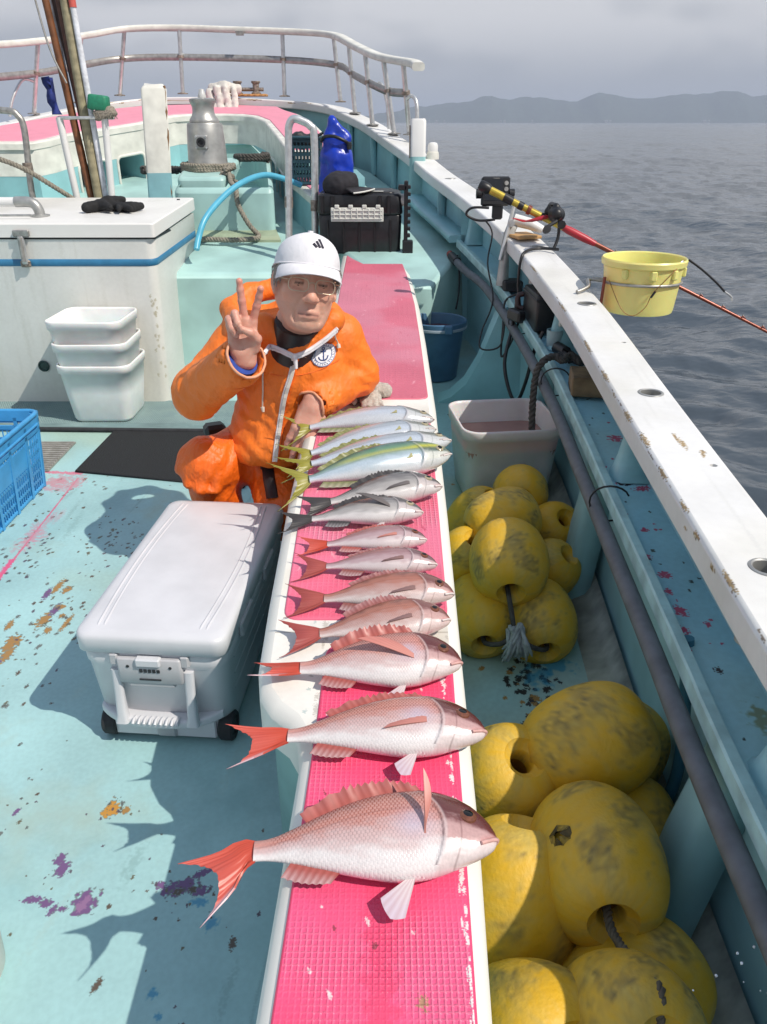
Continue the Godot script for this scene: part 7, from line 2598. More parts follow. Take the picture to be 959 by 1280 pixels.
func fish_material(kind: String) -> StandardMaterial3D:
	# the skin seen from the side: back to belly tones, scales, lateral line, gill cover, cheek and mouth
	if fish_look.has(kind):
		return fish_look[kind]
	var jack := kind.begins_with("jack")
	var outline := JACK if jack else BREAM
	var half := 0.15 if jack else 0.225
	var w := 640
	var h := 192 if jack else 288
	var spec: Dictionary = {
		"red": {back = Color(0.29, 0.08, 0.055), upper = Color(0.52, 0.16, 0.105), mid = Color(0.60, 0.42, 0.405), belly = Color(0.72, 0.68, 0.67), head = Color(0.11, 0.024, 0.02), cheek = Color(0.47, 0.29, 0.28), scale = 0.70},
		"rose": {back = Color(0.19, 0.09, 0.095), upper = Color(0.33, 0.18, 0.185), mid = Color(0.45, 0.31, 0.325), belly = Color(0.62, 0.54, 0.54), head = Color(0.15, 0.075, 0.08), cheek = Color(0.46, 0.34, 0.35), scale = 0.30},
		"rust": {back = Color(0.20, 0.075, 0.055), upper = Color(0.40, 0.155, 0.105), mid = Color(0.48, 0.30, 0.27), belly = Color(0.64, 0.55, 0.53), head = Color(0.18, 0.07, 0.06), cheek = Color(0.48, 0.30, 0.28), scale = 0.42},
		"grey": {back = Color(0.045, 0.04, 0.04), upper = Color(0.095, 0.086, 0.084), mid = Color(0.34, 0.32, 0.31), belly = Color(0.62, 0.59, 0.58), head = Color(0.075, 0.065, 0.063), cheek = Color(0.44, 0.39, 0.385), scale = 0.8},
		"jack_bright": {back = Color(0.07, 0.135, 0.11), upper = Color(0.17, 0.27, 0.21), mid = Color(0.40, 0.49, 0.53), belly = Color(0.64, 0.66, 0.67), head = Color(0.09, 0.13, 0.10), cheek = Color(0.60, 0.61, 0.56), scale = 0.1},
		"jack_pale": {back = Color(0.22, 0.26, 0.29), upper = Color(0.36, 0.41, 0.46), mid = Color(0.48, 0.52, 0.57), belly = Color(0.58, 0.60, 0.63), head = Color(0.20, 0.21, 0.19), cheek = Color(0.54, 0.55, 0.55), scale = 0.1}}[kind]
	var n := FastNoiseLite.new()
	n.seed = 400 + fish_look.size()
	n.frequency = 1.0
	n.fractal_octaves = 3
	var data := PackedByteArray()
	data.resize(w * h * 3)
	var hd := PackedByteArray()
	hd.resize(w * h)
	var cells := 70.0 if jack else 58.0
	for x in w:
		var u := (x + 0.5) / w
		var p := profile(outline, u)
		for y in h:
			var yy := (0.5 - (y + 0.5) / h) * 2.0 * half
			var t := clampf((yy - p.y) / maxf(p.x - p.y, 0.01), 0.0, 1.0)
			var blot := n.get_noise_2d(u * 7.0, yy * 16.0)
			var fine := n.get_noise_2d(u * 60.0, yy * 60.0)
			t = clampf(t + blot * 0.10 + fine * 0.03, 0.0, 1.0)
			var c: Color
			if t > 0.72:
				c = spec.upper.lerp(spec.back, smoothstep(0.72, 0.96, t))
			elif t > 0.42:
				c = spec.mid.lerp(spec.upper, smoothstep(0.42, 0.72, t))
			else:
				c = spec.belly.lerp(spec.mid, smoothstep(0.12, 0.42, t))
			var hgt := 0.5
			# head
			var sg := 0.755 + 0.055 * (1.0 - pow((yy + 0.01) / (0.16 if not jack else 0.10), 2))
			sg -= 0.035
			var hm := smoothstep(sg, sg + 0.02, u)
			if hm > 0.0:
				var hc: Color = spec.cheek.lerp(spec.head, smoothstep(0.42, 0.62, t + (u - 0.85) * 0.4))
				if t < 0.25:
					hc = hc.lerp(spec.belly, 0.7)
				hc = hc.lerp(hc * 1.25, clampf(blot, 0, 1))
				c = c.lerp(hc, hm)
			# scales, as crescents that open to the head
			var px := u * cells
			var py := yy * cells * 1.25
			var row := floorf(py)
			var fx := px + (0.5 if int(row) % 2 != 0 else 0.0)
			fx -= floorf(fx)
			var fy := py - row - 0.5
			var r := sqrt((fx - 0.95) * (fx - 0.95) * 0.85 + fy * fy)
			var edge := smoothstep(0.48, 0.80, r) * (1.0 - hm) * smoothstep(0.03, 0.12, u)
			var pitch := edge * float(spec.scale)
			if not jack:
				pitch *= smoothstep(0.10, 0.55, t)
			c = c.lerp(c * (0.50 if kind == "grey" else 0.62), pitch)
			if kind == "grey":
				c = c.lerp(Color(0.62, 0.60, 0.58), (1.0 - edge) * (1.0 - hm) * 0.30 * smoothstep(0.25, 0.5, t) * smoothstep(0.95, 0.7, t))
			if kind == "red":
				# faint lilac sheen patch and pale scale centres on the flank
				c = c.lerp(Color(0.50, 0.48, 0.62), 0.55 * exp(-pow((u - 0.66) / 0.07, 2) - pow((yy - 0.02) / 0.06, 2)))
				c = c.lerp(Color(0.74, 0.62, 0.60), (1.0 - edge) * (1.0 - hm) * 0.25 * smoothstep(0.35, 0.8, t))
			hgt -= edge * 0.35
			if jack:
				if kind == "jack_bright":
					var band := exp(-pow((yy - 0.030 - 0.02 * u) / 0.016, 2)) * smoothstep(0.12, 0.3, u)
					c = c.lerp(Color(0.52, 0.50, 0.05), band * (0.55 + 0.45 * smoothstep(0.6, 0.8, u)))
					c = c.lerp(Color(0.12, 0.30, 0.16), 0.6 * exp(-pow((yy - 0.066) / 0.016, 2)) * smoothstep(0.2, 0.4, u) * (0.6 + blot))
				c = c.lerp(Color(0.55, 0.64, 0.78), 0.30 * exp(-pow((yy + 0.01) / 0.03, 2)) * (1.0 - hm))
			# lateral line
			var ly := (0.085 if not jack else 0.025) * smoothstep(0.0, 0.6, u) + 0.004
			if u < sg:
				c = c.lerp(c * 0.6, 0.5 * exp(-pow((yy - ly) / 0.004, 2)))
			# gill edge, cheek plate, jaw
			var ge := absf(u - sg)
			if absf(yy) < (0.15 if not jack else 0.085):
				c = c.lerp(spec.head * 0.6, 0.55 * exp(-pow(ge / 0.0055, 2)) * (0.4 + 0.6 * clampf(0.5 + blot * 2.0, 0, 1)))
				c = c.lerp(Color(0.8, 0.72, 0.70), 0.30 * exp(-pow((u - sg - 0.012) / 0.006, 2)))
				hgt += 0.4 * smoothstep(sg - 0.004, sg + 0.004, u) * (1.0 - smoothstep(sg + 0.004, sg + 0.05, u))
				var s2 := sg + 0.075
				c = c.lerp(spec.head * 0.8, 0.40 * exp(-pow((u - s2) / 0.004, 2)) * (1.0 if yy < 0.07 else 0.2))
			var my := -0.030 - (1.0 - u) * 0.42 if not jack else -0.008 - (1.0 - u) * 0.25
			if u > (0.925 if not jack else 0.90):
				c = c.lerp(Color(0.16, 0.03, 0.03), 0.85 * exp(-pow((yy - my) / 0.0045, 2)))
				c = c.lerp(Color(0.55, 0.20, 0.18) if not jack else Color(0.6, 0.6, 0.55), 0.35 * exp(-pow((yy - my) / 0.018, 2)))
			c = c * (1.0 + fine * 0.12)
			var i := (y * w + x) * 3
			var q := c.linear_to_srgb()
			data[i] = clampi(int(q.r * 255), 0, 255)
			data[i + 1] = clampi(int(q.g * 255), 0, 255)
			data[i + 2] = clampi(int(q.b * 255), 0, 255)
			hd[y * w + x] = clampi(int((hgt + fine * 0.06) * 255), 0, 255)
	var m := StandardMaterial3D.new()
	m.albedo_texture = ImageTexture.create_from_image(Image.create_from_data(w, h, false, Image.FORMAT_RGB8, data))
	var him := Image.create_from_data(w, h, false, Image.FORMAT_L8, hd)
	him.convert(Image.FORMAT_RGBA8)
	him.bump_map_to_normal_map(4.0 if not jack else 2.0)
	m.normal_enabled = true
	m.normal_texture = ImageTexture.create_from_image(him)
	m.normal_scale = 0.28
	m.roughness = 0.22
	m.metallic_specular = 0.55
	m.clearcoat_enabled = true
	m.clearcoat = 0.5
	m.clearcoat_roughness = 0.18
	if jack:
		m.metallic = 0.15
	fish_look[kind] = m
	return m


func fin_sheet(rays: Array, base_col: Color, tip_col: Color, ray_col: Color, thick := 0.0011, rim := 0) -> MB:
	# rays: each an Array of points from root to tip; neighbours are joined to a thin closed sheet, every other ray darker
	var mb := MB.new()
	mb.colored = true
	var n: int = rays.size()
	var m: int = rays[0].size()
	var top := []
	var bot := []
	var cols := []
	for i in n:
		var a := []
		var b := []
		var c := []
		for j in m:
			var p: Vector3 = rays[i][j]
			var e: Vector3 = rays[mini(i + 1, n - 1)][j] - rays[maxi(i - 1, 0)][j]
			var g: Vector3 = rays[i][mini(j + 1, m - 1)] - rays[i][maxi(j - 1, 0)]
			var nr := e.cross(g).normalized()
			var f := float(j) / (m - 1)
			var th := thick * (1.0 - 0.75 * f) * (1.35 if i % 2 == 0 else 0.7)
			a.append(p + nr * th)
			b.append(p - nr * th)
			var pale := clampf((rim - i) / 3.0, 0.0, 1.0) * smoothstep(0.25, 0.6, f) * 0.8
			c.append((base_col.lerp(tip_col, smoothstep(0.25, 1.0, f))).lerp(ray_col, 0.55 if i % 2 == 0 else 0.0).lerp(Color(0.62, 0.48, 0.53), pale))
		top.append(a)
		bot.append(b)
		cols.append(c)
	for s in [top, bot]:
		mb.grp += 1
		for i in n - 1:
			for j in m - 1:
				for tr in [[[i, j], [i + 1, j], [i + 1, j + 1]], [[i, j], [i + 1, j + 1], [i, j + 1]]]:
					for v in tr:
						mb.P.append(s[v[0]][v[1]])
						mb.C.append(cols[v[0]][v[1]])
						mb.U.append(Vector2.ZERO)
					mb.G.append(mb.grp)
		if s == bot:
			mb.flip(mb.P.size() - (n - 1) * (m - 1) * 6)
	mb.grp += 1
	for i in n - 1:
		mb.col = cols[i][m - 1]
		mb.quad(top[i][m - 1], top[i + 1][m - 1], bot[i + 1][m - 1], bot[i][m - 1])
	for i in [0, n - 1]:
		for j in m - 1:
			mb.col = cols[i][j]
			mb.quad(top[i][j], top[i][j + 1], bot[i][j + 1], bot[i][j])
	return mb


func make_one_fish(spec: Dictionary) -> void:
	var A := D(spec.a[0], 0, spec.a[1])
	var B := D(spec.b[0], 0, spec.b[1])
	A.y = bench_d(spec.a[1]) + 0.008 + spec.get("lift", 0.0)
	B.y = bench_d(spec.b[1]) + 0.008 + spec.get("lift", 0.0)
	var SL := (B - A).length()
	var fx := (B - A).normalized()
	var up := Vector3(0, 1, 0.08).normalized()
	var fy := up.cross(fx).normalized()
	var fz := fx.cross(fy).normalized()
	var roll: float = spec.get("roll", 0.0)
	var ry := fy * cos(roll) + fz * sin(roll)
	var rz := fz * cos(roll) - fy * sin(roll)
	var jack: bool = spec.kind.begins_with("jack")
	var outline := JACK if jack else BREAM
	var half := 0.15 if jack else 0.225
	var deep: float = spec.get("deep", 1.0)
	var fat: float = spec.get("fat", 1.0)
	var bend: float = spec.get("bend", 0.0)
	var zc := profile(outline, 0.7).z * fat * SL * 0.92 + absf(sin(roll)) * 0.03
	var tail_drop: float = spec.get("tail_drop", 0.6)
	var point := func(s: float, y: float, z: float) -> Vector3:
		# s along the body, y towards the back, z up, in standard lengths
		var mid := zc * lerpf(1.0 - tail_drop, 1.0, smoothstep(-0.25, 0.55, s))
		return A + fx * s * SL + fy * (bend * SL * 4.0 * s * (1.0 - s)) + fz * mid + ry * y * SL + rz * z * SL
	var o := thing(spec.name, spec.label, spec.cat, A.lerp(B, 0.5), spec.group)
	# body
	var mb := MB.new()
	var NS := 84
	var NA := 36
	var rings := []
	var uvs := []
	for i in NS + 1:
		var s := float(i) / NS
		s = lerpf(s, sqrt(s), 0.0)
		if i > NS - 14:      # closer together at the snout
			s = 1.0 - pow((NS - i) / 14.0, 1.35) * (14.0 / NS)
		var p := profile(outline, s) * Vector3(deep, deep, fat)
		var c := (p.x + p.y) * 0.5
		var hh := (p.x - p.y) * 0.5
		var ring := []
		var ru := []
		for k in NA + 1:
			var a := TAU * k / NA
			var y := c + hh * sin(a)
			var ca := cos(a)
			var z: float = p.z * signf(ca) * pow(absf(ca), 0.85) * (1.0 - 0.22 * maxf(sin(a), 0.0))
			# the gill cover stands proud, eye sockets sink a little
			var sg := 0.72 + 0.055 * (1.0 - pow((y / deep + 0.01) / (0.16 if not jack else 0.10), 2))
			var g := smoothstep(sg - 0.008, sg + 0.010, s) * (1.0 - smoothstep(sg + 0.01, sg + 0.13, s))
			z += signf(ca) * g * 0.010 * smoothstep(0.15, 0.6, absf(ca))
			if k < NA:
				ring.append(point.call(s, y, z))
			ru.append(Vector2(s, 0.5 - y / deep / (2.0 * half)))
		rings.append(ring)
		uvs.append(ru)
	mb.loft(rings, true, true, uvs)
	# keep the underside on the bench
	for i in mb.P.size():
		var q := mb.P[i]
		var floor_y := bench_d(-q.z) + 0.0045
		if q.y < floor_y and q.x > -0.25:
			mb.P[i].y = floor_y
	put("body", mb, fish_material(spec.kind), o)
	var fm: StandardMaterial3D = M.get("fin")
	if fm == null:
		fm = vmat(0.4)
		fm.backlight_enabled = true
		fm.backlight = Color(0.25, 0.22, 0.22)
		M.fin = fm
	var fc: Array = spec.fins       # [base, tip, ray] for the tail, then for the other fins
	# tail
	var rays := []
	var twist: float = spec.get("twist", 0.0)
	var spread: float = spec.get("spread", 1.0)
	var tl: float = spec.get("tail_len", 0.88)
	var lobe := 0.30 if not jack else 0.25
	for i in 29:
		var t := -1.0 + i / 14.0
		var ray := []
		var tipx := -(0.215 + lobe * 0.50 * pow(absf(t), 1.9)) if not jack else -(0.10 + lobe * 0.72 * pow(absf(t), 1.5))
		var tipy := signf(t) * (0.195 if not jack else 0.18) * pow(absf(t), 0.85) * spread
		var jag := noise.get_noise_1d(i * 5.3 + spec.a[1] * 40.0) * 0.010
		for j in 8:
			var f := j / 7.0
			var y0 := t * (0.046 if not jack else 0.024) * deep
			var bx := tipx * f + jag * f
			var by := lerpf(y0, tipy, pow(f, 0.85))
			var tt: float = spec.get("tail_turn", 0.0) * smoothstep(0.0, 0.5, f)
			var bx2 := bx * cos(tt) - by * sin(tt)
			by = bx * sin(tt) + by * cos(tt)
			bx = bx2
			var zz := 0.012 * sin(t * 5.0 + f * 2.0) * f + twist * t * f * 0.10 + 0.004 * sin(t * 30.0) * f
			ray.append(point.call(0.012 + bx * tl, by * (1.0 if jack else 0.9), zz))
		rays.append(ray)
	put("tail_fin", fin_sheet(rays, fc[0], fc[1], fc[2], 0.0016, 6 if spec.kind == "red" else 0), fm, o)
	# dorsal: spines then soft rays
	var dh: float = spec.get("dorsal", 0.06)
	rays = []
	var s0 := 0.22 if not jack else 0.10
	var s1 := 0.72 if not jack else 0.55
	var count := 33
	for i in count:
		var s := lerpf(s0, s1, float(i) / (count - 1))
		var tp := profile(outline, s).x * deep
		var hgt := dh * (0.55 + 0.45 * sin(PI * clampf((s - s0) / (s1 - s0), 0, 1)))
		if i % 2 == 1:
			hgt *= 0.72 if s > 0.42 else 0.92
		hgt *= 1.0 + 0.22 * noise.get_noise_1d(i * 2.7 + spec.b[1] * 90.0)
		var ray := []
		for j in 4:
			var f := j / 3.0
			ray.append(point.call(s - 0.035 * f, tp - 0.012 + (hgt + 0.012) * f, 0.008 * sin(i * 1.1) * f + spec.get("dorsal_up", 0.25) * f * hgt))
		rays.append(ray)
	put("dorsal_fin", fin_sheet(rays, fc[3], fc[4], fc[5]), fm, o)
	# anal
	rays = []
	for i in 15:
		var s := lerpf(0.16 if not jack else 0.10, 0.36 if not jack else 0.42, i / 14.0)
		var bt := profile(outline, s).y * deep
		var hgt := (0.055 if not jack else 0.028) * (0.5 + 0.5 * sin(PI * (0.25 + 0.7 * i / 14.0))) * (1.0 if i % 2 == 0 else 0.88)
		var ray := []
		for j in 4:
			var f := j / 3.0
			ray.append(point.call(s - 0.045 * f, bt + 0.010 - (hgt + 0.010) * f, -0.012 * f))
		rays.append(ray)
	put("anal_fin", fin_sheet(rays, fc[3], fc[4].lerp(Color(0.7, 0.66, 0.68), 0.4), fc[5]), fm, o)
	# pelvic
	var pv: float = spec.get("pelvic", 0.12)
	rays = []
	for i in 9:
		var t := i / 8.0
		var s := 0.655 - 0.02 * t
		var bt := profile(outline, s).y * deep
		var dir := Vector2(-0.35 - 0.55 * t, -1.0 + 0.45 * t).normalized() * pv * (1.0 - 0.35 * absf(t - 0.35))
		var ray := []
		for j in 5:
			var f := j / 4.0
			ray.append(point.call(s + dir.x * f, bt + 0.016 + dir.y * f, -0.010 * f + 0.01))
		rays.append(ray)
	put("pelvic_fin", fin_sheet(rays, Color(0.70, 0.60, 0.60) if not jack else Color(0.6, 0.6, 0.5), Color(0.62, 0.52, 0.60) if spec.kind == "red" else fc[4].lerp(Color(0.66, 0.6, 0.6), 0.5), fc[5].lerp(Color(0.6, 0.45, 0.5), 0.6)), fm, o)
	# pectoral: lies along the flank, or stands up
	var pc: float = spec.get("pectoral", 0.20)
	var lift: float = spec.get("pec_lift", 0.12)
	rays = []
	var py := -0.02 if not jack else -0.015
	var sp := 0.70
	var w0 := profile(outline, sp).z * fat
	for i in 11:
		var t := i / 10.0
		var ang: float = spec.get("pec_turn", 0.0) + (t - 0.4) * 0.36
		var len := pc * (1.0 - 0.62 * t)
		var ray := []
		for j in 6:
			var f := j / 5.0
			var s := sp - cos(ang) * len * f
			var y := py * deep + (t - 0.5) * 0.030 + sin(ang) * len * f
			ray.append(point.call(s, y, w0 * 0.93 + 0.004 + lift * len * f - 0.03 * f * f * (1.0 if lift < 0.4 else 0.0)))
		rays.append(ray)
	put("pectoral_fin", fin_sheet(rays, fc[6], fc[7], fc[6] * 0.7), fm, o)
	# eye
	var es := 0.885 if not jack else 0.915
	var ey := (0.050 if not jack else 0.022) * deep
	var pe := profile(outline, es)
	var er: float = (0.034 if not jack else 0.026) * SL * spec.get("eye", 1.0)
	var hh2 := (pe.x - pe.y) * 0.5 * deep
	var cc := (pe.x + pe.y) * 0.5 * deep
	var sn := clampf((ey - cc) / hh2, -1, 1)
	var wz := pe.z * fat * pow(sqrt(1.0 - sn * sn), 0.85) * (1.0 - 0.22 * maxf(sn, 0.0))
	var ec: Vector3 = point.call(es, ey, wz)
	var en := (rz + ry * 0.42 + fx * 0.25).normalized()
	var ex := en.cross(fx).normalized()
	var bas := Basis(ex, en, ex.cross(en))
	mb = MB.new()
	mb.lathe([Vector2(er * 1.16, -0.004), Vector2(er * 1.10, 0.0006), Vector2(er * 0.9, er * 0.20), Vector2(er * 0.62, er * 0.34), Vector2(0, er * 0.36)], 26, Transform3D(bas, ec))
	var e := put("eye", mb, eye_mat(jack or spec.kind == "grey"), o)
	mb = MB.new()
	mb.lathe([Vector2(er * 0.66, er * 0.20), Vector2(er * 0.60, er * 0.38), Vector2(er * 0.3, er * 0.45), Vector2(0, er * 0.47)], 22, Transform3D(bas, ec))
	put("pupil", mb, M.pupil, e)
	# the lips
	mb = MB.new()
	var lip := []
	for i in 9:
		var t := i / 8.0
		var s := 1.0 - 0.075 * absf(t - 0.5) * 2.0
		var q := profile(outline, s)
		var ym := (-0.030 - (1.0 - s) * 0.42 if not jack else -0.008 - (1.0 - s) * 0.25) * deep
		lip.append(point.call(s + 0.001, ym - 0.006, (q.z * fat * 0.92) * (-1.0 if t < 0.5 else 1.0)))
	mb.tube(curve(lip, 3), SL * (0.009 if not jack else 0.006), 6)
	put("lower_lip", mb, spec.lip, o)


func eye_mat(pale: bool) -> Material:
	if not M.has("pupil"):
		M.pupil = mat(Color(0.006, 0.006, 0.007), 0.06, 0.0)
		M.iris_red = mat(Color(0.16, 0.06, 0.035), 0.15, 0.2, 40.0)
		M.iris_pale = mat(Color(0.34, 0.30, 0.20), 0.15, 0.2, 40.0)
	return M.iris_pale if pale else M.iris_red


func make_fish():
	M.lip_red = mat(Color(0.62, 0.36, 0.33), 0.3, 0.15, 20.0)
	M.lip_pale = mat(Color(0.68, 0.60, 0.58), 0.3, 0.12, 20.0)
	var red := [Color(0.55, 0.085, 0.05), Color(0.56, 0.11, 0.085), Color(0.44, 0.05, 0.03), Color(0.42, 0.105, 0.085), Color(0.44, 0.15, 0.14), Color(0.26, 0.05, 0.04), Color(0.58, 0.24, 0.20), Color(0.55, 0.20, 0.17)]
	var dusk := [Color(0.42, 0.10, 0.085), Color(0.30, 0.06, 0.055), Color(0.28, 0.05, 0.04), Color(0.30, 0.10, 0.09), Color(0.42, 0.22, 0.22), Color(0.20, 0.06, 0.05), Color(0.26, 0.15, 0.14), Color(0.20, 0.12, 0.12)]
	var grey := [Color(0.075, 0.068, 0.066), Color(0.055, 0.05, 0.05), Color(0.03, 0.028, 0.028), Color(0.05, 0.045, 0.045), Color(0.07, 0.06, 0.06), Color(0.03, 0.03, 0.03), Color(0.16, 0.14, 0.135), Color(0.10, 0.09, 0.09)]
	var olive := [Color(0.33, 0.31, 0.07), Color(0.27, 0.25, 0.035), Color(0.20, 0.18, 0.03), Color(0.22, 0.24, 0.10), Color(0.28, 0.27, 0.10), Color(0.12, 0.13, 0.06), Color(0.40, 0.38, 0.18), Color(0.30, 0.29, 0.12)]
	var G := "fish laid out in a row on the pink bench"
	var list := [
		{name = "red_seabream", kind = "red", a = [-0.195, 0.802], b = [0.170, 0.822], deep = 0.98, roll = 0.12, fins = red, label = "biggest red sea bream, nearest the camera, pectoral fin standing up", pectoral = 0.22, pec_lift = 0.55, pec_turn = 1.75, pelvic = 0.19, dorsal = 0.062, tail_len = 0.80, spread = 0.78, twist = 0.15, tail_turn = 0.50, dorsal_up = 0.5},
		{name = "red_seabream", kind = "red", a = [-0.168, 1.028], b = [0.178, 1.033], deep = 0.88, roll = 0.12, fins = red, label = "second nearest red sea bream, mouth open and white belly swollen", pectoral = 0.22, pelvic = 0.15, tail_turn = 0.12, dorsal = 0.045, spread = 0.55, twist = 0.5, bend = 0.006},
		{name = "red_seabream", kind = "red", a = [-0.162, 1.197], b = [0.151, 1.206], deep = 0.95, roll = 0.32, fins = red, label = "third nearest red sea bream, long raised pectoral fin over its back", pectoral = 0.36, pec_lift = 0.30, pec_turn = 0.45, pelvic = 0.16, dorsal = 0.07, spread = 0.55, twist = -1.0, dorsal_up = 0.5, bend = -0.012},
		{name = "red_seabream", kind = "rust", a = [-0.132, 1.302], b = [0.138, 1.338], deep = 0.92, roll = 0.3, fins = dusk, label = "fourth nearest bream, dark edged tail over the white seam of the bench", pelvic = 0.10, dorsal = 0.06, spread = 0.95},
		{name = "red_seabream", kind = "rust", a = [-0.130, 1.415], b = [0.153, 1.420], deep = 0.80, roll = 0.42, fins = dusk, label = "slim rust coloured bream, fifth nearest, with orange flank", pelvic = 0.06, dorsal = 0.035, spread = 0.85},
		{name = "red_seabream", kind = "rose", a = [-0.133, 1.540], b = [0.123, 1.535], deep = 0.74, roll = 0.3, fins = dusk, label = "small purplish pink bream, sixth nearest, with bright red tail", pelvic = 0.06, dorsal = 0.03, spread = 0.95},
		{name = "red_seabream", kind = "rose", a = [-0.137, 1.634], b = [0.104, 1.642], deep = 0.80, roll = 0.25, fins = red, label = "smallest pink bream, farthest of the red ones, beside the grey fish", pelvic = 0.07, dorsal = 0.035, spread = 0.75},
		{name = "grey_bream", kind = "grey", a = [-0.183, 1.745], b = [0.100, 1.762], deep = 0.78, roll = 0.30, fins = grey, label = "dark grey bream with black spot on its belly, the nearer grey one", pelvic = 0.09, dorsal = 0.05, pectoral = 0.32, pec_lift = 0.35, pec_turn = 0.5, spread = 0.75, bend = 0.01},
		{name = "grey_bream", kind = "grey", a = [-0.140, 1.828], b = [0.155, 1.890], deep = 0.80, roll = 0.40, fins = grey, label = "dark grey bream with pale pink snout, just below the yellowtails", pelvic = 0.10, dorsal = 0.05, pectoral = 0.22, spread = 0.75, bend = 0.012},
		{name = "yellowtail", kind = "jack_bright", a = [-0.206, 1.938], b = [0.194, 2.060], deep = 1.12, fins = olive, label = "nearest yellowtail, green back with yellow stripe and dark eye", roll = 0.62, spread = 1.0, tail_len = 0.95, dorsal = 0.025, pectoral = 0.10, lift = 0.0},
		{name = "yellowtail", kind = "jack_pale", a = [-0.206, 2.015], b = [0.198, 2.135], deep = 1.0, fins = olive, label = "silver yellowtail tucked directly behind the green striped one", roll = 0.3, spread = 0.7, dorsal = 0.03, pectoral = 0.10, lift = 0.012},
		{name = "yellowtail", kind = "jack_pale", a = [-0.215, 2.105], b = [0.160, 2.240], deep = 1.05, fins = olive, label = "silver yellowtail third from the near one, second from the man's hand", roll = 0.35, spread = 0.95, dorsal = 0.03, pectoral = 0.10, bend = 0.015},
		{name = "yellowtail", kind = "jack_pale", a = [-0.232, 2.285], b = [0.160, 2.315], deep = 1.02, fins = olive, label = "farthest yellowtail, arched, its tail under the man's hand", roll = 0.3, spread = 0.85, dorsal = 0.025, pectoral = 0.10, bend = 0.055, twist = 0.5}]
	for s in list:
		s.group = G
		s.cat = "fish"
		s.lip = M.lip_red if s.kind == "red" else M.lip_pale
		make_one_fish(s)
	# white cotton gloves behind the fish, by the man's elbow
	var mb := MB.new()
	var s1 := SDF.new(AABB(D(-0.17, 0.55, 2.75), Vector3(0.25, 0.14, 0.36)), 0.006)
	for q in [[-0.13, 0.605, 2.58, -0.05, 0.620, 2.60, 0.026, 0.030], [-0.05, 0.620, 2.60, 0.005, 0.612, 2.59, 0.030, 0.026], [-0.08, 0.612, 2.55, -0.03, 0.605, 2.53, 0.024, 0.020], [-0.06, 0.612, 2.56, -0.045, 0.598, 2.46, 0.014, 0.011], [-0.045, 0.612, 2.56, -0.025, 0.597, 2.455, 0.014, 0.010], [-0.075, 0.610, 2.56, -0.065, 0.596, 2.47, 0.013, 0.010], [-0.03, 0.610, 2.57, -0.005, 0.597, 2.47, 0.012, 0.009], [-0.12, 0.60, 2.55, -0.10, 0.600, 2.51, 0.016, 0.012]]:
		s1.capsule(D(q[0], q[1], q[2]), D(q[3], q[4], q[5]), q[6], q[7], 0.008)
	s1.mesh(mb, 0.006, 45.0)
	solo("cotton_gloves", mb, mat(Color(0.46, 0.42, 0.37), 0.95, 0.2, 25.0, 0.0, 0.1), "pair of grubby white cotton gloves on the bench by the man's elbow", "gloves")


# ---------------------------------------------------------------- the fisherman
func move_part(mb: MB, start: int, X: Transform3D) -> void:
	for i in range(start, mb.P.size()):
		mb.P[i] = X * mb.P[i]


func sdf_at(s: SDF, p: Vector3) -> float:
	var q := (p - s.o) / s.h
	var x := clampi(int(q.x), 0, s.nx - 2)
	var y := clampi(int(q.y), 0, s.ny - 2)
	var z := clampi(int(q.z), 0, s.nz - 2)
	var f := q - Vector3(x, y, z)
	var i := (z * s.ny + y) * s.nx + x
	var sy := s.nx
	var sz := s.nx * s.ny
	return lerpf(lerpf(lerpf(s.f[i], s.f[i + 1], f.x), lerpf(s.f[i + sy], s.f[i + sy + 1], f.x), f.y), lerpf(lerpf(s.f[i + sz], s.f[i + sz + 1], f.x), lerpf(s.f[i + sz + sy], s.f[i + sz + sy + 1], f.x), f.y), f.z)


func onto(s: SDF, p: Vector3, dir := Vector3(0, 0, -1), proud := 0.003) -> Vector3:
	# walk from p along dir until the cloth is met
	for k in 160:
		if sdf_at(s, p) < proud:
			return p
		p += dir * 0.003
	return p


func over(s: SDF, pts: Array, proud := 0.003) -> Array:
	var out := []
	for p in curve(pts, 7):
		out.append(onto(s, p, Vector3(0, 0, -1), proud))
	return out


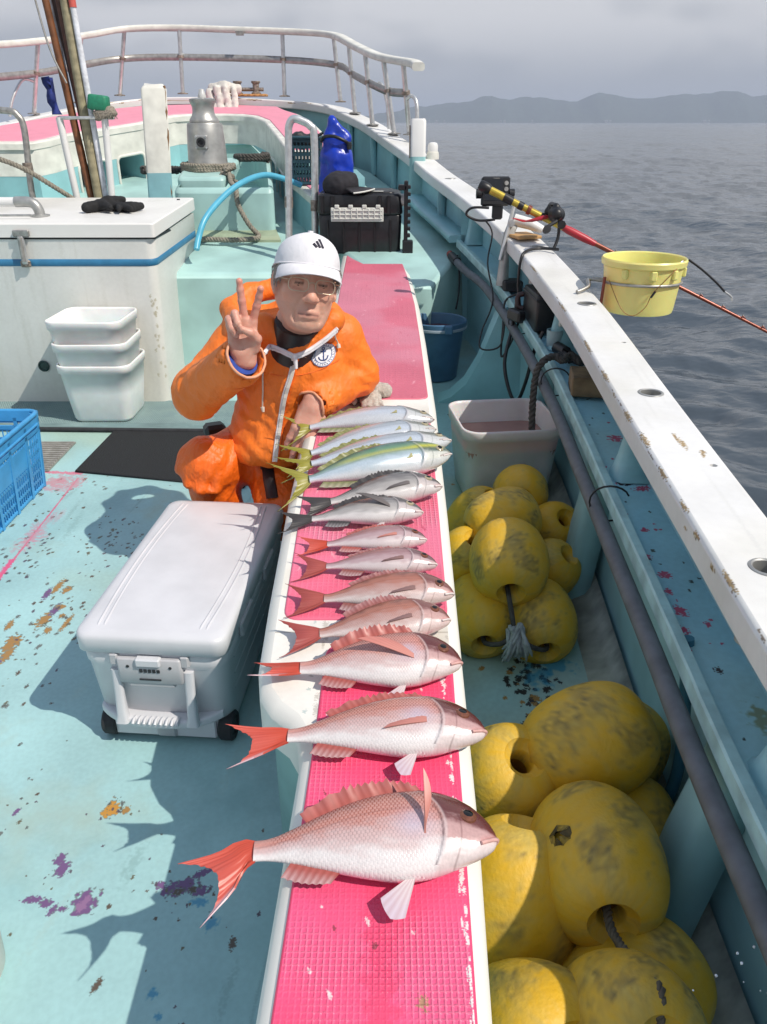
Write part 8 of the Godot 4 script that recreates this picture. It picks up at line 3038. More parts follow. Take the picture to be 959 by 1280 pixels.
func hand_into(mb: MB, X: Transform3D, fingers: Array, thumb: Array, mirror: float, wrist: float) -> void:
	# palm towards +z, fingers towards +y; mirror turns a right hand into a left
	var start := mb.P.size()
	var s := SDF.new(AABB(Vector3(-0.066, -0.075, -0.045), Vector3(0.132, 0.285, 0.14)), 0.003)
	var v := func(a: Array) -> Vector3: return Vector3(a[0] * mirror, a[1], a[2])
	s.capsule(Vector3(0.006, -0.012, -0.002), Vector3(0.004, 0.008, 0), wrist, wrist * 0.98, 0.01)
	s.capsule(Vector3(-0.010, -0.012, -0.002), Vector3(-0.006, 0.008, 0), wrist, wrist, 0.01)
	for f in fingers:
		var b: Vector3 = v.call(f[0])
		s.capsule(Vector3(b.x * 0.55, 0.010, 0), Vector3(b.x, b.y - 0.004, b.z), 0.0150, 0.0120, 0.014)
	s.ball(v.call([0.022, 0.036, 0.012]), Basis(Vector3.BACK, -0.45 * mirror), Vector3(0.015, 0.030, 0.013), 0.012)
	s.ball(v.call([-0.026, 0.034, 0.009]), Basis(), Vector3(0.013, 0.032, 0.012), 0.012)
	for f in fingers:
		for i in f.size() - 1:
			var r0: float = [0.0106, 0.0099, 0.0089][i]
			var r1: float = [0.0099, 0.0090, 0.0076][i]
			s.capsule(v.call(f[i]), v.call(f[i + 1]), r0, r1, 0.0028 if i > 0 else 0.006)
			s.ball(v.call(f[i + 1]), Basis(), Vector3.ONE * (r1 * 1.06), 0.003)
	for i in thumb.size() - 1:
		s.capsule(v.call(thumb[i]), v.call(thumb[i + 1]), [0.0145, 0.0118, 0.0108][i], [0.0118, 0.0108, 0.0082][i], 0.006)
	# creases of the palm
	for c in [[[0.034, 0.070, 0.017], [-0.004, 0.056, 0.020], [-0.002, 0.016, 0.020]], [[0.024, 0.078, 0.016], [-0.010, 0.070, 0.019], [-0.034, 0.066, 0.017]]]:
		for i in 2:
			s.capsule(v.call(c[i]), v.call(c[i + 1]), 0.0014, 0.0014, 0.004, true)
	var skin := Color(0.60, 0.30, 0.225)
	var n := FastNoiseLite.new()
	n.frequency = 45.0
	s.mesh(mb, 0.0006, 160.0, func(p: Vector3) -> Color:
		var c := skin.lerp(Color(0.64, 0.26, 0.205), clampf((p.y - 0.07) * 9.0, 0, 0.75))
		c = c.lerp(Color(0.64, 0.40, 0.31), clampf(n.get_noise_3dv(p) * 0.9 + 0.1, 0, 0.5))
		return c)
	move_part(mb, start, X)


func make_person():
	var orange := mat(Color(0.84, 0.185, 0.014), 0.55, 0.10, 5.0, 0.0, 0.0, 501)
	orange.rim_enabled = true
	orange.rim = 0.25
	var orange2 := mat(Color(0.80, 0.135, 0.008), 0.48, 0.12, 5.0, 0.0, 0.0, 503)
	crease(orange, 0.55, 3.2)
	crease(orange2, 0.75, 3.4)
	var cloth_white := mat(Color(0.74, 0.73, 0.76), 0.8, 0.06, 9.0, 0.0, 0.06, 505)
	var cord := mat(Color(0.70, 0.62, 0.52), 0.8, 0.1, 20.0)
	var t := thing("person", "kneeling person in orange rain suit, white cap and glasses, making a V sign", "person", D(-0.40, 0, 2.45))
	var K := 1.11
	# head frame: looks at the camera, turned and tilted a little
	var fwd := Vector3(0.25, 0.14, 0.96).normalized()
	var hx := Vector3(0.17, 0.985, 0.0).cross(fwd).normalized()
	var hy := fwd.cross(hx).normalized()
	var H := Transform3D(Basis(hx * K, hy * K, fwd * K), D(-0.228, 1.028, 2.32))
	# ---- body: one skin surface from head to feet
	var body := MB.new()
	body.colored = true
	var skin := Color(0.70, 0.375, 0.27)
	var s := SDF.new(AABB(D(-0.72, 0.02, 2.75), Vector3(0.74, 0.93, 0.62)), 0.016)
	for c in [[-0.28, 0.90, 2.38, -0.29, 0.78, 2.45, 0.055, 0.06], [-0.29, 0.76, 2.48, -0.38, 0.45, 2.52, 0.11, 0.12], [-0.44, 0.79, 2.48, -0.15, 0.82, 2.50, 0.05, 0.05], [-0.47, 0.79, 2.47, -0.585, 0.665, 2.39, 0.045, 0.042], [-0.585, 0.665, 2.39, -0.425, 0.815, 2.215, 0.04, 0.032], [-0.13, 0.82, 2.50, -0.075, 0.685, 2.51, 0.045, 0.04], [-0.075, 0.685, 2.51, -0.215, 0.648, 2.355, 0.04, 0.03], [-0.44, 0.38, 2.56, -0.585, 0.42, 2.38, 0.075, 0.065], [-0.585, 0.42, 2.38, -0.55, 0.10, 2.50, 0.06, 0.045], [-0.38, 0.37, 2.55, -0.335, 0.26, 2.32, 0.075, 0.065], [-0.335, 0.23, 2.32, -0.32, 0.09, 2.60, 0.06, 0.045]]:
		s.capsule(D(c[0], c[1], c[2]), D(c[3], c[4], c[5]), c[6], c[7], 0.03)
	s.mesh(body, 0.0, 1.0, func(_p): return skin)
	# head
	var start := body.P.size()
	s = SDF.new(AABB(Vector3(-0.102, -0.20, -0.125), Vector3(0.204, 0.35, 0.26)), 0.0033)
	s.ball(Vector3(0, 0.046, -0.015), Basis(), Vector3(0.075, 0.070, 0.095), 0.01)
	s.ball(Vector3(0, -0.022, 0.018), Basis(), Vector3(0.068, 0.078, 0.074), 0.03)
	s.ball(Vector3(0, -0.070, 0.040), Basis(), Vector3(0.050, 0.045, 0.046), 0.03)
	s.ball(Vector3(0, -0.104, 0.062), Basis(), Vector3(0.026, 0.018, 0.020), 0.022)
	for sg in [-1.0, 1.0]:
		s.capsule(Vector3(sg * 0.060, -0.045, -0.010), Vector3(sg * 0.030, -0.098, 0.050), 0.017, 0.016, 0.025)
		s.ball(Vector3(sg * 0.043, -0.022, 0.064), Basis(Vector3.UP, sg * 0.5), Vector3(0.024, 0.018, 0.016), 0.022)
	s.capsule(Vector3(-0.040, 0.026, 0.070), Vector3(0.040, 0.026, 0.070), 0.014, 0.014, 0.016)
	for sg in [-1.0, 1.0]:
		s.ball(Vector3(sg * 0.032, 0.004, 0.098), Basis(), Vector3(0.019, 0.010, 0.014), 0.012, true)
		s.ball(Vector3(sg * 0.031, 0.003, 0.078), Basis(), Vector3(0.0155, 0.0115, 0.0125), 0.005)
		s.capsule(Vector3(sg * 0.021, -0.0005, 0.0915), Vector3(sg * 0.041, 0.001, 0.0875), 0.0018, 0.0016, 0.002, true)
		s.capsule(Vector3(sg * 0.022, -0.013, 0.088), Vector3(sg * 0.043, -0.012, 0.080), 0.0012, 0.001, 0.006, true)
	for sg in [-1.0, 1.0]:
		for k in 3:
			s.capsule(Vector3(sg * 0.050, 0.004 - k * 0.008, 0.076), Vector3(sg * 0.063, 0.012 - k * 0.013, 0.056), 0.0007, 0.0007, 0.0045, true)
		s.capsule(Vector3(sg * 0.012, -0.004, 0.093), Vector3(sg * 0.030, -0.020, 0.086), 0.0008, 0.0007, 0.006, true)
		s.capsule(Vector3(sg * 0.040, -0.050, 0.068), Vector3(sg * 0.046, -0.085, 0.050), 0.001, 0.001, 0.008, true)
	s.capsule(Vector3(0, 0.014, 0.085), Vector3(0, -0.030, 0.106), 0.0085, 0.0125, 0.012)
	s.ball(Vector3(0, -0.036, 0.107), Basis(), Vector3(0.0145, 0.0115, 0.0125), 0.008)
	for sg in [-1.0, 1.0]:
		s.ball(Vector3(sg * 0.0145, -0.038, 0.098), Basis(), Vector3(0.0095, 0.0085, 0.0105), 0.006)
		s.ball(Vector3(sg * 0.0075, -0.0475, 0.106), Basis(), Vector3(0.0042, 0.003, 0.0055), 0.003, true)
		s.capsule(Vector3(sg * 0.023, -0.036, 0.093), Vector3(sg * 0.036, -0.076, 0.076), 0.0016, 0.0012, 0.010, true)
		s.capsule(Vector3(sg * 0.034, -0.084, 0.074), Vector3(sg * 0.030, -0.100, 0.070), 0.001, 0.001, 0.008, true)
		s.ball(Vector3(sg * 0.079, -0.004, -0.008), Basis(Vector3.UP, sg * -0.35), Vector3(0.009, 0.032, 0.019), 0.006)
		s.ball(Vector3(sg * 0.088, -0.002, -0.002), Basis(), Vector3(0.006, 0.020, 0.010), 0.006, true)
		s.ball(Vector3(sg * 0.078, -0.030, 0.002), Basis(), Vector3(0.008, 0.010, 0.008), 0.005)
	s.capsule(Vector3(-0.024, -0.073, 0.083), Vector3(0, -0.0685, 0.0935), 0.0045, 0.0062, 0.006)
	s.capsule(Vector3(0.024, -0.073, 0.083), Vector3(0, -0.0685, 0.0935), 0.0045, 0.0062, 0.006)
	s.capsule(Vector3(-0.020, -0.082, 0.082), Vector3(0.020, -0.082, 0.082), 0.0065, 0.0065, 0.007)
	s.ball(Vector3(0, -0.082, 0.088), Basis(), Vector3(0.014, 0.006, 0.006), 0.006)
	s.capsule(Vector3(-0.028, -0.0765, 0.088), Vector3(0, -0.0755, 0.100), 0.0013, 0.0013, 0.002, true)
	s.capsule(Vector3(0.028, -0.0765, 0.088), Vector3(0, -0.0755, 0.100), 0.0013, 0.0013, 0.002, true)
	s.capsule(Vector3(0, -0.06, -0.028), Vector3(0, -0.195, -0.080), 0.047, 0.050, 0.03)
	var n := FastNoiseLite.new()
	n.frequency = 30.0
	n.fractal_octaves = 3
	s.mesh(body, 0.0008, 90.0, func(p: Vector3) -> Color:
		var c := skin.lerp(Color(0.72, 0.43, 0.32), clampf(n.get_noise_3dv(p) * 0.8 + 0.15, 0, 0.5))
		c = c.lerp(Color(0.58, 0.24, 0.18), 0.5 * exp(-(p - Vector3(0, -0.034, 0.108)).length_squared() / 0.0004))
		for q in [-1.0, 1.0]:
			c = c.lerp(Color(0.58, 0.25, 0.18), 0.40 * exp(-(p - Vector3(q * 0.043, -0.026, 0.072)).length_squared() / 0.0006))
			c = c.lerp(Color(0.56, 0.25, 0.19), 0.5 * exp(-(p - Vector3(q * 0.084, -0.006, -0.008)).length_squared() / 0.0006))
			c = c.lerp(Color(0.10, 0.05, 0.035), 0.9 * exp(-pow((p.y + 0.0003) / 0.0036, 2)) * (1.0 if absf(p.x - q * 0.031) < 0.012 and p.z > 0.07 else 0.0))
			c = c.lerp(Color(0.26, 0.22, 0.19), 0.55 * exp(-pow((p.y - 0.026 - 0.08 * (0.034 - absf(p.x))) / 0.005, 2)) * (1.0 if absf(p.x - q * 0.033) < 0.02 and p.z > 0.05 else 0.0))
		if p.z > 0.06 and absf(p.x) < 0.027:
			c = c.lerp(Color(0.52, 0.21, 0.17), 0.75 * exp(-pow((p.y + 0.0765) / 0.008, 2)))
			c = c.lerp(Color(0.16, 0.05, 0.04), 0.8 * exp(-pow((p.y + 0.0762) / 0.0018, 2)))
		if p.y < -0.05 and p.z > 0.0:
			c = c.lerp(Color(0.50, 0.31, 0.24), 0.25 + 0.2 * n.get_noise_3dv(p * 6.0))
		return c)
	move_part(body, start, H)
	# raised right hand, palm to the camera: two fingers up
	var zr := Vector3(0.16, 0.10, 0.98).normalized()
	var yr := (Vector3(0.02, 1.0, 0.02) - zr * zr.dot(Vector3(0.02, 1.0, 0.02))).normalized()
	var xr := yr.cross(zr)
	hand_into(body, Transform3D(Basis(xr * K, yr * K, zr * K), D(-0.403, 0.842, 2.20)), [
		[[0.026, 0.090, 0.0], [0.038, 0.128, 0.010], [0.045, 0.152, 0.018], [0.050, 0.172, 0.028]],
		[[0.005, 0.096, 0.0], [0.001, 0.141, 0.006], [-0.001, 0.169, 0.010], [-0.002, 0.190, 0.014]],
		[[-0.015, 0.092, 0.0], [-0.018, 0.112, 0.026], [-0.012, 0.090, 0.040], [-0.005, 0.070, 0.036]],
		[[-0.032, 0.082, 0.0], [-0.034, 0.098, 0.022], [-0.028, 0.077, 0.034], [-0.018, 0.060, 0.032]]],
		[[0.026, 0.022, 0.010], [0.034, 0.048, 0.026], [0.018, 0.066, 0.042], [-0.002, 0.076, 0.050]], 1.0, 0.024)
	# left hand hanging over the bench edge, its back to the camera
	var yl := Vector3(-0.28, -0.78, 0.42).normalized()
	var zl := -(Vector3(0.15, 0.55, 0.82) - yl * yl.dot(Vector3(0.15, 0.55, 0.82))).normalized()
	var xl := yl.cross(zl)
	hand_into(body, Transform3D(Basis(xl * K, yl * K, zl * K), D(-0.222, 0.650, 2.335)), [
		[[0.026, 0.088, 0.004], [0.032, 0.124, 0.020], [0.034, 0.144, 0.034], [0.034, 0.158, 0.048]],
		[[0.007, 0.094, 0.003], [0.010, 0.134, 0.018], [0.012, 0.156, 0.034], [0.012, 0.172, 0.050]],
		[[-0.013, 0.090, 0.003], [-0.014, 0.128, 0.018], [-0.014, 0.150, 0.034], [-0.014, 0.164, 0.050]],
		[[-0.031, 0.080, 0.004], [-0.036, 0.110, 0.018], [-0.038, 0.128, 0.032], [-0.038, 0.140, 0.044]]],
		[[0.026, 0.020, 0.010], [0.044, 0.044, 0.022], [0.056, 0.072, 0.030], [0.060, 0.094, 0.036]], 1.0, 0.024)
	body.col = Color(0.60, 0.31, 0.23)
	body.tube([D(-0.403, 0.846, 2.20), D(-0.418, 0.826, 2.213), D(-0.47, 0.78, 2.26)], [0.0295, 0.031, 0.036], 20)
	body.tube([D(-0.224, 0.648, 2.338), D(-0.205, 0.652, 2.362), D(-0.15, 0.668, 2.42)], [0.0295, 0.031, 0.036], 20)
	var sm := vmat(0.48)
	sm.subsurf_scatter_enabled = true
	sm.subsurf_scatter_strength = 0.12
	put("body", body, sm, t)
	# ---- eyes
	for sg in [-1.0, 1.0]:
		var mb := MB.new()
		mb.lathe([Vector2(0, -0.009), Vector2(0.008, -0.006), Vector2(0.0105, 0), Vector2(0.008, 0.006), Vector2(0, 0.0098)], 16, H * Transform3D(Basis(Vector3.RIGHT, PI * 0.5), Vector3(sg * 0.031, 0.0, 0.0795)))
		put("eye", mb, mat(Color(0.09, 0.055, 0.04), 0.1, 0.0), t)
	# ---- hair: short and grey under the cap
	var hair := MB.new()
	start = hair.P.size()
	s = SDF.new(AABB(Vector3(-0.105, -0.085, -0.13), Vector3(0.21, 0.16, 0.20)), 0.004)
	s.ball(Vector3(0, 0.030, -0.018), Basis(), Vector3(0.0805, 0.085, 0.098), 0.01)
	s.ball(Vector3(0, -0.05, 0.085), Basis(), Vector3(0.12, 0.085, 0.085), 0.01, true)
	s.ball(Vector3(0, -0.10, -0.01), Basis(), Vector3(0.12, 0.06, 0.10), 0.015, true)
	for sg in [-1.0, 1.0]:
		s.ball(Vector3(sg * 0.085, -0.012, -0.004), Basis(), Vector3(0.016, 0.030, 0.018), 0.008, true)
	s.mesh(hair, 0.004, 55.0)
	for k in 220:
		var sg := -1.0 if k % 2 else 1.0
		var a := Vector3(sg * rng.randf_range(0.072, 0.080), rng.randf_range(0.005, 0.045), rng.randf_range(-0.06, 0.045))
		var e := a + Vector3(sg * 0.006, rng.randf_range(-0.034, -0.018), rng.randf_range(-0.022, -0.004))
		hair.tube([a, (a + e) * 0.5 + Vector3(sg * 0.004, 0, 0), e], [0.0016, 0.0015, 0.0006], 4)
	move_part(hair, start, H)
	put("hair", hair, mat(Color(0.33, 0.31, 0.29), 0.6, 0.3, 40.0, 0.0, 0.0, 511), t)
	# ---- cap: sewn crown, curved brim, small three bar mark
	var dome := func(phi: float, e: float) -> Vector3:
		# phi round from the front, e from rim 0 to crown 1
		var base_y := 0.047 - 0.022 * (1.0 - cos(phi)) * 0.5
		var r := pow(cos(e * PI * 0.5), 0.62)
		var seam := 0.0008 * (1.0 - smoothstep(0.0, 0.05, absf(fposmod(phi + PI / 6.0, PI / 3.0) - PI / 6.0)))
		var puff := 1.0 + 0.012 * sin(phi * 5.0 + e * 4.0) * (1.0 - e) - seam * 4.0
		return H * Vector3(sin(phi) * 0.0865 * r * puff, base_y + 0.080 * sin(e * PI * 0.5), -0.012 + cos(phi) * 0.108 * r * puff)
	var mb := MB.new()
	var rings := []
	for i in 15:
		var ring := []
		for k in 60:
			ring.append(dome.call(TAU * k / 60.0, minf(i / 14.0, 0.995)))
		rings.append(ring)
	mb.loft(rings)
	var cap := put("cap", mb, cloth_white, t)
	mb = MB.new()
	rings = []
	for k in 60:
		var phi := TAU * k / 60.0
		var p: Vector3 = dome.call(phi, 0.0)
		var q: Vector3 = dome.call(phi, 0.10)
		var c := H * Vector3(0, 0.045, -0.012)
		rings.append((p + (p - c).normalized() * 0.0015).lerp(q, 0.1))
	mb.tube(rings, 0.0022, 6, true)
	put("cap_seam", mb, cloth_white, cap)
	mb = MB.new()
	var rows := []
	for k in 25:
		var u := -1.0 + k / 12.0
		var phi := u * 1.15
		var inn := Vector3(sin(phi) * 0.0865, 0.048 - 0.011 * (1 - cos(phi)), -0.012 + cos(phi) * 0.106)
		var len := 0.056 * pow(maxf(cos(u * 1.45), 0.0), 0.55)
		var row_t := []
		var row_b := []
		for j in 7:
			var f := j / 6.0
			var p := inn + Vector3(sin(phi) * 0.010 * f, -0.012 * f * f - 0.010 * f - 0.016 * u * u * f, len * f)
			row_t.append(H * p)
			row_b.append(H * (p - Vector3(0, 0.0028, 0)))
		row_b.reverse()
		rows.append(row_t + row_b)
	mb.loft(rows)
	put("brim", mb, cloth_white, cap)
	for r in [0.35, 0.6, 0.85]:
		var line := []
		for q in rows:
			line.append(q[0].lerp(q[6], r))
		put("brim_stitch", tube_of(line, 0.0007, 4), cloth_white, cap)
	put("button", tube_of([dome.call(0.0, 0.985), dome.call(0.0, 0.985) + hy * 0.004], 0.008, 12), cloth_white, cap)
	for k in 3:
		var phi := 0.0 + k * 0.105
		var lo: Vector3 = dome.call(phi + 0.07, 0.36)
		var up: Vector3 = dome.call(phi - 0.045 + 0.012 * k, 0.44 + 0.07 * k)
		var d := (up - lo)
		var o := (lo - H * Vector3(0, 0.04, -0.012)).normalized()
		mb = MB.new()
		var w := d.cross(o).normalized() * 0.0034
		mb.loft([[lo + w + o * 0.0002, lo - w + o * 0.0002, lo - w + o * 0.0022, lo + w + o * 0.0022], [up + w + o * 0.0002, up - w + o * 0.0002, up - w + o * 0.0022, up + w + o * 0.0022]])
		put("mark_bar", mb, mat(Color(0.02, 0.018, 0.035), 0.7, 0.0), cap)
	# ---- glasses
	var gold := mat(Color(0.62, 0.50, 0.36), 0.3, 0.0, 1.0, 0.55)
	var gl := Node3D.new()
	gl.name = "glasses"
	t.add_child(gl)
	for sg in [-1.0, 1.0]:
		var rim := []
		for q in MB.rrect(0.050, 0.032, 0.012, 4):
			rim.append(H * Vector3(sg * 0.034 + q.x, -0.004 + q.y, 0.1045 - absf(sg * 0.034 + q.x) * 0.12))
		rim.append(rim[0])
		put("rim", tube_of(rim, 0.0016, 6), gold, gl)
		put("temple", tube_of([H * Vector3(sg * 0.060, 0.006, 0.097), H * Vector3(sg * 0.074, 0.006, 0.085), H * Vector3(sg * 0.083, 0.010, 0.0), H * Vector3(sg * 0.082, -0.004, -0.02)], 0.0016, 6), gold, gl)
	put("bridge", tube_of(curve([H * Vector3(-0.010, 0.000, 0.1035), H * Vector3(0, 0.004, 0.107), H * Vector3(0.010, 0.000, 0.1035)], 4), 0.0013, 6), gold, gl)
	# ---- shirt collar and blue cuff
	put("shirt", tube_of([D(-0.295, 0.74, 2.44), D(-0.284, 0.82, 2.388), D(-0.274, 0.862, 2.362), D(-0.264, 0.902, 2.348)], [0.088, 0.078, 0.071, 0.067], 24), M.black, t)
	put("blue_cuff", tube_of([D(-0.455, 0.79, 2.24), D(-0.428, 0.815, 2.215), D(-0.412, 0.832, 2.203)], [0.054, 0.053, 0.050], 20), mat(Color(0.012, 0.05, 0.30), 0.7, 0.2, 12.0, 0.0, 0.1), t)
	# ---- jacket
	s = SDF.new(AABB(D(-0.74, 0.36, 2.78), Vector3(0.80, 0.68, 0.68)), 0.0088)
	s.capsule(D(-0.30, 0.76, 2.48), D(-0.37, 0.50, 2.50), 0.135, 0.155, 0.05)
	s.ball(D(-0.30, 0.735, 2.47), Basis(), Vector3(0.190, 0.13, 0.130), 0.06)
	s.capsule(D(-0.45, 0.805, 2.48), D(-0.15, 0.83, 2.50), 0.064, 0.064, 0.06)
	s.ball(D(-0.375, 0.475, 2.50), Basis(Vector3.BACK, 0.25), Vector3(0.185, 0.075, 0.165), 0.05)
	s.capsule(D(-0.485, 0.805, 2.47), D(-0.60, 0.675, 2.39), 0.070, 0.072, 0.05)
	s.capsule(D(-0.605, 0.668, 2.39), D(-0.425, 0.818, 2.215), 0.075, 0.071, 0.03)
	s.ball(D(-0.60, 0.645, 2.38), Basis(), Vector3(0.065, 0.06, 0.07), 0.03)
	s.capsule(D(-0.135, 0.830, 2.50), D(-0.082, 0.69, 2.52), 0.066, 0.064, 0.04)
	s.capsule(D(-0.084, 0.688, 2.52), D(-0.205, 0.652, 2.365), 0.064, 0.056, 0.03)
	# hood lying round the neck, with its hollow
	var hood := [[-0.35, 0.862, 2.36], [-0.455, 0.872, 2.43], [-0.495, 0.905, 2.53], [-0.445, 0.94, 2.61], [-0.34, 0.955, 2.65], [-0.23, 0.945, 2.60], [-0.172, 0.900, 2.49], [-0.178, 0.865, 2.40]]
	for i in hood.size() - 1:
		s.capsule(D(hood[i][0], hood[i][1], hood[i][2]), D(hood[i + 1][0], hood[i + 1][1], hood[i + 1][2]), 0.034, 0.034, 0.022)
	s.capsule(D(-0.42, 0.87, 2.50), D(-0.27, 0.88, 2.54), 0.07, 0.07, 0.04)
	s.ball(D(-0.385, 0.965, 2.49), Basis(Vector3.UP, 0.5), Vector3(0.088, 0.065, 0.095), 0.02, true)
	s.capsule(D(-0.365, 0.895, 2.37), D(-0.282, 0.835, 2.325), 0.036, 0.026, 0.02)
	s.capsule(D(-0.155, 0.905, 2.385), D(-0.258, 0.835, 2.325), 0.036, 0.026, 0.02)
	# neck opening, cuffs and hem
	s.capsule(D(-0.272, 0.85, 2.39), D(-0.228, 1.02, 2.31), 0.064, 0.088, 0.012, true)
	s.ball(D(-0.272, 0.892, 2.325), Basis(), Vector3(0.034, 0.048, 0.045), 0.015, true)
	var cr := (D(-0.425, 0.818, 2.215) - D(-0.605, 0.668, 2.39)).normalized()
	s.capsule(D(-0.425, 0.818, 2.215) - cr * 0.055, D(-0.425, 0.818, 2.215) + cr * 0.12, 0.052, 0.057, 0.004, true)
	var cl := (D(-0.205, 0.652, 2.365) - D(-0.068, 0.688, 2.52)).normalized()
	s.capsule(D(-0.205, 0.652, 2.365) - cl * 0.03, D(-0.205, 0.652, 2.365) + cl * 0.12, 0.043, 0.048, 0.004, true)
	s.ball(D(-0.40, 0.36, 2.52), Basis(), Vector3(0.30, 0.078, 0.26), 0.012, true)
	var fold := FastNoiseLite.new()
	fold.seed = 19
	fold.frequency = 1.0
	fold.fractal_octaves = 2
	s.warp(func(p: Vector3) -> float:
		# creases: across the sleeves, dragged diagonally over the belly
		var a := (p - D(-0.60, 0.668, 2.39)).dot(cr)
		var sleeve := exp(-(p - D(-0.56, 0.70, 2.36)).length_squared() / 0.016)
		var v := fold.get_noise_3d(p.x * 5.0, p.y * 5.0, p.z * 5.0) * 0.005
		v += 0.0034 * sin(a * 105.0 + fold.get_noise_3dv(p * 8.0) * 4.0) * sleeve * smoothstep(0.20, 0.12, a)
		var el := exp(-(p - D(-0.08, 0.70, 2.50)).length_squared() / 0.010)
		v += 0.0040 * sin((p.x * 0.5 + p.y) * 130.0 + fold.get_noise_3dv(p * 9.0) * 4.0) * el
		var belly := exp(-(p - D(-0.42, 0.54, 2.36)).length_squared() / 0.025)
		v += 0.0035 * sin((p.x * 0.7 + p.y) * 95.0 + fold.get_noise_3dv(p * 6.0) * 4.0) * belly
		# soft drapes: ridges that run down the cloth
		var q := Vector3(p.x * 0.94 + p.y * 0.34, p.y * 0.94 - p.x * 0.34, p.z)
		return v + 0.011 * maxf(0.0, 0.22 - absf(fold.get_noise_3d(q.x * 13.0, q.y * 4.0, q.z * 13.0))) - 0.0012)
	mb = MB.new()
	s.mesh(mb)
	var jacket := put("jacket", mb, orange, t)
	# zip, seams, cords, badge: laid over the cloth
	var zip := over(s, [D(-0.268, 0.815, 2.2), D(-0.285, 0.75, 2.2), D(-0.311, 0.675, 2.2), D(-0.335, 0.57, 2.2), D(-0.355, 0.455, 2.2)], 0.004)
	var zl0 := []
	var zr0 := []
	for p in zip:
		zl0.append(p + Vector3(-0.007, 0, 0.0))
		zr0.append(p + Vector3(0.009, 0, 0.001))
	put("zip_placket", tube_of(zl0, 0.0042, 6), cloth_white, jacket)
	put("zip_placket", tube_of(zr0, 0.004, 6), orange2, jacket)
	mb = MB.new()
	for i in range(0, zip.size() - 1):
		for k in 4:
			var p: Vector3 = zip[i].lerp(zip[i + 1], k / 4.0)
			mb.box(Transform3D(Basis(), p + Vector3(0.001, 0, 0.0035)), Vector3(0.011, 0.0045, 0.005), 0.001)
	var teeth := put("zip_teeth", mb, mat(Color(0.70, 0.66, 0.60), 0.5, 0.0), jacket)
	teeth.set_meta("kind", "stuff")
	put("zip_pull", tube_of([zip[0] + Vector3(0, 0.01, 0.008), zip[0] + Vector3(0.002, -0.035, 0.010)], [0.008, 0.005], 8), cloth_white, jacket)
	for side in [[D(-0.268, 0.818, 2.2), D(-0.30, 0.830, 2.2), D(-0.333, 0.838, 2.2), D(-0.362, 0.842, 2.25)], [D(-0.268, 0.818, 2.2), D(-0.225, 0.832, 2.2), D(-0.18, 0.858, 2.2), D(-0.14, 0.888, 2.2)]]:
		var ln := over(s, side, 0.005)
		put("collar_tape", tube_of(ln, 0.0062, 6), cloth_white, jacket)
		var tm := MB.new()
		for i in ln.size() - 1:
			for k in 2:
				tm.box(Transform3D(Basis(), ln[i].lerp(ln[i + 1], k * 0.5) + Vector3(0, -0.008, 0.003)), Vector3(0.005, 0.006, 0.006), 0.001)
		put("collar_teeth", tm, cloth_white, jacket).set_meta("kind", "stuff")
	put("yoke_seam", tube_of(over(s, [D(-0.44, 0.745, 2.1), D(-0.38, 0.752, 2.1), D(-0.30, 0.745, 2.1), D(-0.22, 0.752, 2.1), D(-0.14, 0.775, 2.2)], 0.001), 0.0018, 5), orange2, jacket)
	var c1 := over(s, [D(-0.372, 0.80, 2.3), D(-0.376, 0.755, 2.25), D(-0.380, 0.70, 2.2), D(-0.388, 0.635, 2.15)], 0.006)
	put("draw_cord", tube_of(c1, 0.0026, 6), cord, jacket)
	put("cord_end", tube_of([c1[-1], c1[-1] + Vector3(0.002, -0.016, 0.002)], [0.007, 0.004], 8), cord, jacket)
	var c2 := over(s, [D(-0.150, 0.880, 2.2), D(-0.148, 0.85, 2.2), D(-0.143, 0.825, 2.2)], 0.006)
	put("draw_cord", tube_of(c2, 0.0024, 6), cord, jacket)
	put("cord_end", tube_of([c2[-1], c2[-1] + Vector3(0.002, -0.012, 0.002)], [0.006, 0.0065], 8), cord, jacket)
	# round badge with an anchor
	var bc := D(-0.188, 0.802, 2.2)
	var disc := func(r: float, a: float, proud: float) -> Vector3:
		return onto(s, bc + Vector3(cos(a) * r, sin(a) * r, 0), Vector3(0, 0, -1), proud)
	for b in [[0.0, 0.037, 0.004, cloth_white, "badge"], [0.0245, 0.0265, 0.0052, mat(Color(0.10, 0.16, 0.34), 0.7, 0.0), "badge_ring"], [0.0345, 0.0370, 0.0052, mat(Color(0.16, 0.22, 0.40), 0.7, 0.0), "badge_ring"]]:
		mb = MB.new()
		mb.grp = 1
		var nn := 40
		for i in 5:
			for k in nn:
				var r0 := lerpf(b[0], b[1], i / 5.0)
				var r1 := lerpf(b[0], b[1], (i + 1) / 5.0)
				mb.quad(disc.call(r0, TAU * k / nn, b[2]), disc.call(r1, TAU * k / nn, b[2]), disc.call(r1, TAU * (k + 1) / nn, b[2]), disc.call(r0, TAU * (k + 1) / nn, b[2]))
		put(b[4], mb, b[3], jacket)
	var navy := mat(Color(0.03, 0.06, 0.20), 0.7, 0.0)
	mb = MB.new()
	var pt := func(x: float, y: float) -> Vector3: return onto(s, bc + Vector3(x, y, 0), Vector3(0, 0, -1), 0.0055)
	mb.tube([pt.call(0, 0.012), pt.call(0, 0.0), pt.call(0, -0.017)], 0.0021, 6)
	mb.tube([pt.call(-0.008, 0.008), pt.call(0.008, 0.008)], 0.0017, 6)
	mb.tube(curve([pt.call(-0.014, -0.006), pt.call(-0.010, -0.014), pt.call(0, -0.0175), pt.call(0.010, -0.014), pt.call(0.014, -0.006)], 4), 0.0019, 6)
	var eyelet := []
	for k in 11:
		eyelet.append(pt.call(cos(TAU * k / 10.0) * 0.004, 0.016 + sin(TAU * k / 10.0) * 0.004))
	mb.tube(eyelet, 0.0013, 5)
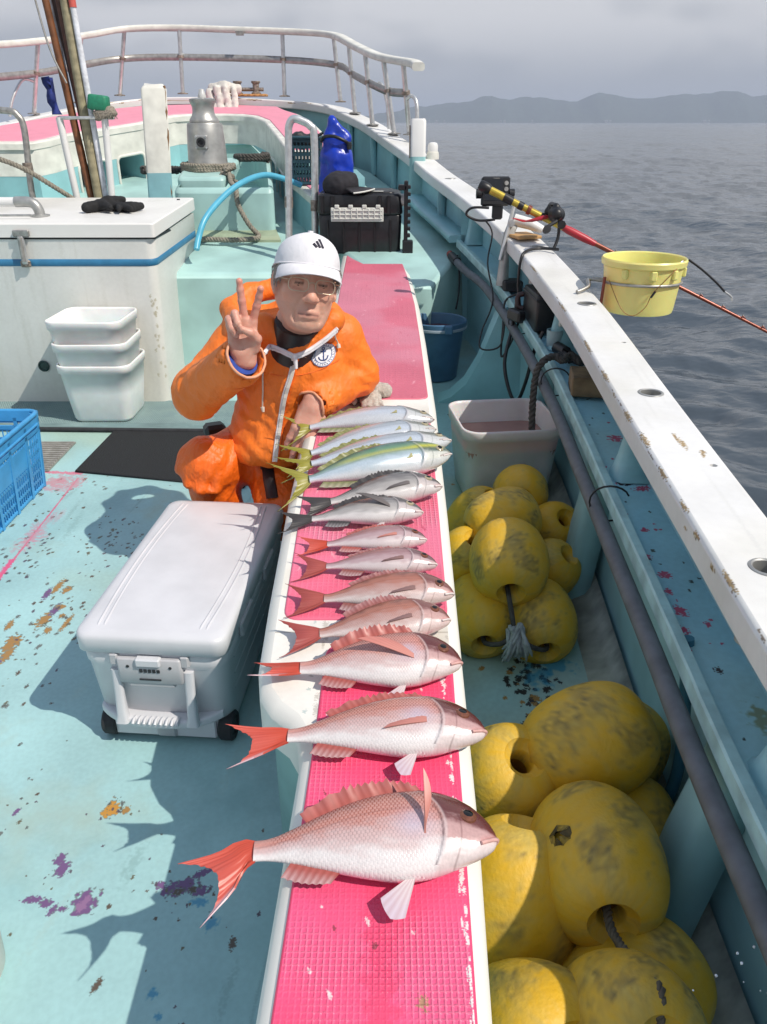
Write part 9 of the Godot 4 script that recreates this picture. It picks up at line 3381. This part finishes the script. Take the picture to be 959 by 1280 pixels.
	put("anchor", mb, navy, jacket)
	mb = MB.new()
	for k in 26:
		var a := TAU * k / 26.0
		mb.tube([disc.call(0.0285, a, 0.0052), disc.call(0.0322, a + 0.05, 0.0052)], 0.0008, 4)
	put("badge_lettering", mb, navy, jacket).set_meta("kind", "stuff")
	# cuff bindings
	for q in [[D(-0.425, 0.818, 2.215) + cr * 0.060, cr, 0.060], [D(-0.205, 0.652, 2.365) + cl * 0.052, cl, 0.049]]:
		var u: Vector3 = q[1].cross(Vector3.UP).normalized()
		var w: Vector3 = q[1].cross(u)
		var ln := []
		for k in 33:
			var p: Vector3 = q[0] + (u * cos(TAU * k / 32.0) + w * sin(TAU * k / 32.0)) * q[2]
			for z in 24:
				if sdf_at(s, p) < 0.004:
					break
				p -= q[1] * 0.003
			ln.append(p)
		put("cuff_binding", tube_of(ln, 0.0042, 6), mat(Color(0.72, 0.34, 0.20), 0.6, 0.1, 9.0), jacket)
	# ---- trousers
	s = SDF.new(AABB(D(-0.76, 0.0, 2.80), Vector3(0.66, 0.62, 0.66)), 0.010)
	s.ball(D(-0.41, 0.40, 2.56), Basis(), Vector3(0.18, 0.13, 0.14), 0.05)
	s.capsule(D(-0.44, 0.40, 2.56), D(-0.590, 0.43, 2.38), 0.110, 0.086, 0.04)
	s.capsule(D(-0.598, 0.425, 2.375), D(-0.57, 0.10, 2.50), 0.088, 0.085, 0.03)
	s.capsule(D(-0.38, 0.38, 2.55), D(-0.340, 0.28, 2.325), 0.11, 0.092, 0.04)
	s.capsule(D(-0.338, 0.26, 2.325), D(-0.32, 0.09, 2.62), 0.088, 0.065, 0.03)
	s.ball(D(-0.665, 0.43, 2.37), Basis(Vector3.BACK, 0.6), Vector3(0.042, 0.016, 0.05), 0.03)
	s.ball(D(-0.60, 0.37, 2.30), Basis(Vector3.BACK, -0.3), Vector3(0.06, 0.014, 0.026), 0.03)
	s.warp(func(p: Vector3) -> float:
		var knee := exp(-(p - D(-0.56, 0.40, 2.34)).length_squared() / 0.02)
		var v := fold.get_noise_3d(p.x * 8.0, p.y * 6.0, p.z * 6.0) * 0.005
		v += 0.0055 * sin((p.x * 0.9 - p.y * 0.4) * 85.0 + fold.get_noise_3dv(p * 7.0) * 4.5) * (0.3 + 0.6 * knee)
		return v + 0.014 * maxf(0.0, 0.22 - absf(fold.get_noise_3d(p.x * 12.0, p.y * 4.0, p.z * 8.0))))
	mb = MB.new()
	s.mesh(mb)
	put("trousers", mb, orange2, t)
	var st := over(s, [D(-0.425, 0.50, 2.1), D(-0.41, 0.46, 2.1), D(-0.39, 0.41, 2.1), D(-0.365, 0.35, 2.1)], 0.004)
	var band := []
	for p in st:
		band.append([p + Vector3(-0.02, -0.004, 0.0), p + Vector3(-0.018, 0.0, 0.006), p + Vector3(0.018, 0.004, 0.006), p + Vector3(0.02, 0.004, 0.0)])
	mb = MB.new()
	mb.loft(band)
	put("brace_strap", mb, M.black, t)
	put("strap_clip", box_at(st[int(st.size() * 0.6)] + Vector3(0.0, 0, 0.007), Vector3(0.045, 0.03, 0.008), 0.003), M.dark, t)
	put("belt_pouch", box_at(D(-0.60, 0.475, 2.57), Vector3(0.075, 0.045, 0.06), 0.012, 0.4), M.black, t)
	for q in [[-0.565, 0.06, 2.53, -0.585, 0.045, 2.34], [-0.32, 0.06, 2.66, -0.32, 0.06, 2.76]]:
		put("boot", tube_of(curve([D(q[0], q[1] + 0.05, q[2]), D(q[0], q[1], q[2] - 0.03), D(q[3], q[4], q[5]), D(q[3], q[4] - 0.005, q[5] - 0.04)], 4), [0.06, 0.062, 0.063, 0.062, 0.058, 0.055, 0.053, 0.052, 0.052, 0.05, 0.048, 0.044, 0.03], 14), M.rubber, t)
